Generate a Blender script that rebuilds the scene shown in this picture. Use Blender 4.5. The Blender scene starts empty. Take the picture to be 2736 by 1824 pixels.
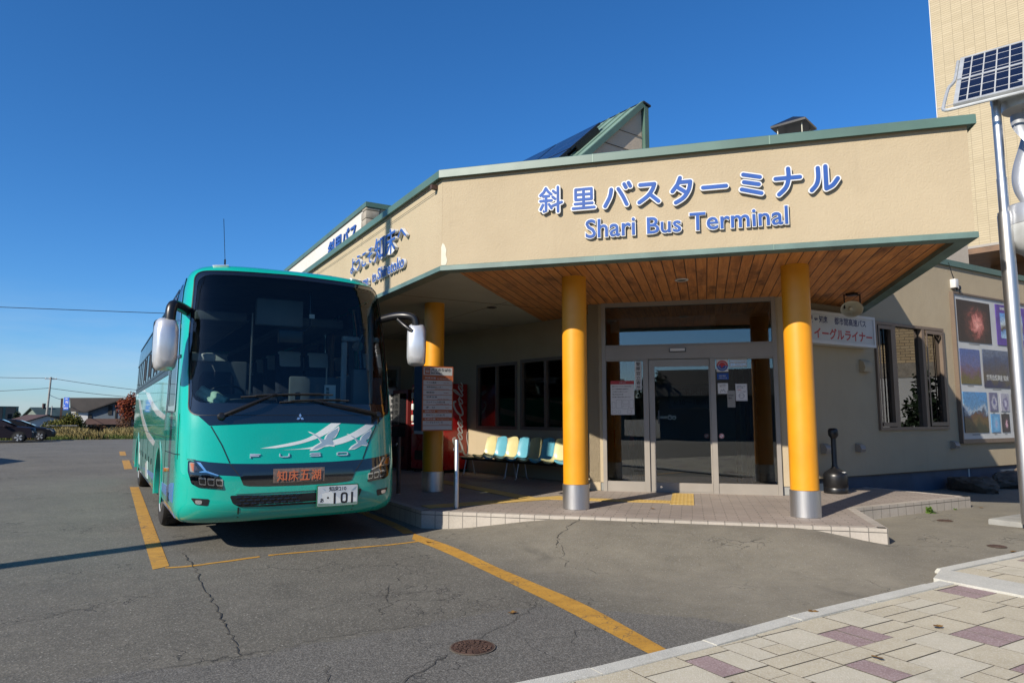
import bpy, bmesh, math, random
from mathutils import Matrix, Vector
R = math.radians
SC = bpy.context.scene
COL = SC.collection

# ---------------------------------------------------------------- camera, sky, sun, exposure
cam_d = bpy.data.cameras.new('camera'); cam = bpy.data.objects.new('camera', cam_d); COL.objects.link(cam)
cam.location = (0, 0, 1.6); cam.rotation_euler = (R(96.3), 0, R(-30.5))
cam_d.sensor_width = 36; cam_d.lens = 24.0; cam_d.clip_start = .05; cam_d.clip_end = 3000
SC.camera = cam
SUN_EL = 30.5; SUN_DIR = Vector((.947, .322, 0)).normalized()          # horizontal direction the light travels
W = bpy.data.worlds.new('World'); SC.world = W; W.use_nodes = True
wn = W.node_tree.nodes; wl = W.node_tree.links
sky = wn.new('ShaderNodeTexSky'); sky.sky_type = 'NISHITA'; sky.sun_disc = False
sky.sun_elevation = R(SUN_EL); sky.sun_rotation = math.atan2(-SUN_DIR.x, -SUN_DIR.y)
sky.altitude = 0; sky.air_density = 1.0; sky.dust_density = .3; sky.ozone_density = 10
hs = wn.new('ShaderNodeHueSaturation'); hs.inputs['Saturation'].default_value = 1.1
wc = wn.new('ShaderNodeTexCoord'); wm = wn.new('ShaderNodeMapping'); wm.inputs['Scale'].default_value = (1.6, 1.6, 9)
wl.new(wc.outputs['Generated'], wm.inputs[0]); wno = wn.new('ShaderNodeTexNoise'); wno.inputs['Scale'].default_value = 2.2; wno.inputs['Detail'].default_value = 7; wno.inputs['Roughness'].default_value = .6; wl.new(wm.outputs[0], wno.inputs['Vector'])
wr = wn.new('ShaderNodeValToRGB'); wr.color_ramp.elements[0].position = .45; wr.color_ramp.elements[1].position = .8; wl.new(wno.outputs['Fac'], wr.inputs[0])
wsp = wn.new('ShaderNodeSeparateXYZ'); wl.new(wc.outputs['Generated'], wsp.inputs[0])
wmr = wn.new('ShaderNodeMapRange'); wl.new(wsp.outputs[2], wmr.inputs[0]); wmr.inputs[1].default_value = .17; wmr.inputs[2].default_value = .02; wmr.inputs[3].default_value = 0; wmr.inputs[4].default_value = .55
wmu = wn.new('ShaderNodeMath'); wmu.operation = 'MULTIPLY'; wl.new(wr.outputs[0], wmu.inputs[0]); wl.new(wmr.outputs[0], wmu.inputs[1])
wmx = wn.new('ShaderNodeMix'); wmx.data_type = 'RGBA'; wl.new(wmu.outputs[0], wmx.inputs[0]); wl.new(sky.outputs[0], wmx.inputs[6]); wmx.inputs[7].default_value = (4.2, 4.7, 5.2, 1)
wl.new(wmx.outputs[2], hs.inputs['Color']); wl.new(hs.outputs[0], wn['Background'].inputs[0]); wn['Background'].inputs[1].default_value = .0965
sun_d = bpy.data.lights.new('sun', 'SUN'); sun = bpy.data.objects.new('sun', sun_d); COL.objects.link(sun)
sun_d.energy = 4.8; sun_d.angle = R(.5); sun_d.color = (1, .915, .79)
ld = Vector((SUN_DIR.x * math.cos(R(SUN_EL)), SUN_DIR.y * math.cos(R(SUN_EL)), -math.sin(R(SUN_EL))))
sun.rotation_euler = ld.to_track_quat('-Z', 'Y').to_euler(); sun.location = (-20, -5, 20)
SC.view_settings.view_transform = 'Standard'; SC.view_settings.look = 'None'
SC.view_settings.exposure = .66; SC.view_settings.gamma = 1
SC.cycles.max_bounces = 8; SC.cycles.diffuse_bounces = 2; SC.cycles.transparent_max_bounces = 16; SC.cycles.use_denoising = True

# ---------------------------------------------------------------- helpers
def tag(o, label=None, cat=None, group=None, kind=None):
    if label: o['label'] = label
    if cat: o['category'] = cat
    if group: o['group'] = group
    if kind: o['kind'] = kind
    return o
def thing(name, label, cat, loc=(0, 0, 0), rz=0, group=None):
    o = bpy.data.objects.new(name, None); COL.objects.link(o); o.location = loc; o.rotation_euler = (0, 0, rz)
    o.empty_display_size = .2
    return tag(o, label, cat, group)
def frame(o, ux, uz=(0, 0, 1)):
    ux = Vector(ux).normalized(); uz = Vector(uz).normalized(); uy = uz.cross(ux).normalized(); ux = uy.cross(uz)
    m = Matrix((ux, uy, uz)).transposed().to_4x4(); m.translation = Vector(o); return m
def face_frame(o, right):
    """x to the right on a vertical face, y up the face, z out of it towards the viewer"""
    r = Vector(right).normalized(); u = Vector((0, 0, 1)); n = r.cross(u)
    m = Matrix((r, u, n)).transposed().to_4x4(); m.translation = Vector(o); return m
I4 = Matrix.Identity(4)

class MB:
    def __init__(s): s.v = []; s.f = []; s.mi = []
    def add(s, vs, fs, m=0, M=None):
        b = len(s.v)
        s.v += [tuple(M @ Vector(p)) for p in vs] if M is not None else [tuple(p) for p in vs]
        s.f += [tuple(i + b for i in f) for f in fs]; s.mi += [m] * len(fs); return s
    def box(s, x0, x1, y0, y1, z0, z1, m=0, M=None):
        vs = [(x, y, z) for z in (z0, z1) for y in (y0, y1) for x in (x0, x1)]
        return s.add(vs, [(0, 2, 3, 1), (4, 5, 7, 6), (0, 1, 5, 4), (2, 6, 7, 3), (0, 4, 6, 2), (1, 3, 7, 5)], m, M)
    def rbox(s, x0, x1, y0, y1, z0, z1, r=.02, m=0, M=None, seg=2):
        bm = bmesh.new(); bmesh.ops.create_cube(bm, size=1)
        for v in bm.verts: v.co = Vector(((x0 + x1) / 2 + v.co.x * (x1 - x0), (y0 + y1) / 2 + v.co.y * (y1 - y0), (z0 + z1) / 2 + v.co.z * (z1 - z0)))
        bmesh.ops.bevel(bm, geom=bm.edges[:], offset=r, segments=seg, profile=.5, affect='EDGES')
        return s.bm(bm, m, M)
    def bm(s, bm, m=0, M=None):
        bm.verts.index_update(); vs = [v.co.copy() for v in bm.verts]; fs = [[v.index for v in f.verts] for f in bm.faces]; bm.free()
        return s.add(vs, fs, m, M)
    def prism(s, poly, z0, z1, m=0, M=None, cap0=True, cap1=True):
        a = sum(p[0] * q[1] - q[0] * p[1] for p, q in zip(poly, poly[1:] + poly[:1]))
        if a < 0: poly = poly[::-1]
        n = len(poly); vs = [(p[0], p[1], z0) for p in poly] + [(p[0], p[1], z1) for p in poly]
        fs = [(i, (i + 1) % n, n + (i + 1) % n, n + i) for i in range(n)]
        if cap1: fs.append(tuple(range(n, 2 * n)))
        if cap0: fs.append(tuple(range(n - 1, -1, -1)))
        return s.add(vs, fs, m, M)
    def tube(s, pts, r, n=10, m=0, M=None, caps=True, r1=None):
        pts = [Vector(p) for p in pts]; k = len(pts); vs = []; fs = []; prev = None
        for i, p in enumerate(pts):
            d = (pts[min(i + 1, k - 1)] - pts[max(i - 1, 0)]).normalized()
            if prev is None:
                a = Vector((0, 0, 1)) if abs(d.z) < .9 else Vector((1, 0, 0)); x = d.cross(a).normalized()
            else: x = (prev - d * prev.dot(d)).normalized()
            prev = x; y = d.cross(x)
            rr = r if r1 is None else r + (r1 - r) * i / (k - 1)
            for j in range(n):
                t = 2 * math.pi * j / n; vs.append(p + x * math.cos(t) * rr + y * math.sin(t) * rr)
        for i in range(k - 1):
            for j in range(n): fs.append((i * n + j, i * n + (j + 1) % n, (i + 1) * n + (j + 1) % n, (i + 1) * n + j))
        if caps: fs += [tuple(range(n - 1, -1, -1)), tuple((k - 1) * n + j for j in range(n))]
        return s.add(vs, fs, m, M)
    def lathe(s, prof, n=32, m=0, M=None, a0=0, a1=2 * math.pi):
        k = len(prof); vs = []; fs = []; full = abs(a1 - a0 - 2 * math.pi) < 1e-6; c = n if full else n + 1
        for r, z in prof:
            for j in range(c):
                t = a0 + (a1 - a0) * j / n; vs.append((r * math.cos(t), r * math.sin(t), z))
        for i in range(k - 1):
            for j in range(n): fs.append((i * c + j, i * c + (j + 1) % c, (i + 1) * c + (j + 1) % c, (i + 1) * c + j))
        if full:
            if prof[0][0] > 1e-6: fs.append(tuple(range(n - 1, -1, -1)))
            if prof[-1][0] > 1e-6: fs.append(tuple((k - 1) * n + j for j in range(n)))
        return s.add(vs, fs, m, M)
    def build(s, name, mats, parent=None, M=None, smooth=35, fix=False):
        me = bpy.data.meshes.new(name); me.from_pydata(s.v, [], s.f)
        if not isinstance(mats, (list, tuple)): mats = [mats]
        for mm in mats: me.materials.append(mm)
        me.polygons.foreach_set('material_index', s.mi)
        if fix or smooth:
            bm = bmesh.new(); bm.from_mesh(me)
            if fix: bmesh.ops.remove_doubles(bm, verts=bm.verts, dist=1e-5); bmesh.ops.recalc_face_normals(bm, faces=bm.faces)
            if smooth:
                for f in bm.faces: f.smooth = True
                for e in bm.edges: e.smooth = len(e.link_faces) == 2 and e.calc_face_angle(9) < R(smooth)
            bm.to_mesh(me); bm.free()
        me.update()
        o = bpy.data.objects.new(name, me); COL.objects.link(o)
        if M is not None: o.matrix_world = M
        if parent is not None: o.parent = parent
        return o
def structure(o): o['kind'] = 'structure'; return o

def arc(cx, cy, r, a0, a1, n): return [(cx + r * math.cos(R(a0 + (a1 - a0) * i / n)), cy + r * math.sin(R(a0 + (a1 - a0) * i / n))) for i in range(n + 1)]
def round_poly(poly, r, seg=5):
    out = []; n = len(poly)
    for i in range(n):
        p = Vector(poly[i]); a = Vector(poly[i - 1]) - p; b = Vector(poly[(i + 1) % n]) - p
        d = min(r, a.length * .45, b.length * .45); s = p + a.normalized() * d; e = p + b.normalized() * d
        for k in range(seg + 1):
            t = k / seg; q = s * (1 - t) ** 2 + p * 2 * t * (1 - t) + e * t * t; out.append((q.x, q.y))
    return out
def rrect(x0, x1, y0, y1, r, seg=5): return round_poly([(x0, y0), (x1, y0), (x1, y1), (x0, y1)], r, seg)
def catmull(pts, k=6, closed=False):
    n = len(pts); out = []
    for i in range(n if closed else n - 1):
        P = [Vector(pts[(i + j) % n] if closed else pts[min(max(i + j, 0), n - 1)]) for j in (-1, 0, 1, 2)]
        for q in range(k):
            t = q / k
            out.append(tuple(.5 * ((2 * P[1]) + (P[2] - P[0]) * t + (2 * P[0] - 5 * P[1] + 4 * P[2] - P[3]) * t * t + (3 * P[1] - P[0] - 3 * P[2] + P[3]) * t ** 3)))
    if not closed: out.append(tuple(pts[-1]))
    return out
def stroke(pts, w, w1=None):
    """outline of a stroke of width w with round ends"""
    pts = [Vector(p) for p in pts]; n = len(pts); L = []; Rr = []; hs = []
    for i, p in enumerate(pts):
        d = (pts[min(i + 1, n - 1)] - pts[max(i - 1, 0)]).normalized(); h = (w if w1 is None else w + (w1 - w) * i / (n - 1)) / 2
        if 0 < i < n - 1:
            c = max(.45, (p - pts[i - 1]).normalized().dot(d)); h2 = h / c
        else: h2 = h
        q = Vector((-d.y, d.x)); L.append(p + q * h2); Rr.append(p - q * h2); hs.append(h)
    d0 = (pts[1] - pts[0]).normalized(); d1 = (pts[-1] - pts[-2]).normalized()
    a0 = math.atan2(d0.y, d0.x); a1 = math.atan2(d1.y, d1.x)
    e = [pts[-1] + Vector((math.cos(a1 - math.pi / 2 + math.pi * k / 8), math.sin(a1 - math.pi / 2 + math.pi * k / 8))) * hs[-1] for k in range(1, 8)]
    b = [pts[0] + Vector((math.cos(a0 + math.pi / 2 + math.pi * k / 8), math.sin(a0 + math.pi / 2 + math.pi * k / 8))) * hs[0] for k in range(1, 8)]
    return [tuple(x) for x in Rr + e + L[::-1] + b]
def lettering(name, body, M, x0, y0, w, h, mat, parent=None, thick=.004, bold=0, z0=.002, shear=0):
    """text fitted into the box (x0, y0, w, h) on the face frame M"""
    c = bpy.data.curves.new(name, 'FONT'); c.body = body; c.size = 1; c.offset = bold; c.extrude = .01; c.resolution_u = 3; c.shear = shear
    o = bpy.data.objects.new(name, c); COL.objects.link(o)
    me = bpy.data.meshes.new_from_object(o.evaluated_get(bpy.context.evaluated_depsgraph_get()))
    bpy.data.objects.remove(o); bpy.data.curves.remove(c)
    xs = [v.co.x for v in me.vertices]; ys = [v.co.y for v in me.vertices]
    if not xs: return None
    ax, bx, ay, by = min(xs), max(xs), min(ys), max(ys)
    sx = w / (bx - ax); sy = h / (by - ay) if h else sx
    for v in me.vertices:
        v.co = Vector((x0 + (v.co.x - ax) * sx, y0 + (v.co.y - ay) * sy, z0 + (thick if v.co.z > 0 else 0)))
    me.materials.clear(); me.materials.append(mat); me.name = name
    o = bpy.data.objects.new(name, me); COL.objects.link(o); o.matrix_world = M
    if parent is not None: o.parent = parent
    return o

# ---------------------------------------------------------------- materials
class NT:
    def __init__(s, name):
        s.m = bpy.data.materials.new(name); s.m.use_nodes = True; s.t = s.m.node_tree; s.n = s.t.nodes
        s.b = s.n['Principled BSDF']; s.co = s.n.new('ShaderNodeTexCoord')
    def link(s, a, b): s.t.links.new(a, b)
    def new(s, t, **k):
        n = s.n.new(t)
        for a, v in k.items(): setattr(n, a, v)
        return n
    def mapping(s, scale=(1, 1, 1), rot=(0, 0, 0), loc=(0, 0, 0), src='Object'):
        n = s.new('ShaderNodeMapping'); n.inputs['Scale'].default_value = scale; n.inputs['Rotation'].default_value = rot; n.inputs['Location'].default_value = loc
        s.link(s.co.outputs[src], n.inputs[0]); return n.outputs[0]
    def noise(s, scale, detail=4, rough=.55, vec=None, dist=0):
        n = s.new('ShaderNodeTexNoise'); n.inputs['Scale'].default_value = scale; n.inputs['Detail'].default_value = detail
        n.inputs['Roughness'].default_value = rough; n.inputs['Distortion'].default_value = dist
        s.link(vec if vec is not None else s.co.outputs['Object'], n.inputs['Vector']); return n.outputs['Fac']
    def ramp(s, fac, stops):
        n = s.new('ShaderNodeValToRGB'); e = n.color_ramp.elements
        while len(e) < len(stops): e.new(.5)
        for k, (p, c) in enumerate(stops):
            e[k].position = p; e[k].color = (c, c, c, 1) if isinstance(c, (int, float)) else (*c, 1)
        s.link(fac, n.inputs[0]); return n.outputs[0]
    def mix(s, fac, a, b, mode='MIX'):
        n = s.new('ShaderNodeMix', data_type='RGBA', blend_type=mode)
        for v, i in ((fac, 0), (a, 6), (b, 7)):
            if isinstance(v, (int, float)): n.inputs[i].default_value = v
            elif isinstance(v, tuple): n.inputs[i].default_value = (*v, 1)
            else: s.link(v, n.inputs[i])
        return n.outputs[2]
    def math(s, op, a, b=0.0, clamp=False):
        n = s.new('ShaderNodeMath', operation=op, use_clamp=clamp)
        for i, v in enumerate((a, b)):
            if isinstance(v, (int, float)): n.inputs[i].default_value = v
            else: s.link(v, n.inputs[i])
        return n.outputs[0]
    def bump(s, h, strength=.3, dist=.01, prev=None):
        n = s.new('ShaderNodeBump'); n.inputs['Strength'].default_value = strength; n.inputs['Distance'].default_value = dist
        s.link(h, n.inputs['Height'])
        if prev is not None: s.link(prev, n.inputs['Normal'])
        return n.outputs[0]
    def done(s, col=None, rough=None, normal=None, metal=None, coat=None):
        for v, k in ((col, 'Base Color'), (rough, 'Roughness'), (metal, 'Metallic'), (coat, 'Coat Weight')):
            if v is None: continue
            if isinstance(v, tuple): s.b.inputs[k].default_value = (*v, 1)
            elif isinstance(v, (int, float)): s.b.inputs[k].default_value = v
            else: s.link(v, s.b.inputs[k])
        if normal is not None: s.link(normal, s.b.inputs['Normal'])
        return s.m
    def sep(s, vec):
        n = s.new('ShaderNodeSeparateXYZ'); s.link(vec, n.inputs[0]); return n.outputs

K = .69                                                     # keeps painted and mineral surfaces at real-world reflectances
def refl(c): return tuple(x * K for x in c)
def pbr(name, col, rough=.5, metal=0, var=.08, vs=3, bump=0, bs=60, coat=0, rvar=.06, spec=None):
    if metal < .3 and not coat: col = refl(col)
    t = NT(name); f = t.noise(vs, 5); dark = tuple(c * (1 - var * 1.6) for c in col); lite = tuple(min(1, c * (1 + var)) for c in col)
    c = t.ramp(f, [(.3, dark), (.7, lite)])
    r = t.math('ADD', t.math('MULTIPLY', t.noise(vs * 2.3, 4), rvar * 2), rough - rvar)
    n = t.bump(t.noise(bs, 3), bump, .004) if bump else None
    if spec is not None: t.b.inputs['Specular IOR Level'].default_value = spec
    return t.done(c, r, n, metal, coat if coat else None)
def glass_mat(name, tint=(.75, .85, .85), ior=1.5, dirt=.0):
    t = NT(name); t.n.remove(t.b)
    tr = t.new('ShaderNodeBsdfTransparent'); tr.inputs[0].default_value = (*tint, 1)
    gl = t.new('ShaderNodeBsdfGlossy'); gl.inputs['Roughness'].default_value = .004
    fr = t.new('ShaderNodeFresnel'); fr.inputs[0].default_value = ior
    nb = t.bump(t.noise(.9, 1), .02, .02); t.link(nb, gl.inputs['Normal'])
    mx = t.new('ShaderNodeMixShader'); t.link(fr.outputs[0], mx.inputs[0]); t.link(tr.outputs[0], mx.inputs[1]); t.link(gl.outputs[0], mx.inputs[2])
    t.link(mx.outputs[0], t.n['Material Output'].inputs[0]); return t.m

def m_asphalt():
    t = NT('asphalt'); g = t.new('ShaderNodeNewGeometry'); P = g.outputs['Position']
    s = t.sep(P)
    big = t.noise(.35, 5, .6, P); mid = t.noise(2.2, 6, .65, P); fine = t.noise(95, 3, .7, P)
    # a coarser resurfaced strip in front of the pavement kerb
    edge = t.math('ADD', s[1], t.math('MULTIPLY', t.math('SUBTRACT', t.noise(1.1, 5, .6, P), .5), .55))
    edge = t.math('ADD', edge, t.math('MULTIPLY', t.math('MAXIMUM', t.math('SUBTRACT', s[0], 3.35), 0), 1.2))
    patch = t.math('SUBTRACT', 1, t.ramp(t.math('SUBTRACT', edge, 4.6), [(.44, 0), (.5, 1)]), True)
    vo = t.new('ShaderNodeTexVoronoi'); vo.inputs['Scale'].default_value = 70; t.link(P, vo.inputs['Vector'])
    vo3 = t.new('ShaderNodeTexVoronoi'); vo3.inputs['Scale'].default_value = 125; t.link(P, vo3.inputs['Vector'])
    vo2 = t.new('ShaderNodeTexVoronoi'); vo2.inputs['Scale'].default_value = 38; t.link(P, vo2.inputs['Vector'])
    base = t.ramp(big, [(.3, (.106, .100, .084)), (.7, (.150, .141, .119))])
    mr = t.new('ShaderNodeMapRange'); t.link(t.math('ADD', s[0], t.math('MULTIPLY', t.noise(.9, 4, .6, P), .8)), mr.inputs[0]); mr.inputs[1].default_value = 3.7; mr.inputs[2].default_value = 5.0
    newer = mr.outputs[0]
    base = t.mix(newer, base, t.ramp(big, [(.3, (.200, .180, .138)), (.7, (.270, .244, .190))]))
    base = t.mix(1, base, t.ramp(mid, [(.3, .80), (.7, 1.10)]), 'MULTIPLY')
    stone = t.ramp(vo.outputs['Color'], [(.55, 0), (.8, 1)])
    c = t.mix(t.math('MULTIPLY', stone, .38), base, (.30, .28, .25))
    spot = t.ramp(vo2.outputs['Distance'], [(.14, 1), (.26, 0)])
    pick = t.ramp(vo2.outputs['Color'], [(.72, 0), (.76, 1)])
    c = t.mix(t.math('MULTIPLY', t.math('MULTIPLY', spot, pick), .75), c, (.50, .48, .44))
    pc = t.mix(t.ramp(vo3.outputs['Color'], [(.45, 0), (.8, 1)]), (.075, .073, .072), (.27, .262, .25))
    c = t.mix(t.math('MULTIPLY', patch, .55), c, pc)
    pit = t.math('MULTIPLY', t.ramp(t.noise(15, 4, .7, P), [(.64, 0), (.69, 1)]), t.ramp(t.noise(.7, 3, .6, P), [(.42, 0), (.6, 1)]))
    c = t.mix(t.math('MULTIPLY', pit, .7), c, (.03, .028, .025))
    oil = t.ramp(t.noise(1.6, 5, .6, t.mapping((1, .45, 1), loc=(3, 1, 0))), [(.63, 0), (.74, 1)])
    c = t.mix(t.math('MULTIPLY', oil, .35), c, (.05, .047, .043))
    # crazed cracks
    dn = t.new('ShaderNodeTexNoise'); dn.inputs['Scale'].default_value = 3.5; dn.inputs['Detail'].default_value = 6; t.link(P, dn.inputs['Vector'])
    wv = t.new('ShaderNodeVectorMath', operation='MULTIPLY_ADD'); t.link(dn.outputs['Color'], wv.inputs[0]); wv.inputs[1].default_value = (.7, .7, 0); t.link(P, wv.inputs[2])
    def cr(scale, w):
        v = t.new('ShaderNodeTexVoronoi', feature='DISTANCE_TO_EDGE'); v.inputs['Scale'].default_value = scale; t.link(wv.outputs[0], v.inputs['Vector'])
        return t.ramp(v.outputs['Distance'], [(0, 1), (w, 0)])
    m1 = t.ramp(t.noise(.55, 3, .6, P), [(.50, 0), (.60, 1)])
    m2 = t.ramp(t.noise(.9, 4, .6, P), [(.46, 0), (.55, 1)])
    ck = t.math('MAXIMUM', t.math('MULTIPLY', cr(1.1, .012), m1), t.math('MULTIPLY', t.math('MULTIPLY', cr(3.6, .028), m2), m1))
    c = t.mix(t.math('MULTIPLY', ck, .85), c, (.018, .017, .016))
    st = t.ramp(t.noise(.8, 6, .7, P), [(.62, 0), (.75, 1)])
    c = t.mix(t.math('MULTIPLY', st, .35), c, (.27, .255, .23))
    c = t.mix(1, c, (K, K, K * .97), 'MULTIPLY')
    h = t.math('SUBTRACT', t.math('ADD', t.math('MULTIPLY', vo.outputs['Distance'], .6), t.math('MULTIPLY', fine, .5)), t.math('MULTIPLY', ck, 1.6))
    n = t.bump(h, .55, .006)
    return t.done(c, t.ramp(mid, [(.2, .82), (.8, .97)]), n)
def m_paint_line():
    t = NT('yellow_road_paint'); g = t.new('ShaderNodeNewGeometry'); P = g.outputs['Position']
    c = t.ramp(t.noise(6, 5, .6, P), [(.3, (.46, .235, .028)), (.7, (.62, .33, .045))])
    dn = t.new('ShaderNodeTexNoise'); dn.inputs['Scale'].default_value = 4; dn.inputs['Detail'].default_value = 5; t.link(P, dn.inputs['Vector'])
    wv = t.new('ShaderNodeVectorMath', operation='MULTIPLY_ADD'); t.link(dn.outputs['Color'], wv.inputs[0]); wv.inputs[1].default_value = (.5, .5, 0); t.link(P, wv.inputs[2])
    v = t.new('ShaderNodeTexVoronoi', feature='DISTANCE_TO_EDGE'); v.inputs['Scale'].default_value = 5.5; t.link(wv.outputs[0], v.inputs['Vector'])
    k = t.math('MULTIPLY', t.ramp(v.outputs['Distance'], [(0, 1), (.035, 0)]), t.ramp(t.noise(1.3, 3, .5, P), [(.42, 0), (.55, 1)]))
    wear = t.math('MAXIMUM', t.ramp(t.noise(28, 5, .75, P), [(.56, 0), (.66, 1)]), t.ramp(t.noise(5, 6, .75, P), [(.60, 0), (.68, .8)]))
    c = t.mix(t.math('MAXIMUM', t.math('MULTIPLY', k, .9), t.math('MULTIPLY', wear, .55)), c, (.08, .075, .065))
    c = t.mix(1, c, (K, K, K), 'MULTIPLY')
    return t.done(c, .75, t.bump(t.noise(120, 2, .6, P), .4, .004))
def m_plaster(name, a, b):
    a, b = refl(a), refl(b); t = NT(name); f = t.noise(.9, 6, .6); c = t.ramp(f, [(.3, a), (.7, b)])
    streak = t.ramp(t.noise(1.0, 5, .6, t.mapping((5, 5, .5))), [(.55, 0), (.8, 1)])
    c = t.mix(t.math('MULTIPLY', streak, .15), c, tuple(x * .6 for x in a))
    c = t.mix(t.math('MULTIPLY', t.ramp(t.noise(.45, 5, .65), [(.5, 0), (.75, 1)]), .13), c, tuple(x * .72 for x in a))
    n = t.bump(t.noise(38, 4, .6), .55, .012, t.bump(t.noise(7, 3), .25, .02))
    return t.done(c, .9, n)
def m_boards():
    t = NT('cedar_boards'); s = t.sep(t.co.outputs['Object'])
    q = t.math('DIVIDE', s[0], .152); fl = t.math('FLOOR', q); fr = t.math('FRACT', q)
    wn_ = t.new('ShaderNodeTexWhiteNoise', noise_dimensions='1D'); t.link(fl, wn_.inputs['W'])
    off = t.new('ShaderNodeCombineXYZ'); t.link(t.math('MULTIPLY', wn_.outputs['Value'], 37), off.inputs[1]); t.link(t.math('MULTIPLY', fl, 3.7), off.inputs[2])
    mp = t.new('ShaderNodeVectorMath', operation='ADD'); t.link(t.mapping((14, .9, 1)), mp.inputs[0]); t.link(off.outputs[0], mp.inputs[1])
    gr = t.noise(1.6, 7, .65, mp.outputs[0], .6)
    c = t.ramp(gr, [(.25, (.26, .085, .018)), (.5, (.50, .19, .045)), (.75, (.70, .31, .09))])
    c = t.mix(t.math('MULTIPLY', wn_.outputs['Value'], .5), c, (.56, .24, .07))
    mp2 = t.new('ShaderNodeVectorMath', operation='ADD'); t.link(t.mapping((2.2, .8, 1)), mp2.inputs[0]); t.link(off.outputs[0], mp2.inputs[1])
    c = t.mix(t.ramp(t.noise(1.3, 5, .65, mp2.outputs[0]), [(.50, 0), (.72, .85)]), c, (.10, .036, .012))
    groove = t.math('MAXIMUM', t.ramp(fr, [(.03, 1), (.06, 0)]), t.ramp(fr, [(.95, 0), (.98, 1)]))
    c = t.mix(t.math('MULTIPLY', groove, .92), c, (.02, .008, .004))
    n = t.bump(t.math('SUBTRACT', t.math('MULTIPLY', gr, .15), groove), .7, .012)
    return t.done(c, .55, n)
def m_brick(name, c1, c2, mortar, bw, bh, ms, rot=(0, 0, 0), offset=.5, rough=.7, bump=.4, bias=0, swz=None, mort_smooth=.1, var=.12):
    if name != 'solar_cell': c1, c2, mortar = refl(c1), refl(c2), refl(mortar)
    t = NT(name); v = t.mapping((1, 1, 1), rot)
    if swz:
        s = t.sep(v); k = t.new('ShaderNodeCombineXYZ')
        for i, a in enumerate(swz): t.link(s[a], k.inputs[i])
        v = k.outputs[0]
    b = t.new('ShaderNodeTexBrick', offset=offset); b.inputs['Scale'].default_value = 1; b.inputs['Brick Width'].default_value = bw; b.inputs['Row Height'].default_value = bh
    b.inputs['Mortar Size'].default_value = ms; b.inputs['Mortar Smooth'].default_value = mort_smooth; b.inputs['Bias'].default_value = bias
    b.inputs['Color1'].default_value = (*c1, 1); b.inputs['Color2'].default_value = (*c2, 1); b.inputs['Mortar'].default_value = (*mortar, 1); t.link(v, b.inputs['Vector'])
    c = t.mix(1, b.outputs['Color'], t.ramp(t.noise(1.4, 6, .65), [(.3, 1 - var * 1.8), (.7, 1 + var * .3)]), 'MULTIPLY')
    c = t.mix(1, c, t.ramp(t.noise(40, 4, .65), [(.3, .9), (.7, 1.04)]), 'MULTIPLY')
    n = t.bump(t.math('SUBTRACT', t.math('MULTIPLY', t.noise(60, 3), .25), b.outputs['Fac']), bump, .008)
    return t.done(c, rough, n)
def m_paver(name, a, b, spk):
    a, b, spk = refl(a), refl(b), refl(spk); t = NT(name); vo = t.new('ShaderNodeTexVoronoi'); vo.inputs['Scale'].default_value = 130; t.link(t.co.outputs['Object'], vo.inputs['Vector'])
    c = t.ramp(t.noise(2.5, 6, .65), [(.3, a), (.7, b)])
    c = t.mix(t.ramp(vo.outputs['Color'], [(.5, 0), (.85, .55)]), c, spk)
    c = t.mix(t.ramp(t.noise(1.1, 5, .7), [(.58, 0), (.74, .45)]), c, tuple(x * .5 for x in a))
    oi = t.new('ShaderNodeObjectInfo')
    return t.done(c, .9, t.bump(vo.outputs['Distance'], .5, .005))
def m_steel(name, col=(.55, .55, .56), rough=.28, axis=(2, 2, 160)):
    t = NT(name); f = t.noise(1, 4, .6, t.mapping(axis)); c = t.ramp(f, [(.3, tuple(x * .8 for x in col)), (.7, col)])
    return t.done(c, t.math('ADD', t.math('MULTIPLY', f, .18), rough - .09), t.bump(f, .05, .002), 1.0)
def m_carpaint(name, col, flake=0, rough=.18, dirt=.12):
    t = NT(name); c = t.mix(t.math('MULTIPLY', t.ramp(t.noise(1.7, 6, .7), [(.5, 0), (.8, 1)]), dirt), col, (.25, .22, .18))
    s = t.sep(t.co.outputs['Object'])
    low = t.math('MULTIPLY', t.ramp(s[2], [(.3, 1), (.75, 0)]), t.ramp(t.noise(5, 6, .7), [(.4, 0), (.75, 1)]))
    c = t.mix(t.math('MULTIPLY', low, dirt * 1.6), c, (.2, .17, .13))
    t.b.inputs['Coat Roughness'].default_value = .03
    return t.done(c, t.ramp(t.noise(3, 5), [(.3, rough), (.7, rough + .08)]), t.bump(t.noise(1.2, 2), .015, .02), flake, 1.0)
def m_leaf(name, a, b, c_=None):
    t = NT(name); g = t.new('ShaderNodeNewGeometry')
    n = t.new('ShaderNodeTexWhiteNoise', noise_dimensions='1D'); t.link(g.outputs['Random Per Island'], n.inputs['W'])
    st = [(0, a), (.6, b)] + ([(1, c_)] if c_ else [])
    t.b.inputs['Specular IOR Level'].default_value = .2
    st = [(p, refl(c)) for p, c in st]
    m = t.done(t.ramp(n.outputs['Value'], st), .7)
    return m
def m_tactile():
    t = NT('tactile_paving'); s = t.sep(t.co.outputs['Object'])
    fx = t.math('SUBTRACT', t.math('FRACT', t.math('DIVIDE', s[0], .06)), .5); fy = t.math('SUBTRACT', t.math('FRACT', t.math('DIVIDE', s[1], .06)), .5)
    d = t.math('SQRT', t.math('ADD', t.math('MULTIPLY', fx, fx), t.math('MULTIPLY', fy, fy)))
    k = t.ramp(d, [(.2, 1), (.32, 0)]); c = t.mix(t.math('MULTIPLY', k, .6), t.ramp(t.noise(3, 5), [(.3, (.40, .25, .06)), (.7, (.52, .35, .1))]), (.62, .46, .18))
    return t.done(c, .7, t.bump(k, .8, .006))
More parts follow.
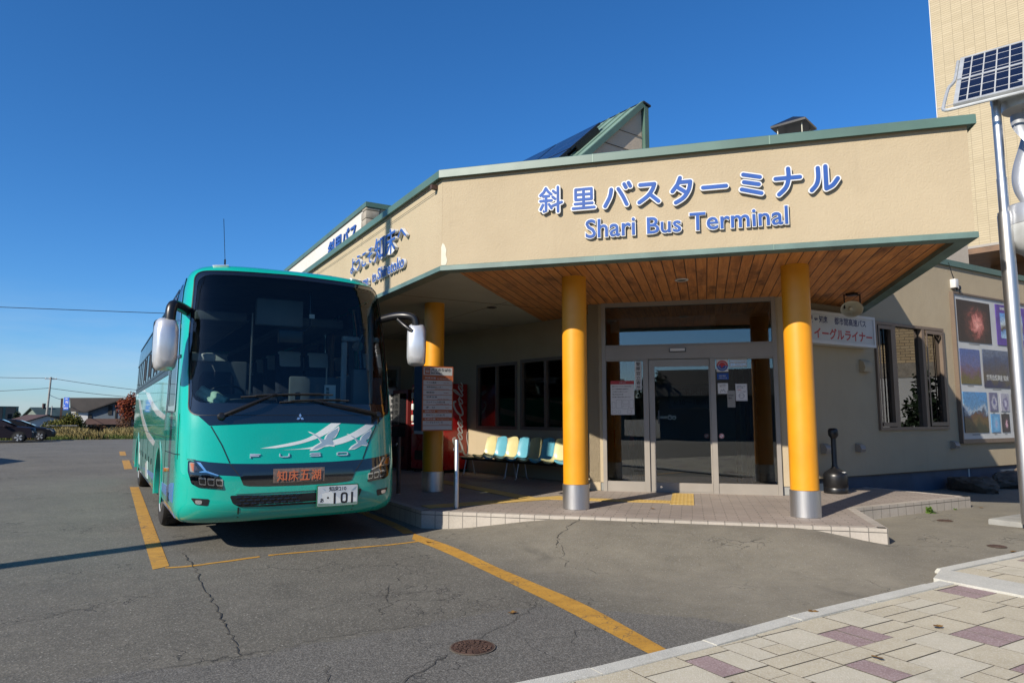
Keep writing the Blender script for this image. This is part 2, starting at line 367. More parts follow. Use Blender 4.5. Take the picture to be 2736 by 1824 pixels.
def m_emit(name, col, s):
    t = NT(name); t.b.inputs['Emission Color'].default_value = (*col, 1); t.b.inputs['Emission Strength'].default_value = s; return t.done(col, .5)
def m_photo(name, stops, scale=3, seed=0, stretch=(1, 1, 1), vert=True, wid=1.0, hgt=1.0):
    """an invented outdoor picture printed on a poster panel"""
    t = NT(name); v = t.mapping(stretch, loc=(seed * 7.3, seed * 3.1, 0)); f = t.noise(scale, 7, .65, v, .8)
    s = t.sep(t.co.outputs['Object']); g = t.math('ADD', t.math('MULTIPLY', s[1], 1 / hgt), t.math('MULTIPLY', t.math('SUBTRACT', f, .5), .9)) if vert else f
    if not vert and wid:
        dx = t.math('SUBTRACT', t.math('MULTIPLY', s[0], 1 / wid), .55); dy = t.math('SUBTRACT', t.math('MULTIPLY', s[1], 1 / hgt), .45)
        rr = t.math('SQRT', t.math('ADD', t.math('MULTIPLY', dx, dx), t.math('MULTIPLY', t.math('MULTIPLY', dy, dy), .7)))
        g = t.math('ADD', t.math('SUBTRACT', .95, t.math('MULTIPLY', rr, 2.0)), t.math('MULTIPLY', t.math('SUBTRACT', f, .5), 1.3))
    c = t.ramp(g, stops)
    c = t.mix(1, c, t.ramp(t.noise(scale * 6, 5, .7, v), [(.3, .55), (.7, 1.25)]), 'MULTIPLY')
    return t.done(c, .35)

M = {}
M['asphalt'] = m_asphalt(); M['line'] = m_paint_line()
M['plaster'] = m_plaster('beige_plaster', (.475, .385, .252), (.545, .447, .297))
M['wplaster'] = m_plaster('white_plaster', (.66, .64, .58), (.76, .74, .69))
M['gplaster'] = m_plaster('grey_plaster', (.36, .32, .27), (.46, .41, .35))
M['soffit'] = pbr('soffit_board', (.50, .47, .38), .85, var=.06, vs=1, bump=.1)
M['boards'] = m_boards()
M['green'] = pbr('green_sheet_metal', (.095, .178, .145), .42, .0, .1, 1.2, .04, 8)
M['greenl'] = pbr('pale_green_sheet_metal', (.22, .34, .27), .4, .0, .1, 1.2)
M['greenw'] = pbr('weathered_green_trim', (.13, .215, .19), .5, 0, .16, 2.5, .05, 20)
M['orange'] = pbr('orange_column_paint', (.78, .33, .010), .42, 0, .07, 1.4, .12, 25, rvar=.08)
def m_column():
    t = NT('orange_column_paint'); s = t.sep(t.co.outputs['Object'])
    c = t.ramp(t.noise(1.3, 6, .65), [(.3, refl((.79, .322, .008))), (.7, refl((.90, .385, .011)))])
    mark = t.ramp(t.noise(3.2, 7, .75, t.mapping((3, 3, 1))), [(.60, 0), (.72, 1)])
    c = t.mix(t.math('MULTIPLY', mark, .22), c, (.26, .10, .01))
    scr = t.ramp(t.noise(9, 5, .8, t.mapping((1, 1, 6))), [(.66, 0), (.70, 1)])
    c = t.mix(t.math('MULTIPLY', scr, .25), c, (.62, .42, .2))
    return t.done(c, t.ramp(t.noise(4, 5), [(.3, .36), (.7, .52)]), t.bump(t.noise(30, 4), .12, .004))
M['orange'] = m_column()
M['steel'] = m_steel('brushed_steel'); M['steelv'] = m_steel('brushed_steel_pole', (.58, .575, .57), .42, (160, 160, 2))
M['alu'] = pbr('bronze_aluminium', (.36, .325, .28), .42, .15, .06, 2)
M['aluw'] = pbr('brown_window_frame', (.22, .165, .125), .45, .2, .06, 2)
M['galv'] = pbr('galvanised_pipe', (.50, .52, .52), .42, .45, .12, 3)
M['rotor'] = pbr('satin_aluminium', (.36, .38, .41), .38, .5, .06, 3)
M['silver'] = pbr('silver_paint', (.62, .63, .64), .3, .55, .04, 3, coat=.5)
M['bplastic'] = pbr('black_plastic', (.012, .012, .013), .35, 0, .2, 4, .05, 80)
M['rubber'] = pbr('tyre_rubber', (.018, .018, .018), .75, 0, .25, 5, .2, 60)
M['dark'] = pbr('dark_void', (.01, .01, .01), .8)
M['black_gloss'] = pbr('black_gloss', (.006, .007, .009), .08, 0, .1, 2, coat=1.0, rvar=.02)
M['chrome'] = pbr('chrome', (.78, .77, .75), .14, .9, .05, 3, rvar=.03)
M['teal'] = m_carpaint('teal_bus_paint', (.001, .325, .245), 0, .22, .05)
M['blue'] = m_carpaint('blue_bus_paint', (.03, .25, .72), 0, .25, .02)
M['decal'] = pbr('pale_grey_decal', (.62, .65, .63), .25, 0, .04, 2, coat=.8)
M['decal2'] = pbr('grey_swan_decal', (.22, .31, .38), .25, 0, .05, 2, coat=.8)
M['white'] = pbr('white_plastic', (.74, .74, .72), .45, 0, .05, 2)
M['paper'] = pbr('paper', (.78, .78, .76), .7, 0, .03, 6)
M['glass'] = glass_mat('window_glass', (.66, .70, .67), 2.0); M['glassr'] = glass_mat('mirror_like_window_glass', (.42, .47, .45), 3.2); M['glassd'] = glass_mat('tinted_bus_glass', (.36, .42, .43), 1.55); M['wsglass'] = glass_mat('windscreen_glass', (.72, .83, .80), 1.5)
M['lens'] = glass_mat('clear_lens', (.9, .92, .93), 1.45)
M['signblue'] = pbr('blue_sign_face', (.035, .115, .42), .5, 0, .12, 4, spec=.2); M['signwhite'] = pbr('white_sign_edge', (.76, .77, .76), .5, 0, .04, 3)
M['ink'] = pbr('black_ink', (.02, .02, .022), .6); M['navy'] = pbr('navy_ink', (.02, .028, .13), .55); M['redink'] = pbr('red_ink', (.52, .03, .03), .5)
M['rust'] = pbr('rust_orange_print', (.48, .13, .045), .55); M['signpanel'] = pbr('white_sign_panel', (.58, .60, .60), .4, 0, .06, 2)
M['concrete'] = pbr('concrete', (.34, .34, .32), .9, 0, .12, 3, .3, 40); M['bconc'] = pbr('blue_painted_footing', (.07, .10, .145), .8, 0, .15, 2, .2, 30)
M['granite'] = m_paver('granite_kerb', (.50, .49, .43), (.63, .62, .55), (.78, .77, .70))
M['paver'] = m_paver('beige_paver', (.49, .43, .305), (.61, .545, .395), (.76, .72, .60)); M['paver2'] = m_paver('beige_paver_worn', (.53, .485, .36), (.64, .585, .45), (.78, .74, .64))
M['paverp'] = m_paver('plum_paver', (.29, .195, .19), (.37, .265, .255), (.60, .50, .49))
M['joint'] = pbr('paver_joint', (.12, .105, .08), .95)
M['tile'] = m_brick('platform_tile', (.40, .335, .285), (.46, .39, .33), (.20, .17, .14), .30, .10, .006, offset=.5)
M['riser'] = m_brick('platform_riser_tile', (.50, .45, .38), (.56, .50, .43), (.22, .20, .17), .21, .2, .006, offset=0, swz=(0, 2, 1))
M['walltile'] = m_brick('cream_wall_tile', (.52, .43, .27), (.575, .48, .31), (.34, .28, .175), .30, .075, .007, offset=0, swz=(0, 2, 1), bump=.2, var=.05)
M['redbrick'] = m_brick('tan_brick', (.62, .46, .26), (.72, .56, .34), (.16, .12, .08), .42, .14, .012, swz=(0, 2, 1))
M['cell'] = m_brick('solar_cell', (.006, .008, .022), (.009, .012, .03), (.42, .43, .42), .165, .28, .009, offset=0, rough=.12, bump=.02, mort_smooth=0)
M['cell2'] = m_brick('roof_solar_cell', (.010, .022, .075), (.012, .026, .085), (.05, .07, .13), .8, .5, .02, offset=0, rough=.08, bump=.02, mort_smooth=0)
M['tact'] = m_tactile()
M['iron'] = pbr('rusty_iron', (.085, .05, .038), .6, .35, .25, 8, .3, 60); M['crack'] = pbr('dark_crack', (.045, .042, .037), .95)  # last one: even dark colour for cracks and joint lines
M['wood'] = pbr('brown_timber', (.20, .10, .04), .5, 0, .2, 3); M['stone'] = pbr('stone_cladding', (.38, .34, .28), .9, 0, .2, 4, .6, 10)
M['rock'] = pbr('rock', (.13, .10, .075), .9, 0, .35, 4, .6, 14)
M['red'] = pbr('red_vending_paint', (.42, .012, .012), .28, 0, .06, 2, coat=.6); M['dred'] = pbr('dark_red_vending', (.16, .02, .018), .4)
M['yseat'] = pbr('yellow_seat_shell', (.66, .60, .30), .35, 0, .06, 3); M['bseat'] = pbr('blue_seat_shell', (.13, .42, .54), .35, 0, .06, 3)
M['cream'] = pbr('cream_panel', (.62, .60, .47), .5); M['greyfab'] = pbr('grey_headliner', (.13, .15, .17), .85, 0, .1, 3); M['dkfab'] = pbr('navy_seat_fabric', (.02, .026, .05), .9, 0, .3, 12)
M['dash'] = pbr('dashboard_grey', (.13, .16, .18), .6, 0, .08, 3); M['cover'] = pbr('white_headrest_cover', (.62, .66, .68), .85)
M['amber'] = pbr('amber_lens', (.55, .16, .02), .15, 0, .1, 6, coat=1); M['led'] = m_emit('led_letters', (.42, .115, .05), .05); M['ledp'] = pbr('led_panel', (.21, .155, .125), .3, 0, .25, 30)
M['plate'] = pbr('number_plate_face', (.66, .72, .76), .4, 0, .06, 12); M['pgreen'] = pbr('number_plate_green', (.03, .17, .09), .4)
M['greenmark'] = M['pgreen']

M['stonef'] = m_plaster('tan_panel', (.60, .49, .37), (.66, .55, .42))

# ---------------------------------------------------------------- ground, markings, kerb, pavement, platform
def sst(a, b, x):
    t = min(1, max(0, (x - a) / (b - a))); return t * t * (3 - 2 * t)
R2 = math.sqrt(2)
def gz(x, y):
    d = 9.44 - (x + y) / R2; s = (x - y) / R2
    w = sst(-3.7, -1.5, s) * (1 - .78 * sst(1.2, 2.5, s))
    return .218 * w * (1 - sst(0, 2.3, abs(d))) + .07 * sst(8, 11, x) * sst(3.6, 4.6, y) * (1 - sst(16, 24, y))
def lines(fine0, fine1, step, out):
    n = int(round((fine1 - fine0) / step)); return sorted([o for o in out if o < fine0 - .5 or o > fine1 + .5] + [fine0 + (fine1 - fine0) * i / n for i in range(n + 1)])
XS = lines(-2, 15, .17, [-900, -300, -100, -40, -15, -6, 20, 30, 60, 120, 300, 900]); YS = lines(3.5, 13.5, .17, [-900, -300, -80, -20, -4, 0, 16, 20, 30, 45, 60, 90, 160, 300, 900])
mb = MB(); mb.add([(x, y, gz(x, y) if -3 < x < 16 and 3 < y < 14 else (.07 if 12 < x < 40 and 5 < y < 14 else 0)) for y in YS for x in XS],
       [(j * len(XS) + i, j * len(XS) + i + 1, (j + 1) * len(XS) + i + 1, (j + 1) * len(XS) + i) for j in range(len(YS) - 1) for i in range(len(XS) - 1)])
structure(mb.build('road', M['asphalt'], smooth=60))

def ribbon(left, right, z=.004, k=8):
    L = catmull(left, k); Q = catmull(right, k); n = len(L)
    vs = [(x, y, gz(x, y) + z) for x, y in L] + [(x, y, gz(x, y) + z) for x, y in Q]
    return vs, [(i, n + i, n + i + 1, i + 1) for i in range(n - 1)]
mk = MB()
rnd = random.Random(4)
mk.add(*ribbon([(.50, 8.31), (.50, 11), (.515, 14), (.53, 18.2)], [(.665, 8.42), (.675, 11), (.69, 14), (.71, 18.1)]))
mk.add(*ribbon([(.535, 24.4), (.55, 29.4)], [(.76, 24.4), (.79, 29.4)], k=2))
mk.add(*ribbon([(.54, 33), (.56, 37)], [(.77, 33), (.8, 37)], k=2))
def thin(pts, w):
    pts = catmull(pts, 6); return ribbon([(x, y + w / 2 * rnd.uniform(.75, 1.2)) for x, y in pts], [(x, y - w / 2 * rnd.uniform(.75, 1.2)) for x, y in pts], .004, 1)
mk.add(*thin([(.62, 8.335), (.87, 8.30), (1.15, 8.35), (1.60, 8.44)], .075))
mk.add(*thin([(1.70, 8.465), (2.1, 8.46), (2.42, 8.43), (3.06, 8.385), (3.55, 8.40)], .07))
mk.add(*ribbon([(3.54, 8.60), (3.512, 7.7), (3.50, 6.75), (3.43, 5.6), (3.385, 4.95), (3.255, 3.66)], [(3.74, 9.02), (3.71, 7.75), (3.688, 6.8), (3.655, 5.8), (3.61, 4.85), (3.415, 3.66)]))
mk.add(*ribbon([(3.60, 9.05), (3.70, 10.5), (3.72, 16)], [(3.76, 9.05), (3.87, 10.5), (3.9, 16)]))
structure(mk.build('bay_marking', M['line'], smooth=0))
ck = MB()
def crack(pts, w0, w1, jit=.05, sub=5, seed=0):
    q = random.Random(seed); P = []
    for (a, b) in zip(pts, pts[1:]):
        for k in range(sub): t = k / sub; P.append((a[0] + (b[0] - a[0]) * t + q.uniform(-jit, jit), a[1] + (b[1] - a[1]) * t + q.uniform(-jit, jit)))
    P.append(pts[-1]); L = []; Q = []
    for i, p in enumerate(P):
        a = Vector(P[max(i - 1, 0)]); b = Vector(P[min(i + 1, len(P) - 1)]); d = (b - a).normalized(); n = Vector((-d.y, d.x)); w = q.uniform(w0, w1) * .27
        L.append(tuple(Vector(p) + n * w)); Q.append(tuple(Vector(p) - n * w))
    ck.add(*ribbon(L, Q, .006, 1))
def crack_(*a): pass
crack([(.86, 9.1), (.89, 8.1), (.87, 6.9), (.875, 6.1), (.87, 5.6), (.86, 5.08)], .008, .026, .02, 9, 1)
crack([(6.52, 8.48), (6.1, 8.05), (5.6, 7.69), (4.93, 7.2), (4.66, 6.88)], .008, .02, .03, 8, 2)
crack([(2.1, 4.40), (1.86, 4.23), (1.5, 4.0)], .006, .016, .02, 6, 3)
crack([(2.35, 4.55), (2.9, 4.85), (3.2, 5.05)], .004, .012, .03, 6, 4)
crack([(-.7, 6.6), (-.2, 6.9), (.2, 7.0), (.5, 7.25)], .005, .012, .03, 8, 5)
crack([(-1, 5.0), (0, 5.02), (.86, 5.08), (1.5, 5.15), (2.2, 5.1)], .004, .012, .03, 12, 6)
crack([(2.6, 6.7), (2.2, 5.9), (2.0, 5.5)], .005, .014, .05, 8, 7)
crack([(1.6, 7.8), (2.1, 7.2), (2.5, 7.4), (3.1, 6.9)], .004, .012, .05, 8, 8)
crack([(-1.6, 9.9), (-.6, 9.6), (.1, 9.75)], .004, .012, .05, 8, 9)
crack([(4.7, 6.85), (4.3, 6.2), (4.5, 5.7)], .004, .01, .05, 8, 10)
crack([(1.3, 4.6), (1.25, 4.2), (1.4, 3.9)], .004, .011, .03, 8, 11)
crack([(2.9, 4.1), (3.15, 4.35), (3.3, 4.3)], .004, .01, .03, 8, 12)
structure(ck.build('crack', M['crack'], smooth=0))

# pavement of rectangular units with plum accents
KY0 = 3.42; KYS = .028; PZ = .055; rp = random.Random(12)
pv = MB(); pv.box(-12, 26, -14, 3.40, -.05, PZ - .012, 3)
pv.box(7.45, 26, 3.42, 3.86, -.05, PZ - .012, 3)
def unit(x0, x1, y0, y1, m):
    g = .0035; b = .0015; z = PZ + rp.uniform(-.002, .002)
    x0 += g; x1 -= g; y0 += g; y1 -= g
    pv.add([(x0, y0, PZ - .011), (x1, y0, PZ - .011), (x1, y1, PZ - .011), (x0, y1, PZ - .011), (x0, y0, z - b), (x1, y0, z - b), (x1, y1, z - b), (x0, y1, z - b),
            (x0 + b, y0 + b, z), (x1 - b, y0 + b, z), (x1 - b, y1 - b, z), (x0 + b, y1 - b, z)],
           [(8, 9, 10, 11)] + [(4 + i, 4 + (i + 1) % 4, 8 + (i + 1) % 4, 8 + i) for i in range(4)] + [(i, (i + 1) % 4, 4 + (i + 1) % 4, 4 + i) for i in range(4)], m); pv.mi[-8:] = [3] * 8
def bm_(): return rp.choice([0, 0, 1])
gx0 = 2.0
cells = []
x = -2.0
def kerb_y(x):
    T_ = [(-13, 4.3), (-3, 3.80), (.8, 3.52), (2.0, 3.455), (2.6, 3.425), (3.3, 3.43), (3.9, 3.47), (4.66, 3.525), (6.1, 3.55), (6.9, 3.56)]
    for (a, b), (c, d) in zip(T_, T_[1:]):
        if x <= c: return b + (d - b) * (x - a) / (c - a)
    return 3.56
def fill(xa, xb, ytop):
    """columns of .4 m with a mix of whole, split and quarter units, each column offset"""
    c = 0; x = xa
    while x < xb - .05:
        wcol = .405; yt = ytop(x) if callable(ytop) else ytop; y = (3.60 if callable(ytop) else ytop) - [.0, .16, .32, .08][c % 4]; k = 0
        while y > yt: y -= .16
        if y < yt - .02: unit(x, min(x + wcol, xb), y, yt, bm_())
        while y > -4.0:
            x1 = min(x + wcol, xb); r = rp.random()
            if (c * 3 + k * 5 + (c * c) % 4) % 8 == 2:
                unit(x, x + (x1 - x) * .5, y - .32, y, 2); unit(x + (x1 - x) * .5, x1, y - .32, y, 2 if r < .75 else bm_()); y -= .32
            elif r < .66: unit(x, x1, y - .32, y, bm_()); y -= .32
            elif r < .86: unit(x, x1, y - .16, y, bm_()); unit(x, x1, y - .32, y - .16, bm_()); y -= .32
            else:
                unit(x, x + (x1 - x) * .5, y - .32, y, bm_()); unit(x + (x1 - x) * .5, x1, y - .16, y, bm_()); unit(x + (x1 - x) * .5, x1, y - .32, y - .16, bm_()); y -= .32
            k += 1
        x += wcol; c += 1
fill(-1.2, 6.87, lambda x: kerb_y(x) + .05); fill(7.36, 15.0, 3.86)
structure(pv.build('pavement', [M['paver'], M['paver2'], M['paverp'], M['joint']], smooth=0))
kb = MB(); x = -12.2; i = 0
while x < 6.8:
    x1 = min(x + .99, 6.86); a = kerb_y(x); b = kerb_y(x1); g = .005; z = PZ + .012 + rp.uniform(-.003, .003)
    kb.add([(x + g, a, -.05), (x1 - g, b, -.05), (x1 - g, b + .16, -.05), (x + g, a + .16, -.05), (x + g, a, z), (x1 - g, b, z), (x1 - g, b + .125, z), (x + g, a + .125, z), (x + g, a + .16, z - .03), (x1 - g, b + .16, z - .03)],
           [(4, 5, 6, 7), (7, 6, 9, 8), (8, 9, 2, 3), (0, 1, 5, 4), (0, 4, 7, 8, 3), (1, 2, 9, 6, 5)])
    x = x1
x = 7.37
while x < 26:
    x1 = x + .99; z = PZ + .012; g = .005; a = 3.865; b = 3.865
    kb.add([(x + g, a, -.05), (x1 - g, b, -.05), (x1 - g, b + .14, -.05), (x + g, a + .14, -.05), (x + g, a, z), (x1 - g, b, z), (x1 - g, b + .115, z), (x + g, a + .115, z), (x + g, a + .14, z - .03), (x1 - g, b + .14, z - .03)],
           [(4, 5, 6, 7), (7, 6, 9, 8), (8, 9, 2, 3), (0, 1, 5, 4), (0, 4, 7, 8, 3), (1, 2, 9, 6, 5)])
    x = x1
y = 3.93; k = 0
while y > -4:
    y1 = y - .98; top = 3.80 if k == 0 else y
    kb.add([(6.875, y1 + .005, -.05), (7.36, y1 + .005, -.05), (7.36, y, -.05), (6.875, top - .05 if k == 0 else y, -.05), (6.875, y1 + .005, PZ + .02), (7.36, y1 + .005, PZ + .02), (7.36, y, PZ + .02), (6.875, top - .05 if k == 0 else y, PZ + .02)],
           [(0, 3, 2, 1), (4, 5, 6, 7), (0, 1, 5, 4), (1, 2, 6, 5), (2, 3, 7, 6), (3, 0, 4, 7)]); y = y1; k += 1
structure(kb.build('kerb', M['granite'], smooth=20))

# raised tiled platform in front of the terminal
PT = .25
plat = [(4.01, 9.38), (8.26, 5.02), (9.66, 6.36), (12.75, 6.27), (12.75, 8.4), (9.9, 8.6), (8.4, 10.4), (9.0, 12.0), (7.6, 20), (7.6, 31), (4.01, 31)]
c45 = math.cos(R(45))
FP = frame((0, 0, 0), (c45, -c45, 0))                      # x along the entrance front, y inwards
FPi = FP.inverted()
pl = MB(); lp = [tuple((FPi @ Vector((*p, 0)))[:2]) for p in plat]; pl.prism(lp, -.1, PT - .004, 0, None, False)
structure(pl.build('platform', M['tile'], M=FP, smooth=0))
ri = MB()
def riser(a, b, z0=-.1):
    a = Vector((*a, 0)); b = Vector((*b, 0)); d = (b - a).normalized(); F = frame(a + Vector((0, 0, 0)), d); L = (b - a).length
    m = MB(); m.box(0, L, -.016, 0, z0, PT - .052); m.box(0, L, -.016, .10, PT - .048, PT)
    return structure(m.build('platform_edge', M['riser'], M=F, smooth=0))
riser(plat[0], plat[1]); riser(plat[1], plat[2]); riser(plat[2], plat[3]); riser(plat[3], plat[4]); riser((4.01, 31), (4.01, 9.36))
DW = frame((9.1, 9.1, 0), (c45, -c45, 0))                  # door wall: x right, y inwards, z up
tc = MB()
tc.box(-.33, .03, -1.77, -.17, PT, PT + .006)
tc.box(-2.35, -.335, -1.62, -1.30, PT, PT + .006)
structure(tc.build('tactile_strip', M['tact'], M=DW, smooth=0))
tc = MB(); tc.box(4.2, 6.75, 9.55, 9.87, PT, PT + .009); tc.box(5.98, 6.28, 9.875, 14, PT, PT + .006)
structure(tc.build('tactile_strip', M['tact'], smooth=0))

# ---------------------------------------------------------------- bus terminal building
T = thing('bus_terminal', 'beige plaster bus terminal with green trim, wood soffit and blue lettering', 'building', (9.1, 9.1, 0))
TI = Matrix.Translation((-9.1, -9.1, 0))
def tp(o, parent=None):
    """attach to the terminal keeping the world placement"""
    p = parent or T; mw = o.matrix_world.copy(); o.parent = p; o.matrix_parent_inverse = p.matrix_world.inverted(); o.matrix_world = mw; return o
T.matrix_world = Matrix.Translation((9.1, 9.1, 0))
A = Vector((4.0, 8.77, 0)); B = Vector((8.6, 3.96, 0)); dd = (B - A).normalized(); nn = Vector((-dd.y, dd.x, 0)); LF = (B - A).length
FA = frame(A, dd)                                          # fascia frame: x right, y inwards
SZ = 3.735
m = MB()
m.box(0, LF, 0, .14, 3.70, 5.04)
o = tp(m.build('fascia_wall', M['plaster'], M=FA, smooth=0))
m = MB(); m.box(LF - .14, LF, .142, 5.95, 3.70, 5.04); tp(m.build('fascia_wall', M['plaster'], M=FA, smooth=0))
FL = frame((4.0, 31, 0), (0, -1, 0))
m = MB(); m.box(0, 31 - 8.775, 0, .14, 3.70, 5.04); tp(m.build('fascia_wall', M['plaster'], M=FL, smooth=0))
def trim_run(name, pts, prof, mat):
    """sweep a trim profile (outward, height) along the wall line, mitred at the corners"""
    P = [Vector((*p, 0)) for p in pts]; n = len(P); vs = []; fs = []; k = len(prof)
    for i, p in enumerate(P):
        a = (P[i] - P[i - 1]).normalized() if i else (P[1] - P[0]).normalized(); b = (P[i + 1] - P[i]).normalized() if i < n - 1 else a
        na = Vector((a.y, -a.x, 0)); nb = Vector((b.y, -b.x, 0)); q = (na + nb).normalized(); q /= max(.3, q.dot(na))
        vs += [tuple(p + q * u + Vector((0, 0, h))) for u, h in prof]
    for i in range(n - 1): fs += [(i * k + j, i * k + (j + 1) % k, (i + 1) * k + (j + 1) % k, (i + 1) * k + j) for j in range(k)]
    fs += [tuple(range(k - 1, -1, -1)), tuple((n - 1) * k + j for j in range(k))]
    m = MB(); m.add(vs, fs); return m.build(name, mat, smooth=25, fix=True)
W_ = B + nn * 5.95
path = [(4.0, 31), tuple(A[:2]), tuple(B[:2]), tuple(W_[:2])]
tp(trim_run('roof_trim', path, [(-.25, 5.045), (.055, 5.035), (.06, 5.025), (.075, 5.025), (.075, 5.135), (.055, 5.148), (-.25, 5.125)], M['green']))
tp(trim_run('bottom_trim', path, [(-.16, 3.665), (.018, 3.665), (.03, 3.672), (.03, 3.735), (.018, 3.745), (-.16, 3.745)], M['greenw']))
# seams of the roof trim
m = MB()
for q in (2.2, 4.45):
    m = MB(); m.box(q - .006, q + .006, -.078, -.074, 5.023, 5.136); tp(m.build('trim_seam', M['greenl'], M=FA, smooth=0))
    m = MB(); m.box(q - .004, q + .004, -.033, -.029, 3.670, 3.738); tp(m.build('trim_seam', M['greenl'], M=FA, smooth=0))
m = MB(); m.box(.10, LF - .15, .165, 5.9, SZ, SZ + .08); tp(m.build('wood_soffit', M['boards'], M=FA, smooth=0))
m = MB(); a2 = A + dd * .09 + nn * .1
m.prism([(4.145, 9.0), (4.2, 8.93), tuple((A + dd * .095 + nn * .3)[:2]), tuple((A + dd * .095 + nn * 6.4)[:2]), (8.8, 14), (8, 31), (4.145, 31)], SZ - .004, SZ + .07)
tp(m.build('grey_soffit', M['soffit'], smooth=0))
m = MB()
for q in (11.2, 13.9, 16.8): m.box(4.15, 9.0, q - .004, q + .004, SZ - .0075, SZ - .0045)
m.box(6.3, 6.306, 10.9, 30, SZ - .0075, SZ - .0045)
tp(m.build('soffit_joint', M['crack'], smooth=0))
# downlights
for (x, y, mt) in ((7.63, 7.72, 'white'), (6.37, 11.6, 'bplastic'), (6.3, 8.6, 'white')):
    m = MB(); m.lathe([(.07, -.002), (.075, -.012), (.10, -.012), (.105, -.004), (.105, .02)], 28); m.lathe([(.0, .03), (.068, .03), (.075, -.006)], 28, 1)
    tp(m.build('downlight', [M[mt], M['dark']], M=Matrix.Translation((x, y, SZ - .004)), smooth=40))
# plaster repair scar at the canopy corner
m = MB(); sc = round_poly([(-.02, 3.752), (.055, 3.752), (.075, 3.82), (.05, 3.9), (.06, 3.97), (.035, 4.04), (.0, 4.08), (-.02, 4.02)], .02)
m.prism([(x + .03, z) for x, z in sc], 0, .004); tp(m.build('repair_patch', M['cream'], M=face_frame(A - dd * .02 + nn * -.0, dd), smooth=0))

# walls
def wall(name, a, b, z0, z1, mat, th=.2, holes=(), out=0):
    """vertical wall from a to b (plan), outside face to the right of a->b seen from outside; rectangular openings (s0, s1, z0, z1)"""
    F = frame((*a, 0), (b[0] - a[0], b[1] - a[1], 0)); L = math.dist(a, b); m = MB()
    xs = sorted({0, L, *[h[0] for h in holes], *[h[1] for h in holes]})
    for x0, x1 in zip(xs, xs[1:]):
        hs = sorted((h[2], h[3]) for h in holes if h[0] <= x0 + 1e-6 and h[1] >= x1 - 1e-6); z = z0
        for h0, h1 in hs:
            if h0 > z: m.box(x0, x1, 0, th, z, h0)
            z = h1
        if z < z1: m.box(x0, x1, 0, th, z, z1)
    return tp(m.build(name, mat, M=F, smooth=0, fix=True)), F
# door wall piers (door wall frame: x right)
m = MB(); m.box(-1.83, -1.575, 0, .25, .40, SZ); m.box(1.535, 1.80, 0, .25, .40, SZ); m.box(-1.83, 1.80, 0, .25, 3.78, 4.95)
tp(m.build('entrance_wall', M['plaster'], M=DW, smooth=0))
m = MB(); m.box(-1.83, -1.575, .02, .25, PT, .40); tp(m.build('wall_footing', M['concrete'], M=DW, smooth=0)); m = MB(); m.box(1.535, 1.80, .02, .25, PT, .40); tp(m.build('wall_footing', M['concrete'], M=DW, smooth=0))
p0 = DW @ Vector((-1.83, 0, 0)); p1 = DW @ Vector((-1.83, 1.06, 0)); p2 = DW @ Vector((1.80, 0, 0))
wall('entrance_wall', tuple(p1[:2]), tuple(p0[:2]), PT, SZ, M['plaster'])
bdir = Vector((-.19, .982, 0)); b0 = Vector((8.35, 12.6, 0))
def bpt(s): return tuple((b0 + bdir * s)[:2])                 # s grows away from the entrance
bw0 = bpt(-1.45); bw1 = bpt(6.2)
BL_ = 7.65
# windows on the bench wall: from measured s (distance along) in wall coordinates running right
def bs(y): return 6.2 - (y - 12.6) / .982
win1 = (bs(15.08), bs(13.60), 1.31, 2.88); win2 = (bs(13.49), bs(11.85), 1.31, 2.91)
o, FB = wall('bench_wall', bw1, bw0, PT, SZ, M['plaster'], holes=[win1, win2])
wy = 8.1
wing_win = (13.25 - 10.37, 15.80 - 10.37, 1.335, 3.53)
o, FW = wall('wing_wall', (10.37, wy), (30, wy), .48, 5.005, M['plaster'], holes=[wing_win])
m = MB(); m.box(0, 19.6, .03, .2, -.1, .46); tp(m.build('wall_footing', [M['bconc']], M=FW, smooth=0))
m = MB(); m.box(0, 19.6, -.012, .2, .462, .478); tp(m.build('drip_strip', M['bplastic'], M=FW, smooth=0))
m = MB(); m.box(2.73, 19.6, -.05, .35, 5.007, 5.14); tp(m.build('roof_trim', M['green'], M=FW, smooth=0))
# roof slab over everything and room shells
m = MB(); m.prism([(4.05, 8.85), tuple((A + dd * .1 + nn * .08)[:2]), tuple((B - dd * .08 + nn * .08)[:2]), tuple((W_ - dd * .08)[:2]), (30, 8.25), (30, 31), (4.05, 31)], 4.88, 4.98)
tp(m.build('flat_roof', M['concrete'], smooth=0))
m = MB(); m.prism([(8.0, 10.5), (10.2, 8.3), (30, 8.3), (30, 18), (9, 18), (8.7, 13), (8.8, 11.3)], .2, .262); tp(m.build('interior_floor', M['dred'] if 0 else M['concrete'], smooth=0))
m = MB(); m.box(-3, 6.0, 4.6, 4.75, .2, SZ); m.box(1.9, 2.02, .4, 4.6, .26, SZ)
tp(m.build('interior_wall', M['wplaster'], M=DW, smooth=0))
m = MB(); m.box(13.0, 17.5, 12.0, 12.2, .2, 4.8); tp(m.build('interior_wall', M['wplaster'], smooth=0))
m = MB(); m.box(9.6, 9.8, 12.2, 18, .2, 3.7); tp(m.build('interior_wall', M['wplaster'], smooth=0))
# inner vestibule timber frame
m = MB()
for q in (-1.25, -1.05, .95, 1.15, 1.3): m.box(q - .045, q + .045, 1.9, 2.0, .262, 2.75)
m.box(-1.4, 1.4, 1.9, 2.0, 2.75, 2.9); m.box(-1.4, -1.15, .5, .56, .262, 2.3)
tp(m.build('inner_door_frame', M['wood'], M=DW, smooth=0))

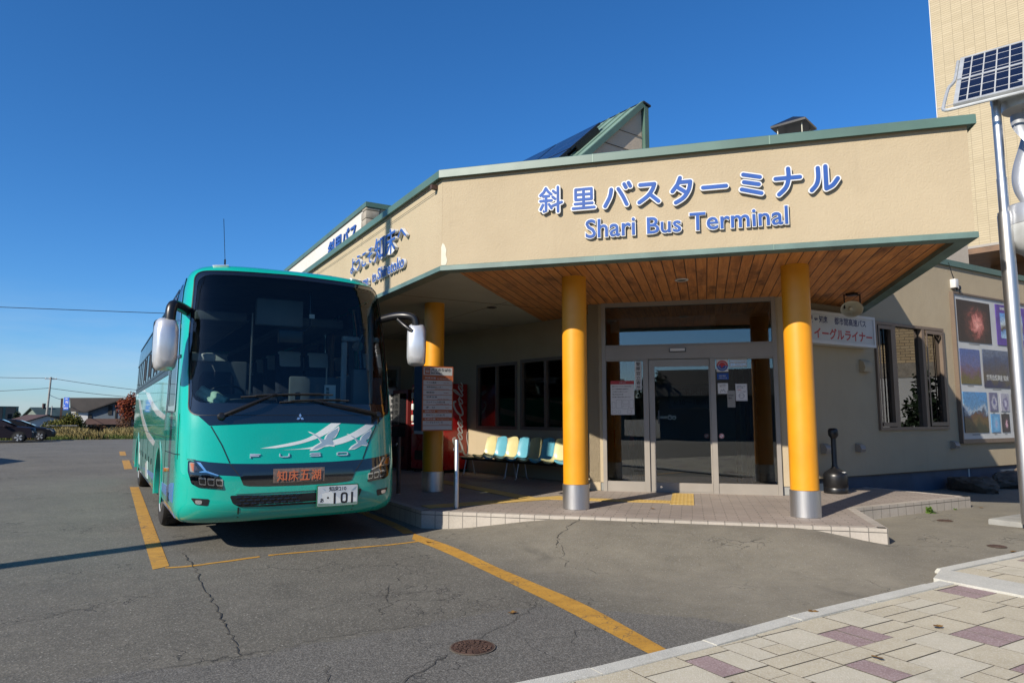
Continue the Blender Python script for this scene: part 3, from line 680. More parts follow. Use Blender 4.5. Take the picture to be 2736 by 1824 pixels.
# entrance screen
D = bpy.data.objects.new('entrance_screen', None); COL.objects.link(D); D.matrix_world = DW.copy(); tp(D)
def dp(o): return tp(o, D)
m = MB()
z0, z1 = PT - .01, 3.765
m.box(-1.57, -1.50, -.05, .10, z0, z1); m.box(1.46, 1.53, -.05, .10, z0, z1); m.box(-1.498, 1.458, -.05, .10, 3.66, z1)
m.box(-1.498, 1.458, -.06, .12, 2.66, 2.90); m.box(-1.498, 1.458, -.045, .1, 2.902, 2.935)
m.box(-.815, -.72, -.05, .1, z0, 2.658); m.box(.38, .47, -.05, .1, z0, 2.658)
m.box(-1.498, -.817, -.035, .06, z0, .43); m.box(.472, 1.458, -.035, .06, z0, .43); m.box(-1.498, -.817, -.035, .06, 2.635, 2.658); m.box(.472, 1.458, -.035, .06, 2.635, 2.658)
m.box(-.718, .378, -.02, .08, z0, PT + .012)
dp(m.build('screen_frame', M['alu'], M=DW, smooth=0))
m = MB(); m.box(-1.499, -.816, .012, .020, .431, 2.634); dp(m.build('glass_pane', M['glass'], M=DW, smooth=0))
m = MB(); m.box(.471, 1.459, .012, .020, .431, 2.634); dp(m.build('glass_pane', M['glass'], M=DW, smooth=0))
m = MB(); m.box(-1.499, 1.459, .012, .020, 2.936, 3.659); dp(m.build('transom_pane', M['glass'], M=DW, smooth=0))
m = MB(); m.box(-.33, -.035, -.10, -.062, 2.78, 2.85, 1); m.box(-.315, -.05, -.108, -.1, 2.795, 2.845, 0); dp(m.build('door_sensor', [M['white'], M['bplastic']], M=DW, smooth=0))
dr = MB(); dr.box(-.712, -.61, -.012, .03, .265, 2.65); dr.box(.345, .40, .062, .10, .265, 2.65) if 0 else None
dr.box(-.609, .376, -.012, .03, 2.52, 2.65); dr.box(-.609, .376, -.012, .03, .265, .42); dr.box(.352, .378, -.012, .03, .421, 2.519)
door = dp(dr.build('sliding_door', M['alu'], M=DW, smooth=0))
m = MB(); m.box(-.608, .351, .005, .013, .421, 2.519); tp(m.build('glass_pane', M['glass'], M=DW, smooth=0), door)
m = MB(); m.lathe([(0, .0), (.02, .0), (.022, -.01), (.022, -.02)], 16, 0, Matrix.Translation((-.53, -.014, .34)) @ Matrix.Rotation(R(90), 4, 'X')); tp(m.build('door_lock', M['chrome'], M=DW), door)
m = MB(); m.box(-.56, -.535, .0, .0045, 1.48, 1.72); tp(m.build('handle', M['bplastic'], M=DW, smooth=0), door)

# windows
def window(F, s0, s1, z0, z1, mull, mat, depth=.05, fw=.07, proud=.03, name='window'):
    m = MB(); y0, y1 = -proud, .1
    m.box(s0, s1, y0, y1, z0, z0 + fw); m.box(s0, s1, y0, y1, z1 - fw, z1); m.box(s0, s0 + fw, y0, y1, z0 + fw, z1 - fw); m.box(s1 - fw, s1, y0, y1, z0 + fw, z1 - fw)
    for a, b in mull: m.box(a, b, y0 + .005, y1, z0 + fw, z1 - fw)
    w = tp(m.build(name, mat, M=F, smooth=0)); m = MB(); m.box(s0 + fw - .01, s1 - fw + .01, .04, .047, z0 + fw - .01, z1 - fw + .01)
    tp(m.build('pane', M['glassr' if F is FW else 'glass'], M=F, smooth=0), w); return w
c = (win1[0] + win1[1]) / 2; window(FB, *win1, [(c - .03, c + .03)], M['aluw'], proud=.02)
c = (win2[0] + win2[1]) / 2; window(FB, *win2, [(c - .05, c + .03)], M['aluw'], proud=.02)
s0 = wing_win[0]
window(FW, *wing_win, [(13.83 - 10.37, 13.95 - 10.37), (14.93 - 10.37, 15.04 - 10.37)], M['aluw'], fw=.06, proud=.05)
for a, b in ((13.33, 13.80), (15.07, 15.72)):
    a -= 10.37; b -= 10.37; m = MB()
    m.box(a, b, -.062, -.052, 1.41, 1.49); m.box(a, b, -.062, -.052, 3.38, 3.455); m.box(a, a + .04, -.062, -.052, 1.491, 3.379); m.box(b - .04, b, -.062, -.052, 1.491, 3.379); tp(m.build('window_sash', M['aluw'], M=FW, smooth=0))
# wall fixtures on the wing
def hood(x, z, w, h, mat='plaster'):
    m = MB(); prof = [(0, 0), (.10, 0), (.13, h * .35), (.10, h * .8), (.03, h), (0, h)]
    m.add([(sx * w / 2, -a, b) for sx in (-1, 1) for a, b in prof], [(i, (i + 1) % 6, 6 + (i + 1) % 6, 6 + i) for i in range(6)] + [(5, 4, 3, 2, 1, 0), (6, 7, 8, 9, 10, 11)])
    o = tp(m.build('vent_hood', M[mat], M=Matrix.Translation((x, wy - .001, z)), smooth=50, fix=True)); return o
hood(12.84, 2.48, .26, .24); hood(12.52, .93, .15, .16, 'alu'); hood(11.47, .93, .15, .18, 'alu'); hood(15.93, .92, .17, .16, 'alu')

# raised block behind the left wing, skylight wedge with roof panels, roof vent
m = MB(); m.box(6.0, 9.5, 18.32, 40, 5.1, 7.5); tp(m.build('upper_wall', M['wplaster'], smooth=0))
m = MB(); m.box(6.4, 9.5, 18.28, 18.315, 5.1, 7.5); tp(m.build('upper_wall', M['gplaster'], smooth=0))
m = MB(); m.box(5.95, 9.6, 18.22, 40, 7.502, 7.64); tp(m.build('roof_trim', M['green'], smooth=0))
m = MB(); rr = random.Random(3); z = 5.2
while z < 7.45:
    h = rr.uniform(.18, .3); h = min(h, 7.5 - z); s = rr.uniform(.32, .42); m.rbox(5.965, 5.965 + s, 18.245, 18.245 + rr.uniform(.3, .45), z + .006, z + h - .006, .02); z += h
tp(m.build('corner_stone', M['stone'], smooth=40))
ax, az = 12.50, 10.40; lx, lz = 9.6, 7.76; sl = Vector((lx - ax, 0, lz - az)).normalized(); nsl = Vector((sl.z, 0, -sl.x)); nsl = nsl if nsl.z > 0 else -nsl
ROTS = Matrix.Translation((12.5, 14, 0)) @ Matrix.Rotation(R(5.5), 4, 'Z') @ Matrix.Translation((-12.5, -14, 0)); SKM = ROTS @ Matrix.Translation((0, 14, 0))
m = MB(); m.add([(ax + .02, .05, az - .15), (ax + .02, .05, 5.1), (6.8, .05, 5.1), (ax + .02, 9.5, az - .15), (ax + .02, 9.5, 5.1), (6.8, 9.5, 5.1)], [(0, 2, 1), (3, 4, 5), (0, 1, 4, 3), (0, 3, 5, 2)])
tp(m.build('skylight_wall', M['stonef'], M=SKM, smooth=0))
FS = Matrix((Vector((0, 1, 0)), sl, Vector((0, 1, 0)).cross(sl))).transposed().to_4x4()  # x along ridge, y down slope
if FS.col[2].z < 0: FS.col[2] = -FS.col[2]
FS = ROTS @ Matrix.Translation((ax, 14, az)) @ FS
SL = 7.9
m = MB(); m.box(0, 9.6, 0, SL, -.13, 0, 0)
for q in (.02, .42, .85, 1.28): m.box(q, q + .035, 0, SL, 0, .035, 1)
m.box(-.02, -.001, -.02, SL, -.11, .04, 0)
tp(m.build('skylight_roof', [M['greenl'], M['greenl']], M=FS, smooth=0))
m = MB(); m.box(-.055, -.021, -.03, SL, -.12, .03); tp(m.build('barge_board', M['green'], M=FS, smooth=0))
m = MB(); m.box(ax + .04, ax + .2, -.06, .2, 5.1, az - .1); m.box(ax + .201, ax + .23, .0, .1, 5.1, az - .1); tp(m.build('corner_trim', M['green'], M=SKM, smooth=0))
m = MB(); m.add([(ax - .02, -.1, az + .02), (ax + .26, -.1, az - .04), (ax + .26, 9.6, az - .04), (ax - .02, 9.6, az + .02), (ax - .02, -.1, az - .03), (ax + .26, -.1, az - .09), (ax + .26, 9.6, az - .09), (ax - .02, 9.6, az - .03)],
                [(0, 1, 2, 3), (7, 6, 5, 4), (0, 4, 5, 1), (1, 5, 6, 2), (2, 6, 7, 3), (3, 7, 4, 0)]); tp(m.build('ridge_cap', M['bplastic'], M=SKM, smooth=0))
m = MB(); m.box(ax - 1.1, ax, .03, .045, 9.4, 9.406); m.box(ax - 1.6, ax, .03, .045, 8.9, 8.91)
tp(m.build('panel_joint', M['crack'], M=SKM, smooth=0))
for r0 in range(3):
    for c0 in range(5):
        x0 = .75 + c0 * 1.92; y0 = 1.05 + r0 * 1.55
        if x0 > 9: continue
        m = MB(); m.box(x0, x0 + 1.88, y0, y0 + 1.51, .16, .22, 0); m.box(x0 + .03, x0 + 1.85, y0 + .03, y0 + 1.48, .221, .224, 1)
        m.box(x0 - .02, x0 + .02, y0 + .2, y0 + 1.3, 0, .158, 2) if c0 == 0 else None
        o = tp(m.build('roof_solar_panel', [M['bplastic'], M['cell2'], M['bplastic']], M=FS, smooth=0))
m = MB(); cx, cy = 12.28, 9.0; s = .36
for sx in (-1, 1):
    for sy in (-1, 1): m.tube([(sx * .25, sy * .25, 7.3), (sx * .25, sy * .25, 7.72)], .012, 6, 1)
m.box(-.22, .22, -.22, .22, 5.1, 7.50, 1)
m.add([(-s, -s, 7.70), (s, -s, 7.70), (s, s, 7.70), (-s, s, 7.70), (-s, -s, 7.745), (s, -s, 7.745), (s, s, 7.745), (-s, s, 7.745), (0, 0, 7.98)],
      [(3, 2, 1, 0), (0, 1, 5, 4), (1, 2, 6, 5), (2, 3, 7, 6), (3, 0, 4, 7), (4, 5, 8), (5, 6, 8), (6, 7, 8), (7, 4, 8)])
tp(m.build('roof_vent', [M['bplastic'], M['cream']], M=Matrix.Translation((cx, cy, .0)) @ Matrix.Rotation(R(18), 4, 'Z'), smooth=0))

m = MB(); m.box(0, 2.2, 0, .3, 4.9, 6.6); tp(m.build('stone_wall', M['gplaster'], M=frame((16.5, 9.35, 0), (2.16, -.6, 0)), smooth=0))
# columns
for (x, y) in ((6.10, 8.47), (8.32, 6.19), (5.23, 11.77)):
    m = MB(); m.lathe([(.188, PT + .36), (.188, SZ + .02)], 48)
    c = tp(m.build('column', M['orange'], M=Matrix.Translation((x, y, 0)), smooth=60))
    m = MB(); m.lathe([(.2, PT), (.2, PT + .355), (.188, PT + .357)], 48); tp(m.build('column_base', M['steelv'], M=Matrix.Translation((x, y, 0)), smooth=50), c)
# lettering on the front fascia
GL = {
 '斜': [[(.29, .97), (.20, .82), (.05, .70)], [(.29, .97), (.40, .82), (.53, .72)], [(.17, .66), (.42, .66)], [(.05, .48), (.54, .48)], [(.295, .66), (.295, .07), (.2, .07)], [(.16, .33), (.06, .15)], [(.43, .33), (.53, .18)],
       [(.61, .84), (.71, .76)], [(.59, .61), (.69, .53)], [(.58, .26), (.98, .38)], [(.82, .98), (.82, .03)]],
 '里': [[(.15, .95), (.85, .95)], [(.85, .95), (.85, .46)], [(.85, .46), (.15, .46)], [(.15, .46), (.15, .95)], [(.15, .70), (.85, .70)], [(.5, .95), (.5, .05)], [(.12, .26), (.88, .26)], [(.03, .05), (.97, .05)]],
 'バ': [[(.28, .80), (.22, .48), (.04, .10)], [(.54, .80), (.70, .48), (.84, .12)], [(.76, .98), (.82, .84)], [(.92, 1.02), (.98, .88)]],
 'ス': [[(.12, .87), (.78, .87), (.68, .62), (.45, .34), (.06, .08)], [(.56, .42), (.95, .08)]],
 'タ': [[(.42, 1.0), (.30, .74), (.06, .48)], [(.38, .82), (.88, .82), (.80, .5), (.56, .2), (.2, .02)], [(.34, .60), (.64, .42)]],
 'ー': [[(.04, .5), (.96, .5)]],
 'ミ': [[(.15, .92), (.88, .76)], [(.17, .60), (.82, .46)], [(.06, .30), (.92, .08)]],
 'ナ': [[(.04, .64), (.96, .64)], [(.53, 1.0), (.53, .62), (.42, .28), (.15, .02)]],
 'ル': [[(.28, .92), (.28, .55), (.20, .28), (.02, .08)], [(.56, .96), (.56, .10), (.80, .22), (.99, .46)]]}
FF = face_frame(A, dd)
SP = [('斜', 1.42, 1.80, 4.345, 4.765), ('里', 1.88, 2.25, 4.36, 4.71), ('バ', 2.31, 2.73, 4.34, 4.72), ('ス', 2.76, 3.10, 4.36, 4.72), ('タ', 3.19, 3.53, 4.335, 4.73),
      ('ー', 3.58, 3.95, 4.345, 4.735), ('ミ', 4.05, 4.38, 4.35, 4.72), ('ナ', 4.46, 4.83, 4.33, 4.72), ('ル', 4.88, 5.25, 4.33, 4.72)]
for ch, x0, x1, y0, y1 in SP:
    bk = MB(); fr_ = MB(); n = 0
    for st in [q for s_ in GL[ch] for q in ([s_] if len(s_) < 4 or ch in 'バナ' else [catmull(s_, 5)] if ch == 'ル' and s_[0][0] < .4 else {'ス': [s_[:2], catmull(s_[1:], 5)], 'タ': [s_[:2], catmull(s_[1:], 5)], 'ル': [s_[:2], catmull(s_[1:], 4)]}.get(ch, [s_]))]:
        P = [(x0 + .03 + (x1 - x0 - .06) * a, y0 + .03 + (y1 - y0 - .06) * b) for a, b in st]
        if len(P) > 2 and ch in 'バナ': P = catmull(P, 5)
        wd = .037 if ch in '斜里' else .050
        bk.prism(stroke(P, wd + .032), .02, .052 + n * .0004, cap0=False); fr_.prism(stroke(P, wd), .05, .058 + n * .0004, cap0=False); n += 1
    b_ = tp(bk.build('sign_character', M['signwhite'], M=FF, smooth=30)); tp(fr_.build('character_face', M['signblue'], M=FF, smooth=0), b_)
def outlined(body, F, x0, y0, w, h, b0_, b1_, th=.03):
    a = lettering('sign_lettering', body, F, x0 - .012, y0 - .012, w + .024, h + .024, M['signwhite'], None, th, b1_, .012)
    c = lettering('lettering_face', body, F, x0, y0, w, h, M['signblue'], None, .006, b0_, .013 + th); tp(a); tp(c, a); return a
for body, x0, x1, hh in (('Shari', 2.085, 2.745, .255), ('Bus', 2.90, 3.335, .2), ('Terminal', 3.445, 4.63, .235)):
    outlined(body, FF, x0, 3.985, x1 - x0, hh if body != 'Bus' else .22, .010, .036)
FLF = face_frame((4.0, 13.0, 0), (0, -1, 0))
outlined('ようこそ', FLF, .10, 4.36, 1.28, .29, .008, .028, .05); outlined('知床', FLF, 1.50, 4.31, 1.02, .43, .008, .024, .05); outlined('へ', FLF, 2.62, 4.46, .38, .17, .01, .035, .05)
outlined('Welcome', FLF, .15, 3.98, 1.0, .19, .008, .03, .04); outlined('to', FLF, 1.37, 3.98, .21, .16, .008, .03, .04); outlined('Shiretoko', FLF, 1.66, 3.985, 1.24, .2, .008, .03, .04)
FU = face_frame((5.997, 23.2, 0), (0, -1, 0))
tp(lettering('sign_lettering', '斜里バス', FU, 1.1, 6.72, 3.0, .58, M['signblue'], None, .035, .015, .004))
# bird wires on the left fascia
m = MB(); m.box(-.03, .03, -.09, .0, 4.91, 4.99, 1)
tp(MB().box(-.10, -.004, 8.93, 9.0, 4.92, 4.98).build('wire_bracket', M['iron'], M=Matrix.Translation((4.0, 0, 0)), smooth=0))
m = MB()
for z in (4.96, 4.93): m.tube([(3.91, 8.95, z), (3.91, 14, z - .02), (3.91, 20, z - .01), (3.91, 30, z)], .004, 5)
for y in (12.4, 15.6): m.tube([(4.0, y, 4.97), (3.89, y, 4.97), (3.89, y, 4.9)], .006, 5)
tp(m.build('bird_wire', M['iron']))

# ---------------------------------------------------------------- coach
BUS = thing('coach', 'turquoise coach with swan emblem parked in the marked bay beside the platform', 'coach', (2.085, 8.68, 0), R(.5))
bpy.context.view_layer.update(); BM = BUS.matrix_world.copy()
def bp(o, parent=None):
    p = parent or BUS; o.parent = p
    if p is not BUS: o.matrix_parent_inverse = p.matrix_basis.inverted()
    return o
BW, BD, BN, BLEN = 1.36, .64, 3.5, 12.5
LZ = [(.36, .16), (.40, .09), (.44, .05), (.56, 0), (.9, 0), (1.1, .03), (1.45, .08), (1.72, .13), (2.2, .23), (2.8, .38), (3.25, .52), (3.41, .58), (3.49, .63), (3.55, .70), (3.595, .84), (3.62, 1.13)]
IZ = [(.36, .09), (.40, .04), (.5, 0), (1.6, 0), (3.0, .035), (3.25, .055), (3.41, .085), (3.49, .125), (3.55, .20), (3.595, .34), (3.62, .68)]
def itp(T_, z):
    if z <= T_[0][0]: return T_[0][1]
    for (a, b), (c, d) in zip(T_, T_[1:]):
        if z <= c: return b + (d - b) * (z - a) / (c - a)
    return T_[-1][1]
def ysurf(x, z):
    s = min(1, abs(x) / (BW - itp(IZ, z))); return itp(LZ, z) + BD * (1 - max(0, 1 - s ** BN) ** (1 / BN))
def fnormal(x, z):
    e = .004; dx = (ysurf(x + e, z) - ysurf(x - e, z)) / (2 * e); dz = (ysurf(x, z + e) - ysurf(x, z - e)) / (2 * e); return Vector((dx, -1, dz)).normalized()
def fpt(x, z, h=0):
    w = BW - itp(IZ, z) - .0005; x = max(-w, min(w, x)); n = fnormal(x * .9985, z); return Vector((x, ysurf(x, z), z)) + n * h
def spt(y, z, h=0, sd=-1):
    """point on the flank, sd -1 for the side that faces the parking bay line"""
    w = BW - itp(IZ, z); l = itp(LZ, z); t = y - l
    s = 1 if t >= BD else max(0, 1 - max(0, 1 - t / BD) ** BN) ** (1 / BN) if t > 0 else 0
    return Vector((sd * (w * s + h), y, z))
# perimeter parameter: equal steps along the front curve, then the flanks
NFRONT = 150
ths = [i / 4000 for i in range(4001)]; ptsf = []
def fcurve(s, w, l): return (w * s, l + BD * (1 - max(0, 1 - abs(s) ** BN) ** (1 / BN)))
ss_ = [-1 + 2 * i / 20000 for i in range(20001)]; ac = [0]; pv_ = fcurve(-1, BW, 0)
for s in ss_[1:]: q = fcurve(s, BW, 0); ac.append(ac[-1] + math.dist(pv_, q)); pv_ = q
SF = []; j = 0
for i in range(NFRONT + 1):
    t = ac[-1] * i / NFRONT
    while j < 20000 and ac[j + 1] < t: j += 1
    SF.append(ss_[j] if i not in (0, NFRONT) else (-1 if i == 0 else 1))
YS_ = [BD + (BLEN - BD) * i / 200 for i in range(1, 201)]
def inpoly(x, y, P):
    c = False
    for (ax_, ay_), (bx_, by_) in zip(P, P[1:] + P[:1]):
        if (ay_ > y) != (by_ > y) and x < (bx_ - ax_) * (y - ay_) / (by_ - ay_) + ax_: c = not c
    return c
WS = round_poly([(-1.24, 1.70), (-1.25, 2.6), (-1.19, 3.44), (0, 3.475), (1.19, 3.44), (1.25, 2.6), (1.24, 1.70), (0, 1.70)], .15)
WIN_SIDE = [(2.15, 2.30, 3.34), (4.2, 2.30, 3.34)]
ARCH_F, ARCH_R, ARCH_RAD = 2.95, 9.55, .70
def shell(inset, ylo=None, hole=True):
    zs = sorted(set([.36, .40, .44, .5, .56] + [.6 + .045 * k for k in range(62)] + [3.41, 3.45, 3.49, 3.52, 3.55, 3.575, 3.595, 3.61, 3.62])); zs = [z for z in zs if z <= 3.62]
    vs = []; idx = []
    for z in zs:
        w = BW - itp(IZ, z) - inset; l = itp(LZ, z) + inset; row = []
        YL = [l + BD + (BLEN - l - BD) * i / 200 for i in range(1, 201)]; P = [(-w, y) for y in reversed(YL)] + [fcurve(s, w, l) for s in SF] + [(w, y) for y in YL]
        for (x, y) in P:
            if y > BLEN - .35:                                       # rounded tail
                t = (y - (BLEN - .35)) / .35; x *= 1 - .10 * t * t
            row.append(len(vs)); vs.append((x, y, z - (inset if z > 3.5 else 0)))
        idx.append(row)
    fs = []; n = len(idx[0])
    for k in range(len(zs) - 1):
        for i in range(n - 1):
            q = (idx[k][i], idx[k][i + 1], idx[k + 1][i + 1], idx[k + 1][i])
            c = [sum(vs[a][m] for a in q) / 4 for m in range(3)]
            side = abs(c[0]) > BW - itp(IZ, c[2]) - inset - .03 and c[1] > BD * .9
            if ylo is not None and c[1] < ylo: continue
            if hole:
                if not side and c[1] < 1.6 and inpoly(c[0], c[2], WS): continue
                if side and 2.27 < c[2] < 3.30 and 2.2 < c[1] < BLEN - .5: continue
                if side and 1.72 < c[2] < 3.36 and .86 + max(0, c[2] - 2.4) * .28 < c[1] < 1.74 - (c[2] - 1.72) * -.25: continue
                if side and ((c[1] - ARCH_F) ** 2 + (c[2] - .50) ** 2 < ARCH_RAD ** 2 or (c[1] - ARCH_R) ** 2 + (c[2] - .50) ** 2 < ARCH_RAD ** 2): continue
            fs.append(q)
    top = idx[-1]; h = n // 2
    for i in range(h): fs.append((top[i], top[i + 1], top[n - 2 - i], top[n - 1 - i])) if i + 1 < n - 2 - i else None
    for k in range(len(zs) - 1):
        if ylo is None or True: fs.append((idx[k][0], idx[k + 1][0], idx[k + 1][-1], idx[k][-1]))
    return vs, fs
m = MB(); m.add(*shell(0)); body = bp(m.build('body', M['teal'], smooth=50, fix=True))
m = MB(); m.add(*shell(.07, .95)); m.box(-1.27, 1.27, .95, 12.3, 1.15, 1.2)
bp(m.build('interior_lining', M['greyfab'], smooth=50, fix=True))
m = MB(); m.box(-1.25, 1.25, .5, BLEN - .3, .42, .5); bp(m.build('underfloor', M['dark'], smooth=0))

def patch(name, poly, mat, h=.005, parent=None, fn=fpt, step=.06, skirt=.012, smooth=40, back=None):
    """a sheet of the given outline laid on the curved body, h proud of it, with a turned-in edge"""
    bm = bmesh.new(); vv = [bm.verts.new((a, 0, b)) for a, b in poly]; bm.faces.new(vv)
    xs = [p[0] for p in poly]; zs = [p[1] for p in poly]
    for lo, hi, no in ((min(xs), max(xs), (1, 0, 0)), (min(zs), max(zs), (0, 0, 1))):
        k = math.ceil(lo / step)
        while k * step < hi:
            bmesh.ops.bisect_plane(bm, geom=bm.verts[:] + bm.edges[:] + bm.faces[:], plane_co=Vector(no) * (k * step), plane_no=no); k += 1
    bmesh.ops.triangulate(bm, faces=[f for f in bm.faces if len(f.verts) > 4])
    be = [e for e in bm.edges if len(e.link_faces) == 1]
    sk = []
    for e in be: sk.append((e.verts[0], e.verts[1]))
    dup = {}
    base = {v: (v.co.x, v.co.z) for v in bm.verts}
    for a, b in sk:
        for v in (a, b):
            if v not in dup: dup[v] = bm.verts.new(fn(*base[v], h - skirt))
        try: bm.faces.new((a, b, dup[b], dup[a]))
        except ValueError: pass
    for v, (a, b) in base.items(): v.co = fn(a, b, h)
    bmesh.ops.recalc_face_normals(bm, faces=bm.faces)
    m = MB(); m.bm(bm); o = m.build(name, mat, smooth=smooth); return bp(o, parent)
def ring_patch(name, outer, inner, mat, h=.006, fn=fpt, parent=None, n=240, rad=3):
    def res(P):
        P = P + [P[0]]; L = [0]
        for a, b in zip(P, P[1:]): L.append(L[-1] + math.dist(a, b))
        o = []; j = 0
        for i in range(n):
            t = L[-1] * i / n
            while L[j + 1] < t: j += 1
            u = (t - L[j]) / max(1e-9, L[j + 1] - L[j]); o.append((P[j][0] + (P[j + 1][0] - P[j][0]) * u, P[j][1] + (P[j + 1][1] - P[j][1]) * u))
        return o
    O = res(outer); I = res(inner)
    # rotate the inner loop to start nearest the outer start
    k = min(range(n), key=lambda i: math.dist(I[i], O[0])); I = I[k:] + I[:k]
    vs = []; fs = []
    for r in range(rad + 1):
        for i in range(n): t = r / rad; vs.append(fn(O[i][0] + (I[i][0] - O[i][0]) * t, O[i][1] + (I[i][1] - O[i][1]) * t, h))
    for i in range(n): vs.append(fn(*O[i], h - .015))
    for r in range(rad):
        for i in range(n): fs.append((r * n + i, r * n + (i + 1) % n, (r + 1) * n + (i + 1) % n, (r + 1) * n + i))
    b0 = (rad + 1) * n
    for i in range(n): fs.append((i, b0 + i, b0 + (i + 1) % n, (i + 1) % n))
    m = MB(); m.add(vs, fs); return bp(m.build(name, mat, smooth=40, fix=True), parent)
mir = lambda P: [(-a, b) for a, b in reversed(P)]
# windscreen: glass, black border, black panel under it
ws = patch('windscreen', round_poly([(-1.225, 1.74), (-1.24, 2.6), (-1.18, 3.435), (0, 3.47), (1.18, 3.435), (1.24, 2.6), (1.225, 1.74), (0, 1.74)], .16), M['wsglass'], .003, step=.05)
WO = round_poly([(-1.255, 1.62), (-1.25, 1.9), (-1.265, 2.6), (-1.205, 3.455), (0, 3.49), (1.205, 3.455), (1.265, 2.6), (1.25, 1.9), (1.255, 1.62), (.6, 1.62), (0, 1.62), (-.6, 1.62)], .12)
WI = round_poly([(-1.222, 1.765), (-1.232, 2.6), (-1.175, 3.40), (0, 3.43), (1.175, 3.40), (1.232, 2.6), (1.222, 1.765), (0, 1.765)], .15)
bp(ring_patch('border', WO, WI, M['black_gloss'], .006), ws)
ring_patch('windscreen_seal', [(a * 1.003, 2.58 + (b - 2.58) * 1.006) for a, b in WO], [(a * .995, 2.58 + (b - 2.58) * .996) for a, b in WO], M['bplastic'], .010, rad=1)
cowl = [(-1.20, 1.66), (-1.14, 1.60), (-1.04, 1.50), (-.5, 1.525), (0, 1.535), (.5, 1.525), (1.04, 1.50), (1.14, 1.60), (1.20, 1.66), (.6, 1.66), (-.6, 1.66)]
patch('cowl_panel', cowl, M['black_gloss'], .0075)
# bonnet lines, grille, lower intake
def line_patch(name, pts, w, mat=None, h=.0035, fn=fpt):
    P = [Vector(p) for p in pts]; out = []
    for s in (1, -1):
        side_ = []
        for i, p in enumerate(P):
            d = (P[min(i + 1, len(P) - 1)] - P[max(i - 1, 0)]).normalized(); n = Vector((-d.y, d.x)); side_.append(tuple(p + n * w / 2 * s))
        out += side_ if s == 1 else side_[::-1]
    return patch(name, out, mat or M['bplastic'], h, fn=fn, step=.08, skirt=.004)
line_patch('panel_seam', [(-1.02, 1.49), (-.90, 1.27), (-.81, 1.06)], .012); line_patch('panel_seam', [(1.02, 1.49), (.90, 1.27), (.81, 1.06)], .012)
line_patch('panel_seam', [(-.70, .545), (-.69, .42)], .014); line_patch('panel_seam', [(.70, .545), (.69, .42)], .014)
line_patch('panel_seam', [(-1.25, 1.108), (-1.17, 1.10)], .01); line_patch('panel_seam', [(1.25, 1.108), (1.17, 1.10)], .01)
gr = [(-1.20, 1.105), (-1.03, 1.075), (-.80, 1.052), (-.4, 1.038), (0, 1.035), (.4, 1.038), (.80, 1.052), (1.03, 1.075), (1.20, 1.105), (1.04, .96), (.91, .922), (.70, .905), (.655, .80), (.60, .785), (.42, .775), (0, .768), (-.42, .775), (-.60, .785), (-.655, .80), (-.70, .905), (-.91, .922), (-1.04, .96)]
patch('grille', gr, M['black_gloss'], .004)
line_patch('grille_joint', [(-.81, 1.05), (-.70, .905)], .008, M['dark'], .0065); line_patch('grille_joint', [(.81, 1.05), (.70, .905)], .008, M['dark'], .0065)
patch('bumper_lip', [(-.685, .765), (-.45, .755), (0, .748), (.45, .755), (.685, .765), (.74, .70), (-.74, .70)], M['teal'], .014, skirt=.03)
lg = [(-.80, .685), (-.4, .672), (0, .668), (.4, .672), (.80, .685), (.76, .585), (.68, .548), (.3, .535), (-.3, .535), (-.68, .548), (-.76, .585)]
li = patch('lower_intake', round_poly(lg, .03), M['bplastic'], .005)
m = MB(); rg = random.Random(2)
for r_ in range(3):
    for k in range(9):
        x = -.70 + k * .085 + (r_ % 2) * .04; z = .655 - r_ * .037
        if abs(x) < .74 and x < .02:
            p = fpt(x, z, .005); m.rbox(p.x - .03, p.x + .03, p.y - .008, p.y + .01, z - .011, z + .011, .006)
bp(m.build('intake_mesh', M['black_gloss'], smooth=40), li)
# headlights
HL = round_poly([(-1.235, 1.095), (-1.19, 1.088), (-1.12, 1.068), (-1.045, .97), (-.92, .918), (-.868, .762), (-1.13, .79), (-1.195, .83), (-1.235, .97)], .02, 3)
for sg in (1, -1):
    f = (lambda P: P) if sg == 1 else mir
    hl = patch('headlight', f(HL), M['black_gloss'], .006)
    patch('indicator', f(round_poly([(-1.225, 1.075), (-1.17, 1.07), (-1.10, .975), (-1.15, .955), (-1.215, .965)], .02)), M['alu'], .010, hl)
    patch('indicator', f(round_poly([(-1.215, 1.065), (-1.175, 1.06), (-1.125, .985), (-1.19, .968)], .02)), M['amber'], .014, hl)
    patch('light_strip', f([(-1.155, 1.078), (-1.115, 1.068), (-1.05, .975), (-.925, .924), (-.93, .912), (-1.055, .955), (-1.12, .958), (-1.125, .966), (-1.075, .976)]), M['chrome'], .011, hl)
    for k in range(3):
        x0 = -1.13 + k * .088
        patch('reflector', f(round_poly([(x0, .905 - k * .012), (x0 + .074, .898 - k * .012), (x0 + .076, .81 - k * .008), (x0 + .012, .82 - k * .008)], .012)), M['chrome'], .009, hl)
        patch('reflector', f(round_poly([(x0 + .008, .885 - k * .012), (x0 + .068, .880 - k * .012), (x0 + .069, .822 - k * .008), (x0 + .018, .83 - k * .008)], .012)), M['black_gloss'], .012, hl)
    patch('lens', f(HL), M['lens'], .016, hl, skirt=.012)
    fg = patch('fog_lamp', f(round_poly([(-1.20, .668), (-1.01, .652), (-1.025, .575), (-1.15, .592)], .02)), M['bplastic'], .006)
    patch('lamp', f(round_poly([(-1.155, .645), (-1.08, .640), (-1.085, .595), (-1.145, .60)], .02)), M['chrome'], .012, fg)
    c = fpt(-1.113 * sg, .62, .016); 
    mk_ = patch('marker_lamp', f(round_poly([(-1.0, 3.535), (-.82, 3.545), (-.82, 3.575), (-1.0, 3.567)], .01)), M['decal'], .02, skirt=.04)
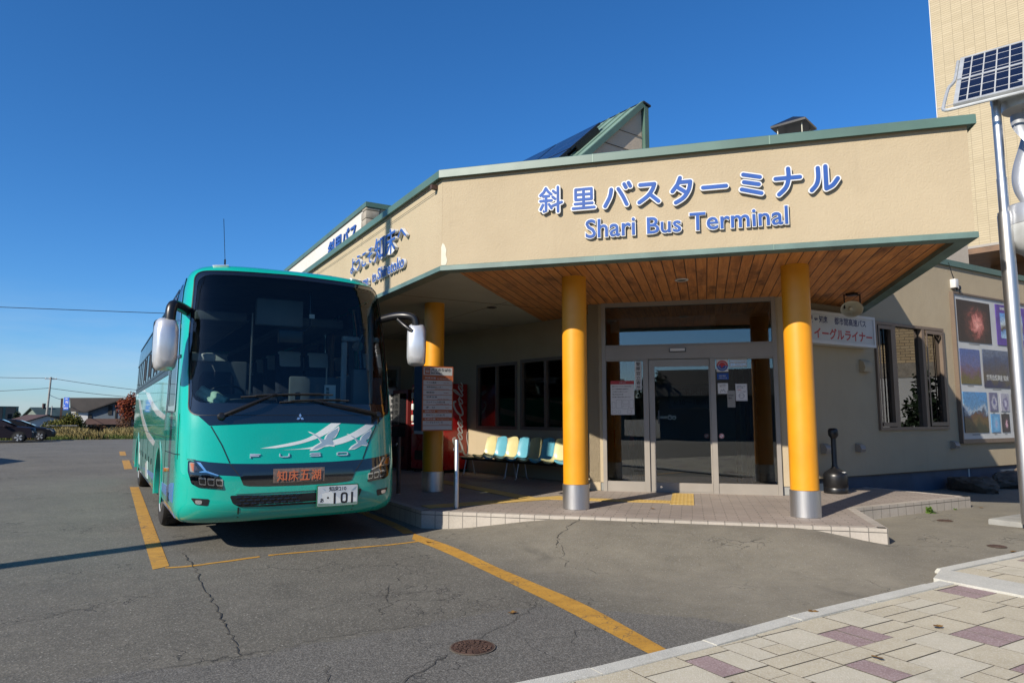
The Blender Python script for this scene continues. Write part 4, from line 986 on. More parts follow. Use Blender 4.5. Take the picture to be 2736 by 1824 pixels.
# destination display and number plate and badges
def fF(x, z): # face frame tangent to the front at (x, z)
    n = fnormal(x, z); r = Vector((1, (ysurf(x + .01, z) - ysurf(x - .01, z)) / .02, 0)).normalized(); u = n.cross(r); F = Matrix((r, u, n)).transposed().to_4x4(); F.translation = fpt(x, z, 0); return F
dsp = patch('destination_display', [(-.32, .975), (.30, .975), (.30, .81), (-.32, .81)], M['ledp'], .0065)
F0 = fF(-.01, .893)
for k, ch in enumerate('知床五湖'): bp(lettering('display_character', ch, F0, -.27 + k * .138, -.066, .118, .128, M['led'], None, .003, .012, .011 if k in (1, 2) else .013), dsp)
FPn = fF(.465, .622)
F1 = FPn.copy()
m = MB(); m.prism(rrect(-.268, .268, -.135, .135, .015), .03, .042, 1); m.prism(rrect(-.255, .255, -.122, .122, .012), .0425, .044, 0)
m.box(-.2, .2, -.1, .1, -.02, .0295, 2)
npl = bp(m.build('number_plate', [M['plate'], M['pgreen'], M['bplastic']], M=F1, smooth=30))
for tx, x, y, w, h in (('知床210', -.115, .055, .22, .06), ('あ', -.225, -.075, .045, .05), ('・', -.14, -.035, .025, .025)): bp(lettering('plate_text', tx, F1, x, y, w, h, M['ink'], None, .001, .012, .0445), npl)
m = MB(); 
m.box(-.055, -.03, -.10, .035, .0445, .046); m.box(.17, .195, -.10, .035, .0445, .046)
o_ = round_poly([(.035, -.10), (.125, -.10), (.125, .035), (.035, .035)], .045); i_ = round_poly([(.058, -.078), (.102, -.078), (.102, .013), (.058, .013)], .025)
n_ = len(o_); m.add([(a, b, .046) for a, b in o_] + [(a, b, .046) for a, b in i_], [(i, (i + 1) % n_, n_ + (i + 1) % n_, n_ + i) for i in range(n_)])
bp(m.build('plate_text', M['ink'], M=F1, smooth=0), npl)
m = MB(); m.prism([(-.25, -.118), (.25, -.118), (.25, -.09), (-.05, -.10), (-.25, -.085)], .0442, .0444); bp(m.build('plate_picture', M['greenl'], M=F1, smooth=0), npl)
m = MB(); m.prism([(-.2, .03), (-.09, .05), (.05, -.06), (.16, .0), (.24, -.05), (.24, -.085), (-.05, -.095), (-.2, -.08)], .0441, .0443); bp(m.build('plate_picture', M['decal'], M=F1, smooth=0), npl)
m = MB(); m.prism([(.17, .05), (.21, .085), (.245, .1), (.23, .065), (.2, .05)], .0442, .0445); m.prism([(-.2, .09), (-.17, .07), (-.15, .06), (-.17, .085)], .0442, .0445); m.prism([(.03, -.1), (.05, -.075), (.08, -.07), (.1, -.1)], .0441, .04435)
bp(m.build('plate_picture', M['decal2'], M=F1, smooth=0), npl)
FB_ = {'F': [[(0, 0), (0, 1), (1, 1)], [(0, .5), (.85, .5)]], 'U': [[(0, 1), (0, .2), (.2, 0), (.8, 0), (1, .2), (1, 1)]], 'S': [[(1, 1), (.15, 1), (0, .9), (0, .6), (.1, .5), (.9, .5), (1, .4), (1, .1), (.85, 0), (0, 0)]], 'O': [[(.15, 0), (.85, 0), (1, .15), (1, .85), (.85, 1), (.15, 1), (0, .85), (0, .15), (.15, 0)]]}
for ch, x0, x1 in (('F', -.585, -.475), ('U', -.245, -.135), ('S', .125, .245), ('O', .465, .60)):
    F2 = fF((x0 + x1) / 2, 1.132); m = MB(); w = (x1 - x0)
    for st in FB_[ch]: m.prism(stroke([((a - .5) * w, (b - .5) * .036) for a, b in st], .011), .0, .012)
    bp(m.build('badge_letter', M['silver'], M=F2, smooth=30))
F3 = fF(0, 1.59); m = MB()
for a in (90, 210, 330):
    ca, sa = math.cos(R(a)), math.sin(R(a)); r1 = .052
    m.prism([(0.001 * ca, .001 * sa), (r1 * .5 * ca - .016 * sa, r1 * .5 * sa + .016 * ca), (r1 * ca, r1 * sa), (r1 * .5 * ca + .016 * sa, r1 * .5 * sa - .016 * ca)], .008, .017)
bp(m.build('emblem', M['chrome'], M=F3, smooth=0))
# sweeping stripes and swans on the bonnet
patch('stripe_decal', catmull([(-.475, 1.222), (-.14, 1.278), (.11, 1.345), (.395, 1.522)], 6) + catmull([(.525, 1.521), (.29, 1.365), (0, 1.268), (-.29, 1.222)], 6), M['decal'], .0022)
patch('stripe_decal', catmull([(-.22, 1.197), (.12, 1.222), (.45, 1.315), (.66, 1.39), (.87, 1.505)], 6) + catmull([(1.0, 1.498), (.80, 1.365), (.52, 1.258), (.14, 1.203)], 6), M['decal'], .0022)
B1 = [(.15, 1.42), (.18, 1.412), (.23, 1.39), (.33, 1.312), (.355, 1.315), (.37, 1.36), (.405, 1.395), (.47, 1.44), (.55, 1.485), (.555, 1.44), (.53, 1.385), (.505, 1.345), (.455, 1.312), (.475, 1.28), (.49, 1.255), (.485, 1.225), (.38, 1.238), (.33, 1.212), (.27, 1.185), (.17, 1.178), (.19, 1.205), (.22, 1.235), (.31, 1.283), (.27, 1.34), (.235, 1.372), (.17, 1.402)]
B1 = [(a - .055, b) for a, b in B1]
SW = lambda P, s, dx, dz: [(a * s + dx, b * s + dz) for a, b in P]
for s, dx, dz in ((1, 0, 0), (.86, .515, .165)):
    patch('swan_decal', SW(B1, s, dx, dz), M['decal'], .0035)
    cxb = sum(a for a, b in B1) / len(B1); czb = sum(b for a, b in B1) / len(B1)
    patch('swan_decal', SW([(.145, 1.395), (.2, 1.374), (.275, 1.318), (.315, 1.318), (.345, 1.378), (.41, 1.425), (.485, 1.462), (.475, 1.40), (.43, 1.345), (.395, 1.31), (.415, 1.285), (.42, 1.245), (.33, 1.25), (.27, 1.222), (.20, 1.20), (.15, 1.192), (.185, 1.225), (.27, 1.278), (.215, 1.345)], s, dx, dz), M['decal2'], .0045)
# wipers
for (px, pz, ex, ez, bx0, bz0, bx1, bz1) in ((-.91, 1.60, -.30, 1.875, -.70, 1.835, .42, 1.878), (1.03, 1.625, .17, 1.80, -.25, 1.775, .63, 1.805)):
    m = MB(); P = [fpt(px + (ex - px) * t, pz + (ez - pz) * t, .045 + .03 * math.sin(t * math.pi)) for t in [i / 8 for i in range(9)]]
    m.tube(P, .022, 8, r1=.012); p = fpt(px, pz, .03); m.lathe([(0, .05), (.03, .048), (.042, .03), (.045, -.02)], 20, 0, Matrix.Translation(p) @ Matrix.Rotation(R(80), 4, 'X'))
    w_ = bp(m.build('wiper_arm', M['bplastic'], smooth=50)); m = MB()
    P = [fpt(bx0 + (bx1 - bx0) * t, bz0 + (bz1 - bz0) * t + .012 * math.sin(t * math.pi), .022) for t in [i / 14 for i in range(15)]]
    m.tube(P, .012, 6); P2 = [p + Vector((0, -.02, .012)) for p in P[2:-2]]; m.tube(P2, .007, 6); bp(m.build('wiper_blade', M['rubber'], smooth=50), w_)
# roof lamps, aerial
m = MB(); p = Vector((-.80, 1.25, 3.61)); m.tube([p, p + Vector((-.0, .02, .14))], .012, 8); m.tube([p + Vector((0, .02, .14)), p + Vector((-.035, .06, .72))], .004, 5); bp(m.build('aerial', M['bplastic']))
# mirrors
def mirror(sd, c, w, h, d, arm, yaw):
    F = Matrix.Translation(c) @ Matrix.Rotation(R(yaw), 4, 'Z')
    m = MB(); bm = bmesh.new(); bmesh.ops.create_cube(bm, size=1)
    bmesh.ops.subdivide_edges(bm, edges=bm.edges[:], cuts=5, use_grid_fill=True)
    for v in bm.verts:
        q = v.co * 2; e = 5.0; nrm = (abs(q.x) ** e + abs(q.z) ** e) ** (1 / e); mx = max(abs(q.x), abs(q.z), 1e-6)
        k = mx / nrm if nrm > 1e-6 else 1; bulge = 1 - .30 * max(0, -q.y) * (max(abs(q.x), abs(q.z)) ** 3) * 0
        tp_ = (1 - .16 * max(0, (-q.y + .3)) * 0.6)
        v.co = Vector((q.x * k * w / 2 * tp_, q.y * d / 2 + (.10 * d if False else 0) + max(0, -q.y) * 0.28 * d * (q.x * q.x + q.z * q.z) / 2, q.z * k * h / 2 * tp_))
    m.bm(bm); s_ = bp(m.build('wing_mirror', M['silver'], M=F, smooth=60))
    m = MB(); m.prism(rrect(-w / 2 * .97, w / 2 * .97, -h / 2 * .97, h / 2 * .97, .07), 0, .05, 0, Matrix.Translation((0, d / 2 + .045, 0)) @ Matrix.Rotation(R(90), 4, 'X')); bp(m.build('mirror_rim', M['bplastic'], M=F, smooth=40), s_)
    m = MB(); m.prism(rrect(-w / 2 * .86, w / 2 * .86, -h / 2 * .9, h / 2 * .9, .06), 0, .006, 0, Matrix.Translation((0, d / 2 + .053, 0)) @ Matrix.Rotation(R(90), 4, 'X')); bp(m.build('mirror_glass', M['chrome'], M=F, smooth=0), s_)
    m = MB()
    for P, r in arm: m.tube(catmull(P, 6), r, 12)
    bp(m.build('mirror_arm', M['bplastic'], smooth=60), s_)
mirror(-1, (-1.525, .36, 2.46), .26, .63, .19, [([(-1.28, .72, 2.92), (-1.40, .55, 2.95), (-1.47, .44, 2.94), (-1.495, .40, 2.86), (-1.50, .39, 2.70)], .062)], 8)
mirror(1, (1.64, .30, 2.62), .27, .60, .20, [([(1.24, .70, 2.99), (1.38, .52, 3.03), (1.50, .38, 3.03), (1.60, .30, 2.99), (1.63, .29, 2.86)], .055), ([(1.42, .46, 2.98), (1.48, .34, 2.88), (1.56, .26, 2.80)], .030)], -24)
# flank: glazing band, driver's window, chrome stays, stripes, arches, lower blue
for sd in (-1, 1):
    fn = lambda y, z, h=0, sd=sd: spt(y, z, h, sd)
    def sp(name, P, mat, h, parent=None, **k): return patch(name, P, mat, h, parent, fn=fn, **k)
    n_win = 6; y0 = 2.16
    for k in range(n_win):
        a = 2.16 + k * 1.68; b = a + 1.655
        w_ = sp('side_window', [(a, 2.285), (b, 2.285), (b, 3.32), (a, 3.32)], M['glassd'], .006, step=.25)
        if sd == -1:
            for P in ([(a, 2.285), (b, 2.285), (b, 2.335), (a, 2.335)], [(a, 2.90), (b, 2.90), (b, 2.93), (a, 2.93)], [(a, 2.336), (a + .04, 2.336), (a + .04, 2.899), (a, 2.899)], [(a + .86, 2.336), (a + .92, 2.336), (a + .92, 2.899), (a + .86, 2.899)]):
                bp(sp('window_bar', P, M['bplastic'], .014, step=.3), w_)
            if k < 4: bp(sp('open_vent', [(a + .921, 2.40), (a + 1.6, 2.40), (a + 1.6, 2.85), (a + .921, 2.85)], M['dark'], .010, step=.3), w_)
    sp('drip_rail', [(1.9, 3.335), (12.2, 3.335), (12.2, 3.385), (1.9, 3.385)], M['bplastic'], .016, step=.3)
    sp('belt_rail', [(2.0, 2.20), (12.3, 2.20), (12.3, 2.28), (2.0, 2.28)], M['bplastic'], .008, step=.3)
    dwn = sp('driver_window' if sd == -1 else 'door_window', round_poly([(.78, 1.70), (1.78, 1.70), (1.80, 2.3), (2.0, 3.32), (1.5, 3.42), (1.15, 3.38), (.88, 2.4)], .08), M['glassd'], .006, step=.15)
    bp(ring_patch('window_surround', round_poly([(.74, 1.66), (1.84, 1.66), (1.86, 2.3), (2.06, 3.36), (1.5, 3.46), (1.11, 3.42), (.84, 2.4)], .08), round_poly([(.84, 1.74), (1.72, 1.74), (1.74, 2.3), (1.93, 3.28), (1.5, 3.38), (1.19, 3.34), (.94, 2.4)], .08), M['black_gloss'], .010, fn=fn, n=120, rad=2), dwn)
    if sd == -1:
        bp(sp('window_bar', [(.66, 2.33), (1.76, 2.33), (1.77, 2.37), (.68, 2.37)], M['bplastic'], .012), dwn)
        sp('chrome_strip', [(1.885, 1.42), (1.935, 1.42), (1.945, 2.3), (2.12, 3.3), (2.07, 3.3), (1.895, 2.3)], M['chrome'], .022, skirt=.03)
    for nm, P in (('a', [(9.3, 2.19), (8.1, 2.19), (6.9, 1.98), (5.2, 1.75), (3.9, 1.63), (2.35, 1.56), (2.1, 1.62), (3.6, 1.72), (4.9, 1.85), (6.3, 2.06)]), ('b', [(12.2, 2.19), (11.2, 2.19), (9.8, 1.8), (7.9, 1.44), (6.0, 1.2), (4.25, 1.12), (3.95, 1.20), (6.0, 1.34), (8.0, 1.64), (9.8, 2.0)])):
        sp('stripe_decal', P, M['decal'], .0025, step=.25)
    sp('lower_panel', [(.55, .40), (2.2, .40), (2.2, .70), (1.3, .72), (.8, .80), (.48, .82)], M['blue'], .003, step=.15)
    sp('lower_panel', [(3.7, .40), (8.8, .40), (8.8, .52), (6.0, .64), (3.72, .70)], M['blue'], .003, step=.2)
    sp('lower_panel', [(8.2, .42), (8.84, .42), (8.84, 1.05), (8.6, .95), (8.4, .70)], M['decal'], .0055, step=.2)
    sp('lower_panel', [(5.4, .50), (6.0, .50), (6.2, .72), (5.7, .80)], M['decal'], .0055, step=.2)
    for yy in (4.6, 5.3, 6.2, 7.2, 7.9): sp('flap_latch', rrect(yy, yy + .1, .80, .90, .02), M['bplastic'], .006)
    for yy in (4.2, 5.8, 7.4, 8.5): line_patch('panel_seam', [(yy, .42), (yy, 1.30)], .01, None, .003, fn)
    line_patch('panel_seam', [(.35, 1.16), (1.85, 1.14)], .01, None, .0035, fn); line_patch('panel_seam', [(1.9, .45), (1.9, 1.65)], .01, None, .0035, fn); line_patch('panel_seam', [(2.0, 1.32), (12, 1.32)], .008, None, .0035, fn)
    line_patch('panel_seam', [(.46, 1.64), (.40, 1.1)], .008, None, .0035, fn)
    sp('marker_lamp', rrect(1.55, 1.72, .88, .93, .015), M['amber'], .03, skirt=.04); sp('fuel_flap', rrect(1.0, 1.15, .55, .66, .02), M['bplastic'], .005)
    for yc in (ARCH_F, ARCH_R):
        O = arc(yc, .50, ARCH_RAD + .055, -8, 188, 36); I = arc(yc, .50, ARCH_RAD - .06, -8, 188, 36); n = len(O)
        m = MB(); vs = []; fs = []
        prof = [(0, .003), (.35, .014), (.8, .016), (1, .006), (1, -.25)]
        for i in range(n):
            for t, h in prof: a = O[i][0] + (I[i][0] - O[i][0]) * t; b = O[i][1] + (I[i][1] - O[i][1]) * t; vs.append((sd * (BW + h), a, max(b, .38)))
        k = len(prof)
        for i in range(n - 1):
            for j in range(k - 1): fs.append((i * k + j, i * k + j + 1, (i + 1) * k + j + 1, (i + 1) * k + j))
        m.add(vs, fs); bp(m.build('wheel_arch', M['teal'], smooth=50, fix=True))
        m = MB(); P = arc(yc, .50, ARCH_RAD - .02, 0, 180, 24); n = len(P); vs = [(sd * (BW - .02), a, b) for a, b in P] + [(sd * (BW - .62), a, b) for a, b in P]
        m.add(vs, [(i, i + 1, n + i + 1, n + i) for i in range(n - 1)] + [tuple(range(n, 2 * n))]); bp(m.build('wheel_well', M['dark'], smooth=40))
        WF = Matrix.Translation((sd * (BW - .20), yc, .50)) @ Matrix.Rotation(R(90 * sd), 4, 'Y')
        m = MB(); m.lathe([(.30, -.14), (.44, -.15), (.485, -.13), (.50, -.09), (.50, .09), (.485, .13), (.44, .15), (.30, .14)], 56)
        for q in range(56):
            for zz in (-.055, .03): m.box(.496, .508, -.013, .013, zz, zz + .04, 0, Matrix.Rotation(R(q * 360 / 56 + (3 if zz > 0 else 0)), 4, 'Z'))
        wh = bp(m.build('wheel', M['rubber'], M=WF, smooth=40))
        m = MB(); m.lathe([(.31, .12), (.30, .15), (.27, .14), (.25, .05), (.16, .04), (.15, .09), (.09, .10), (.085, .15), (0, .155)], 40)
        for q in range(10): m.lathe([(.018, .03), (.018, .10), (0, .105)], 6, 0, Matrix.Rotation(R(36 * q), 4, 'Z') @ Matrix.Translation((.205, 0, 0)))
        bp(m.build('rim', M['silver'] if 0 else M['galv'], M=WF, smooth=40), wh)
        wh.parent = BUS
# interior
m = MB(); bm_pts = []
for i in range(25):
    x = -1.2 + 2.4 * i / 24; hump = .10 * math.exp(-((x + .62) / .32) ** 4)
    yb = ysurf(x * .98, 1.75) + .06
    bm_pts.append([(x, yb, 1.60), (x, yb + .02, 1.735), (x, max(yb + .25, .45), 1.765 + hump * .5), (x, .98, 1.80 + hump), (x, 1.10, 1.70 + hump), (x, 1.12, 1.2)])
k = 6; vs = [p for row in bm_pts for p in row]; m.add(vs, [(i * k + j, i * k + j + 1, (i + 1) * k + j + 1, (i + 1) * k + j) for i in range(24) for j in range(k - 1)])
bp(m.build('dashboard', M['dash'], smooth=50))
m = MB(); F = Matrix.Translation((-.72, 1.22, 1.88)) @ Matrix.Rotation(R(-35), 4, 'X')
vs = [F @ Vector((.23 * math.cos(R(a)), .23 * math.sin(R(a)), 0)) for a in range(0, 361, 12)]; m.tube(vs, .018, 8, caps=False); m.box(-.22, .22, -.02, .02, -.02, .0, 0, F); m.tube([F @ Vector((0, 0, 0)), F @ Vector((0, 0, -.4))], .04)
bp(m.build('steering_wheel', M['bplastic']))
def seat(x, y, z=1.2, cover=True, w=.46, scale=1, mat='dkfab'):
    m = MB(); Fm = Matrix.Translation((x, y, z)); m.rbox(-w / 2, w / 2, -.25, .27, .30, .46, .05, 0, Fm)
    bk = Fm @ Matrix.Translation((0, .26, .42)) @ Matrix.Rotation(R(-14), 4, 'X'); m.rbox(-w / 2, w / 2, -.06, .07, 0, .86 * scale, .06, 0, bk); m.rbox(-w / 2 + .04, w / 2 - .04, -.2, .2, 0, .3, .02, 0, Fm)
    s_ = bp(m.build('seat', M[mat], smooth=50))
    if cover:
        m = MB(); m.rbox(-w / 2 + .03, w / 2 - .03, -.068, .078, .56 * scale, .868 * scale, .05, 0, bk); bp(m.build('headrest_cover', M['cover'], smooth=50), s_)
for r_ in range(9):
    for x in (-.98, -.50, .50, .98):
        if r_ == 0 and x < 0: continue
        seat(x, 2.55 + r_ * .95, 1.42)
seat(-.72, 1.75, 1.15, False, .5, 1.0, 'dkfab')
m = MB(); m.rbox(-1.2, -.30, 2.12, 2.2, 1.2, 2.42, .03); m.rbox(.30, 1.2, 2.02, 2.1, 1.2, 2.22, .03); bp(m.build('partition_panel', M['greyfab'], smooth=40))
m = MB(); m.rbox(-1.10, -.75, 2.08, 2.23, 2.40, 2.52, .03); bp(m.build('folded_cloth', M['cover'], smooth=40))
m = MB(); m.tube([(-.33, 1.7, 1.3), (-.33, 1.7, 3.1)], .014); m.tube([(.60, 1.1, 1.8), (.60, 1.1, 2.3)], .012); bp(m.build('grab_pole', M['alu']))
m = MB(); m.rbox(-.36, .28, 1.25, 1.36, 2.88, 3.26, .02); bp(m.build('overhead_box', M['dash'], smooth=40))
m = MB(); m.tube([(.32, 1.05, 3.36), (.32, 1.02, 3.05)], .018); m.tube(catmull([(.32, 1.02, 3.0), (.31, .98, 2.86), (.20, .95, 2.78), (.12, .95, 2.74)], 5), .010); m.rbox(-.12, .22, .94, 1.0, 2.60, 2.80, .02); bp(m.build('interior_mirror', M['bplastic'], smooth=50))
m = MB(); m.rbox(.30, .375, .98, 1.0, 2.98, 3.04, .004); bp(m.build('sticker', M['paper'], smooth=0))
for sx in (-1, 1):
    m = MB(); m.rbox(sx * .72 - .35, sx * .72 + .35, 1.9, 12, 2.98, 3.12, .03); m.tube([(sx * .36, 1.9, 3.0), (sx * .36, 12, 3.0)], .02)
    bp(m.build('luggage_rack', M['greyfab'], smooth=40))
for sx in (-1, 1):
    for r_ in range(5): 
        yy = 2.9 + r_ * 1.9; m = MB(); m.rbox(sx * 1.16 - .03, sx * 1.16 + .03, yy - .15, yy + .15, 2.25, 3.0, .02); bp(m.build('curtain', M['wood'], smooth=40))
m = MB(); m.rbox(.92, 1.16, .86, .98, 1.62, 2.28, .02); bp(m.build('fare_machine', M['dash'], smooth=40))
FR = face_frame((.55, 1.005, 1.80), (1, 0, 0)); m = MB(); m.box(0, .16, 0, .25, -.02, 0); tk = bp(m.build('ticket_machine', M['paper'], M=FR, smooth=0))
for k, ch in enumerate('整理券'): bp(lettering('ticket_text', ch, FR, .02, .165 - k * .06, .05, .05, M['ink'], None, .001, .02, .001), tk)
m = MB(); m.rbox(.08, .145, .70, .74, 1.80, 1.93, .01); m.rbox(-.15, -.08, .72, .76, 1.80, 1.92, .01); bp(m.build('dash_device', M['bplastic'], smooth=40))
# door pillar seen through the glass
m = MB(); m.rbox(1.14, 1.22, .88, 1.0, 1.3, 3.2, .02); m.rbox(.98, 1.06, 1.62, 1.7, 1.3, 2.75, .02); m.rbox(.98, 1.25, 1.62, 1.7, 2.76, 2.84, .02); bp(m.build('door_pillar', M['cover'], smooth=40))
m = MB(); m.lathe([(0, -.08), (.06, -.07), (.085, -.02), (.08, 0)], 24, 0, Matrix.Translation((1.02, 1.0, 2.62)) @ Matrix.Rotation(R(110), 4, 'X')); m.tube([(1.02, 1.0, 2.66), (1.1, 1.05, 2.8)], .01); bp(m.build('convex_mirror', M['chrome'], smooth=60))
tw = MB(); F = Matrix.Translation((-.985, .46, 1.845)) @ Matrix.Rotation(R(-8), 4, 'Z') @ Matrix.Rotation(R(52), 4, 'X') @ Matrix.Rotation(R(-32), 4, 'Z') @ Matrix.Scale(1.15, 4)
g = 14; vs = []
for j in range(9):
    for i in range(g): a = i / (g - 1); b = j / 8; vs.append((a * .30 - .15, b * .15 - .075, .02 + .012 * math.sin(a * 9 + b * 3) + .01 * math.sin(b * 11) + .015 * math.sin(b * math.pi)))
vs2 = [(x, y, z - .025) for x, y, z in vs]; n = len(vs)
tw.add(vs + vs2, [(j * g + i, j * g + i + 1, (j + 1) * g + i + 1, (j + 1) * g + i) for j in range(8) for i in range(g - 1)] + [(n + j * g + i, n + (j + 1) * g + i, n + (j + 1) * g + i + 1, n + j * g + i + 1) for j in range(8) for i in range(g - 1)])
tag(bp(tw.build('towel', pbr('pale_green_towel', (.42, .62, .52), .9, 0, .15, 30), M=F, smooth=60)), 'pale green folded towel lying on the dashboard')

def kid(o, p): 
    o.parent = p; return o
def at_world(o, p):
    """parent keeping world placement (p is top-level)"""
    mw = o.matrix_world.copy(); o.parent = p; o.matrix_parent_inverse = p.matrix_basis.inverted(); o.matrix_basis = mw; return o
def sub_world(o, p, top):
    mw = o.matrix_world.copy(); o.parent = p; o.matrix_parent_inverse = (top.matrix_basis @ top.matrix_basis.inverted() @ p.matrix_basis).inverted(); o.matrix_basis = mw; return o
def copy_tree(o, parent=None):
    c = o.copy(); COL.objects.link(c)
    if parent is not None: c.parent = parent
    for ch in list(o.children): copy_tree(ch, c)
    return c

# ---------------------------------------------------------------- under the canopy: end wall, door, banner
EW = 17.9
wall('end_wall', (4.6, EW), (7.6, EW), PT, SZ, M['plaster'], holes=[(.5, 2.35, PT + .02, 3.0)])
FE = frame((4.6, EW, 0), (1, 0, 0))
m = MB()
for a, b in ((.5, .58), (1.28, 1.36), (2.27, 2.35)): m.box(a, b, -.03, .1, PT + .02, 3.0)
m.box(.58, 2.27, -.02, .09, 2.90, 3.0); m.box(.58, 2.27, -.02, .09, 2.32, 2.42); m.box(.58, 1.28, -.01, .08, PT + .02, .45); m.box(1.36, 2.27, -.01, .08, PT + .02, .45)
sd = tp(m.build('side_entrance', M['alu'], M=FE, smooth=0)); m = MB(); m.box(.57, 2.28, .03, .037, .44, 2.9); tp(m.build('glass_pane', M['glass'], M=FE, smooth=0), sd)
m = MB(); m.box(4.6, 9, 21, 21.2, .2, 3.6); tp(m.build('interior_wall', M['greyfab'], smooth=0))
bn = thing('hanging_banner', 'narrow white banner with a vertical line of brush writing beside the side entrance', 'banner', (6.35, 17.2, 0))
FBn = face_frame((6.20, 17.2, .62), (1, 0, 0)); m = MB(); m.box(0, .34, 0, 1.72, -.01, 0); at_world(m.build('cloth', M['paper'], M=FBn, smooth=0), bn)
m = MB(); m.tube([(-.02, 1.74, -.005), (.36, 1.74, -.005)], .012, 8); m.tube([(.17, 1.74, -.02), (.17, -.37, -.02)], .012, 8); m.box(.0, .34, -.37, -.34, -.15, .15); at_world(m.build('stand', M['steel'], M=FBn), bn)
for k, ch in enumerate('知床の安全エコツアー'): at_world(lettering('banner_text', ch, FBn, .04, 1.53 - k * .165, .13, .13, M['ink'], None, .001, .012, .001), bn)
for k, ch in enumerate('斜里町観光案内所へ'): at_world(lettering('banner_text', ch, FBn, .21, 1.5 - k * .15, .08, .09, M['ink'], None, .001, .01, .001), bn)

# ---------------------------------------------------------------- vending machines along the bench wall
def vend(s0, w, dep, h, name, label, body):
    o = bpt(s0); V = thing(name, label, 'vending machine', (*o, PT)); n = Vector((-.982, -.19, 0))
    F = frame((o[0] + n.x * .05, o[1] + n.y * .05, PT), (bdir.x, bdir.y, 0))      # x along the wall away, -... 
    # local axes: x = along the wall (away), y = into the room side
    return V, o, n
o = Vector((*bpt(2.85), 0)); n = Vector((-.982, -.19, 0)); VD = .93
V = thing('vending_machine', 'tall red drinks vending machine with white script lettering up its side', 'vending machine', (o.x, o.y, PT))
FV = Matrix(((-n).copy(), bdir.copy(), Vector((0, 0, 1)))).transposed().to_4x4(); FV.translation = o + n * (VD + .04)   # x: front to wall, y: along wall away
m = MB(); m.rbox(0, VD, 0, 1.12, .32, 2.42, .025); at_world(m.build('cabinet', M['red'], M=FV, smooth=40), V)
m = MB()
for a in (.08, VD - .08):
    for b in (.08, 1.04): m.tube([(a, b, PT), (a, b, .33)], .03, 8)
m.box(.04, VD - .04, .06, 1.06, .285, .325); at_world(m.build('foot', M['bplastic'], M=FV), V)
m = MB(); m.box(-.012, .0, .07, 1.05, 1.45, 2.34, 0); m.box(-.02, -.012, .05, 1.07, 1.42, 1.455, 1); at_world(m.build('display_window', [M['black_gloss'], M['signwhite']], M=FV, smooth=0), V)
for r_ in range(3):
    for k in range(9):
        m = MB(); m.lathe([(.035, 0), (.038, .02), (.038, .13), (.03, .15), (.0, .15)], 14); mt = M[('red', 'signwhite', 'signblue', 'amber', 'cream', 'pgreen')[(k * 2 + r_ * 3) % 6]]
        b_ = m.build('drink_can', mt, M=FV @ Matrix.Translation((-.055, .13 + k * .105, 1.5 + r_ * .28)), smooth=50); at_world(b_, V)
m = MB(); m.box(-.016, -.001, .12, .95, 1.18, 1.38, 0); m.box(-.03, -.016, .2, .9, .55, .78, 1); at_world(m.build('delivery_flap', [M['signwhite'], M['bplastic']], M=FV, smooth=0), V)
# white script lettering running up the side
FVs = FV @ Matrix(((1, 0, 0, 0), (0, 0, -1, 0), (0, 1, 0, 0), (0, 0, 0, 1)))   # x to the wall, y up, z out of the side
def script(P, w, w1=None, k=7): 
    q = [(.80 - (b * .255 + 0.03) , .70 + (a + .22 * b) * .33) for a, b in catmull(P, k)]; return stroke(q, w, w1)
ms = MB(); kk = 0
CC = [(.98, .86), (.88, 1.06), (.62, 1.05), (.28, .72), (.12, .28), (.22, -.02), (.52, .02), (.92, .36)]
oo = [(.25, .48), (.08, .38), (0, .15), (.1, 0), (.28, .1), (.34, .34), (.25, .48), (.45, .36)]
cc = [(.38, .40), (.26, .5), (.06, .32), (.04, .08), (.2, 0), (.46, .22)]
aa = [(.36, .44), (.22, .5), (.04, .3), (.03, .06), (.16, .0), (.34, .28), (.40, .48), (.36, .12), (.46, .0), (.62, .2)]
ll = [(0, .1), (.24, .7), (.28, 1.05), (.16, 1.0), (.04, .4), (.06, .05), (.18, 0), (.32, .2)]
for P, dx, dz, w in ((CC, 0, 0, .05), (oo, 1.02, 0, .035), (cc, 1.46, 0, .035), (aa, 1.92, 0, .035), ([(2.58, .28), (2.78, .3)], 0, 0, .04), (CC, 2.7, 0, .05), (oo, 3.68, 0, .035), (ll, 4.24, 0, .035), (aa, 4.62, 0, .035)):
    ms.prism(script([(a + dx, b + dz) for a, b in P], w), .002, .004 + kk * .0003, cap0=False); kk += 1
ms.prism(script([(.3, -.02), (.0, -.35), (.12, -.72), (.6, -.78), (1.2, -.58), (1.75, -.62)], .06, .012), .002, .0072, cap0=False)
at_world(ms.build('script_lettering', M['signwhite'], M=FVs, smooth=0), V)
o2 = Vector((*bpt(4.15), 0)); FV2 = FV.copy(); FV2.translation = o2 + n * (VD + .04)
V2 = thing('vending_machine', 'dark red drinks vending machine with a pale lit front beside the side entrance', 'vending machine', (o2.x, o2.y, PT))
m = MB(); m.rbox(0, VD, 0, 1.0, .28, 2.3, .025); at_world(m.build('cabinet', M['dred'], M=FV2, smooth=40), V2)
m = MB(); m.box(-.012, 0, .06, .94, 1.4, 2.2, 0); m.box(-.018, -.0, .1, .9, 1.1, 1.35, 2); m.box(-.03, 0, .15, .85, .6, .85, 2); at_world(m.build('display_window', [M['black_gloss'], M['signwhite'], M['bplastic']], M=FV2, smooth=0), V2)
m = MB(); m.box(.04, VD - .04, .04, .96, PT, .28); at_world(m.build('plinth', M['bplastic'], M=FV2, smooth=0), V2)
m = MB(); m.rbox(-.15, .12, -.32, -.02, .26, 1.12, .02); wb = at_world(m.build('waste_bin_body', M['dred'], M=FV2, smooth=40), V2) if 0 else None

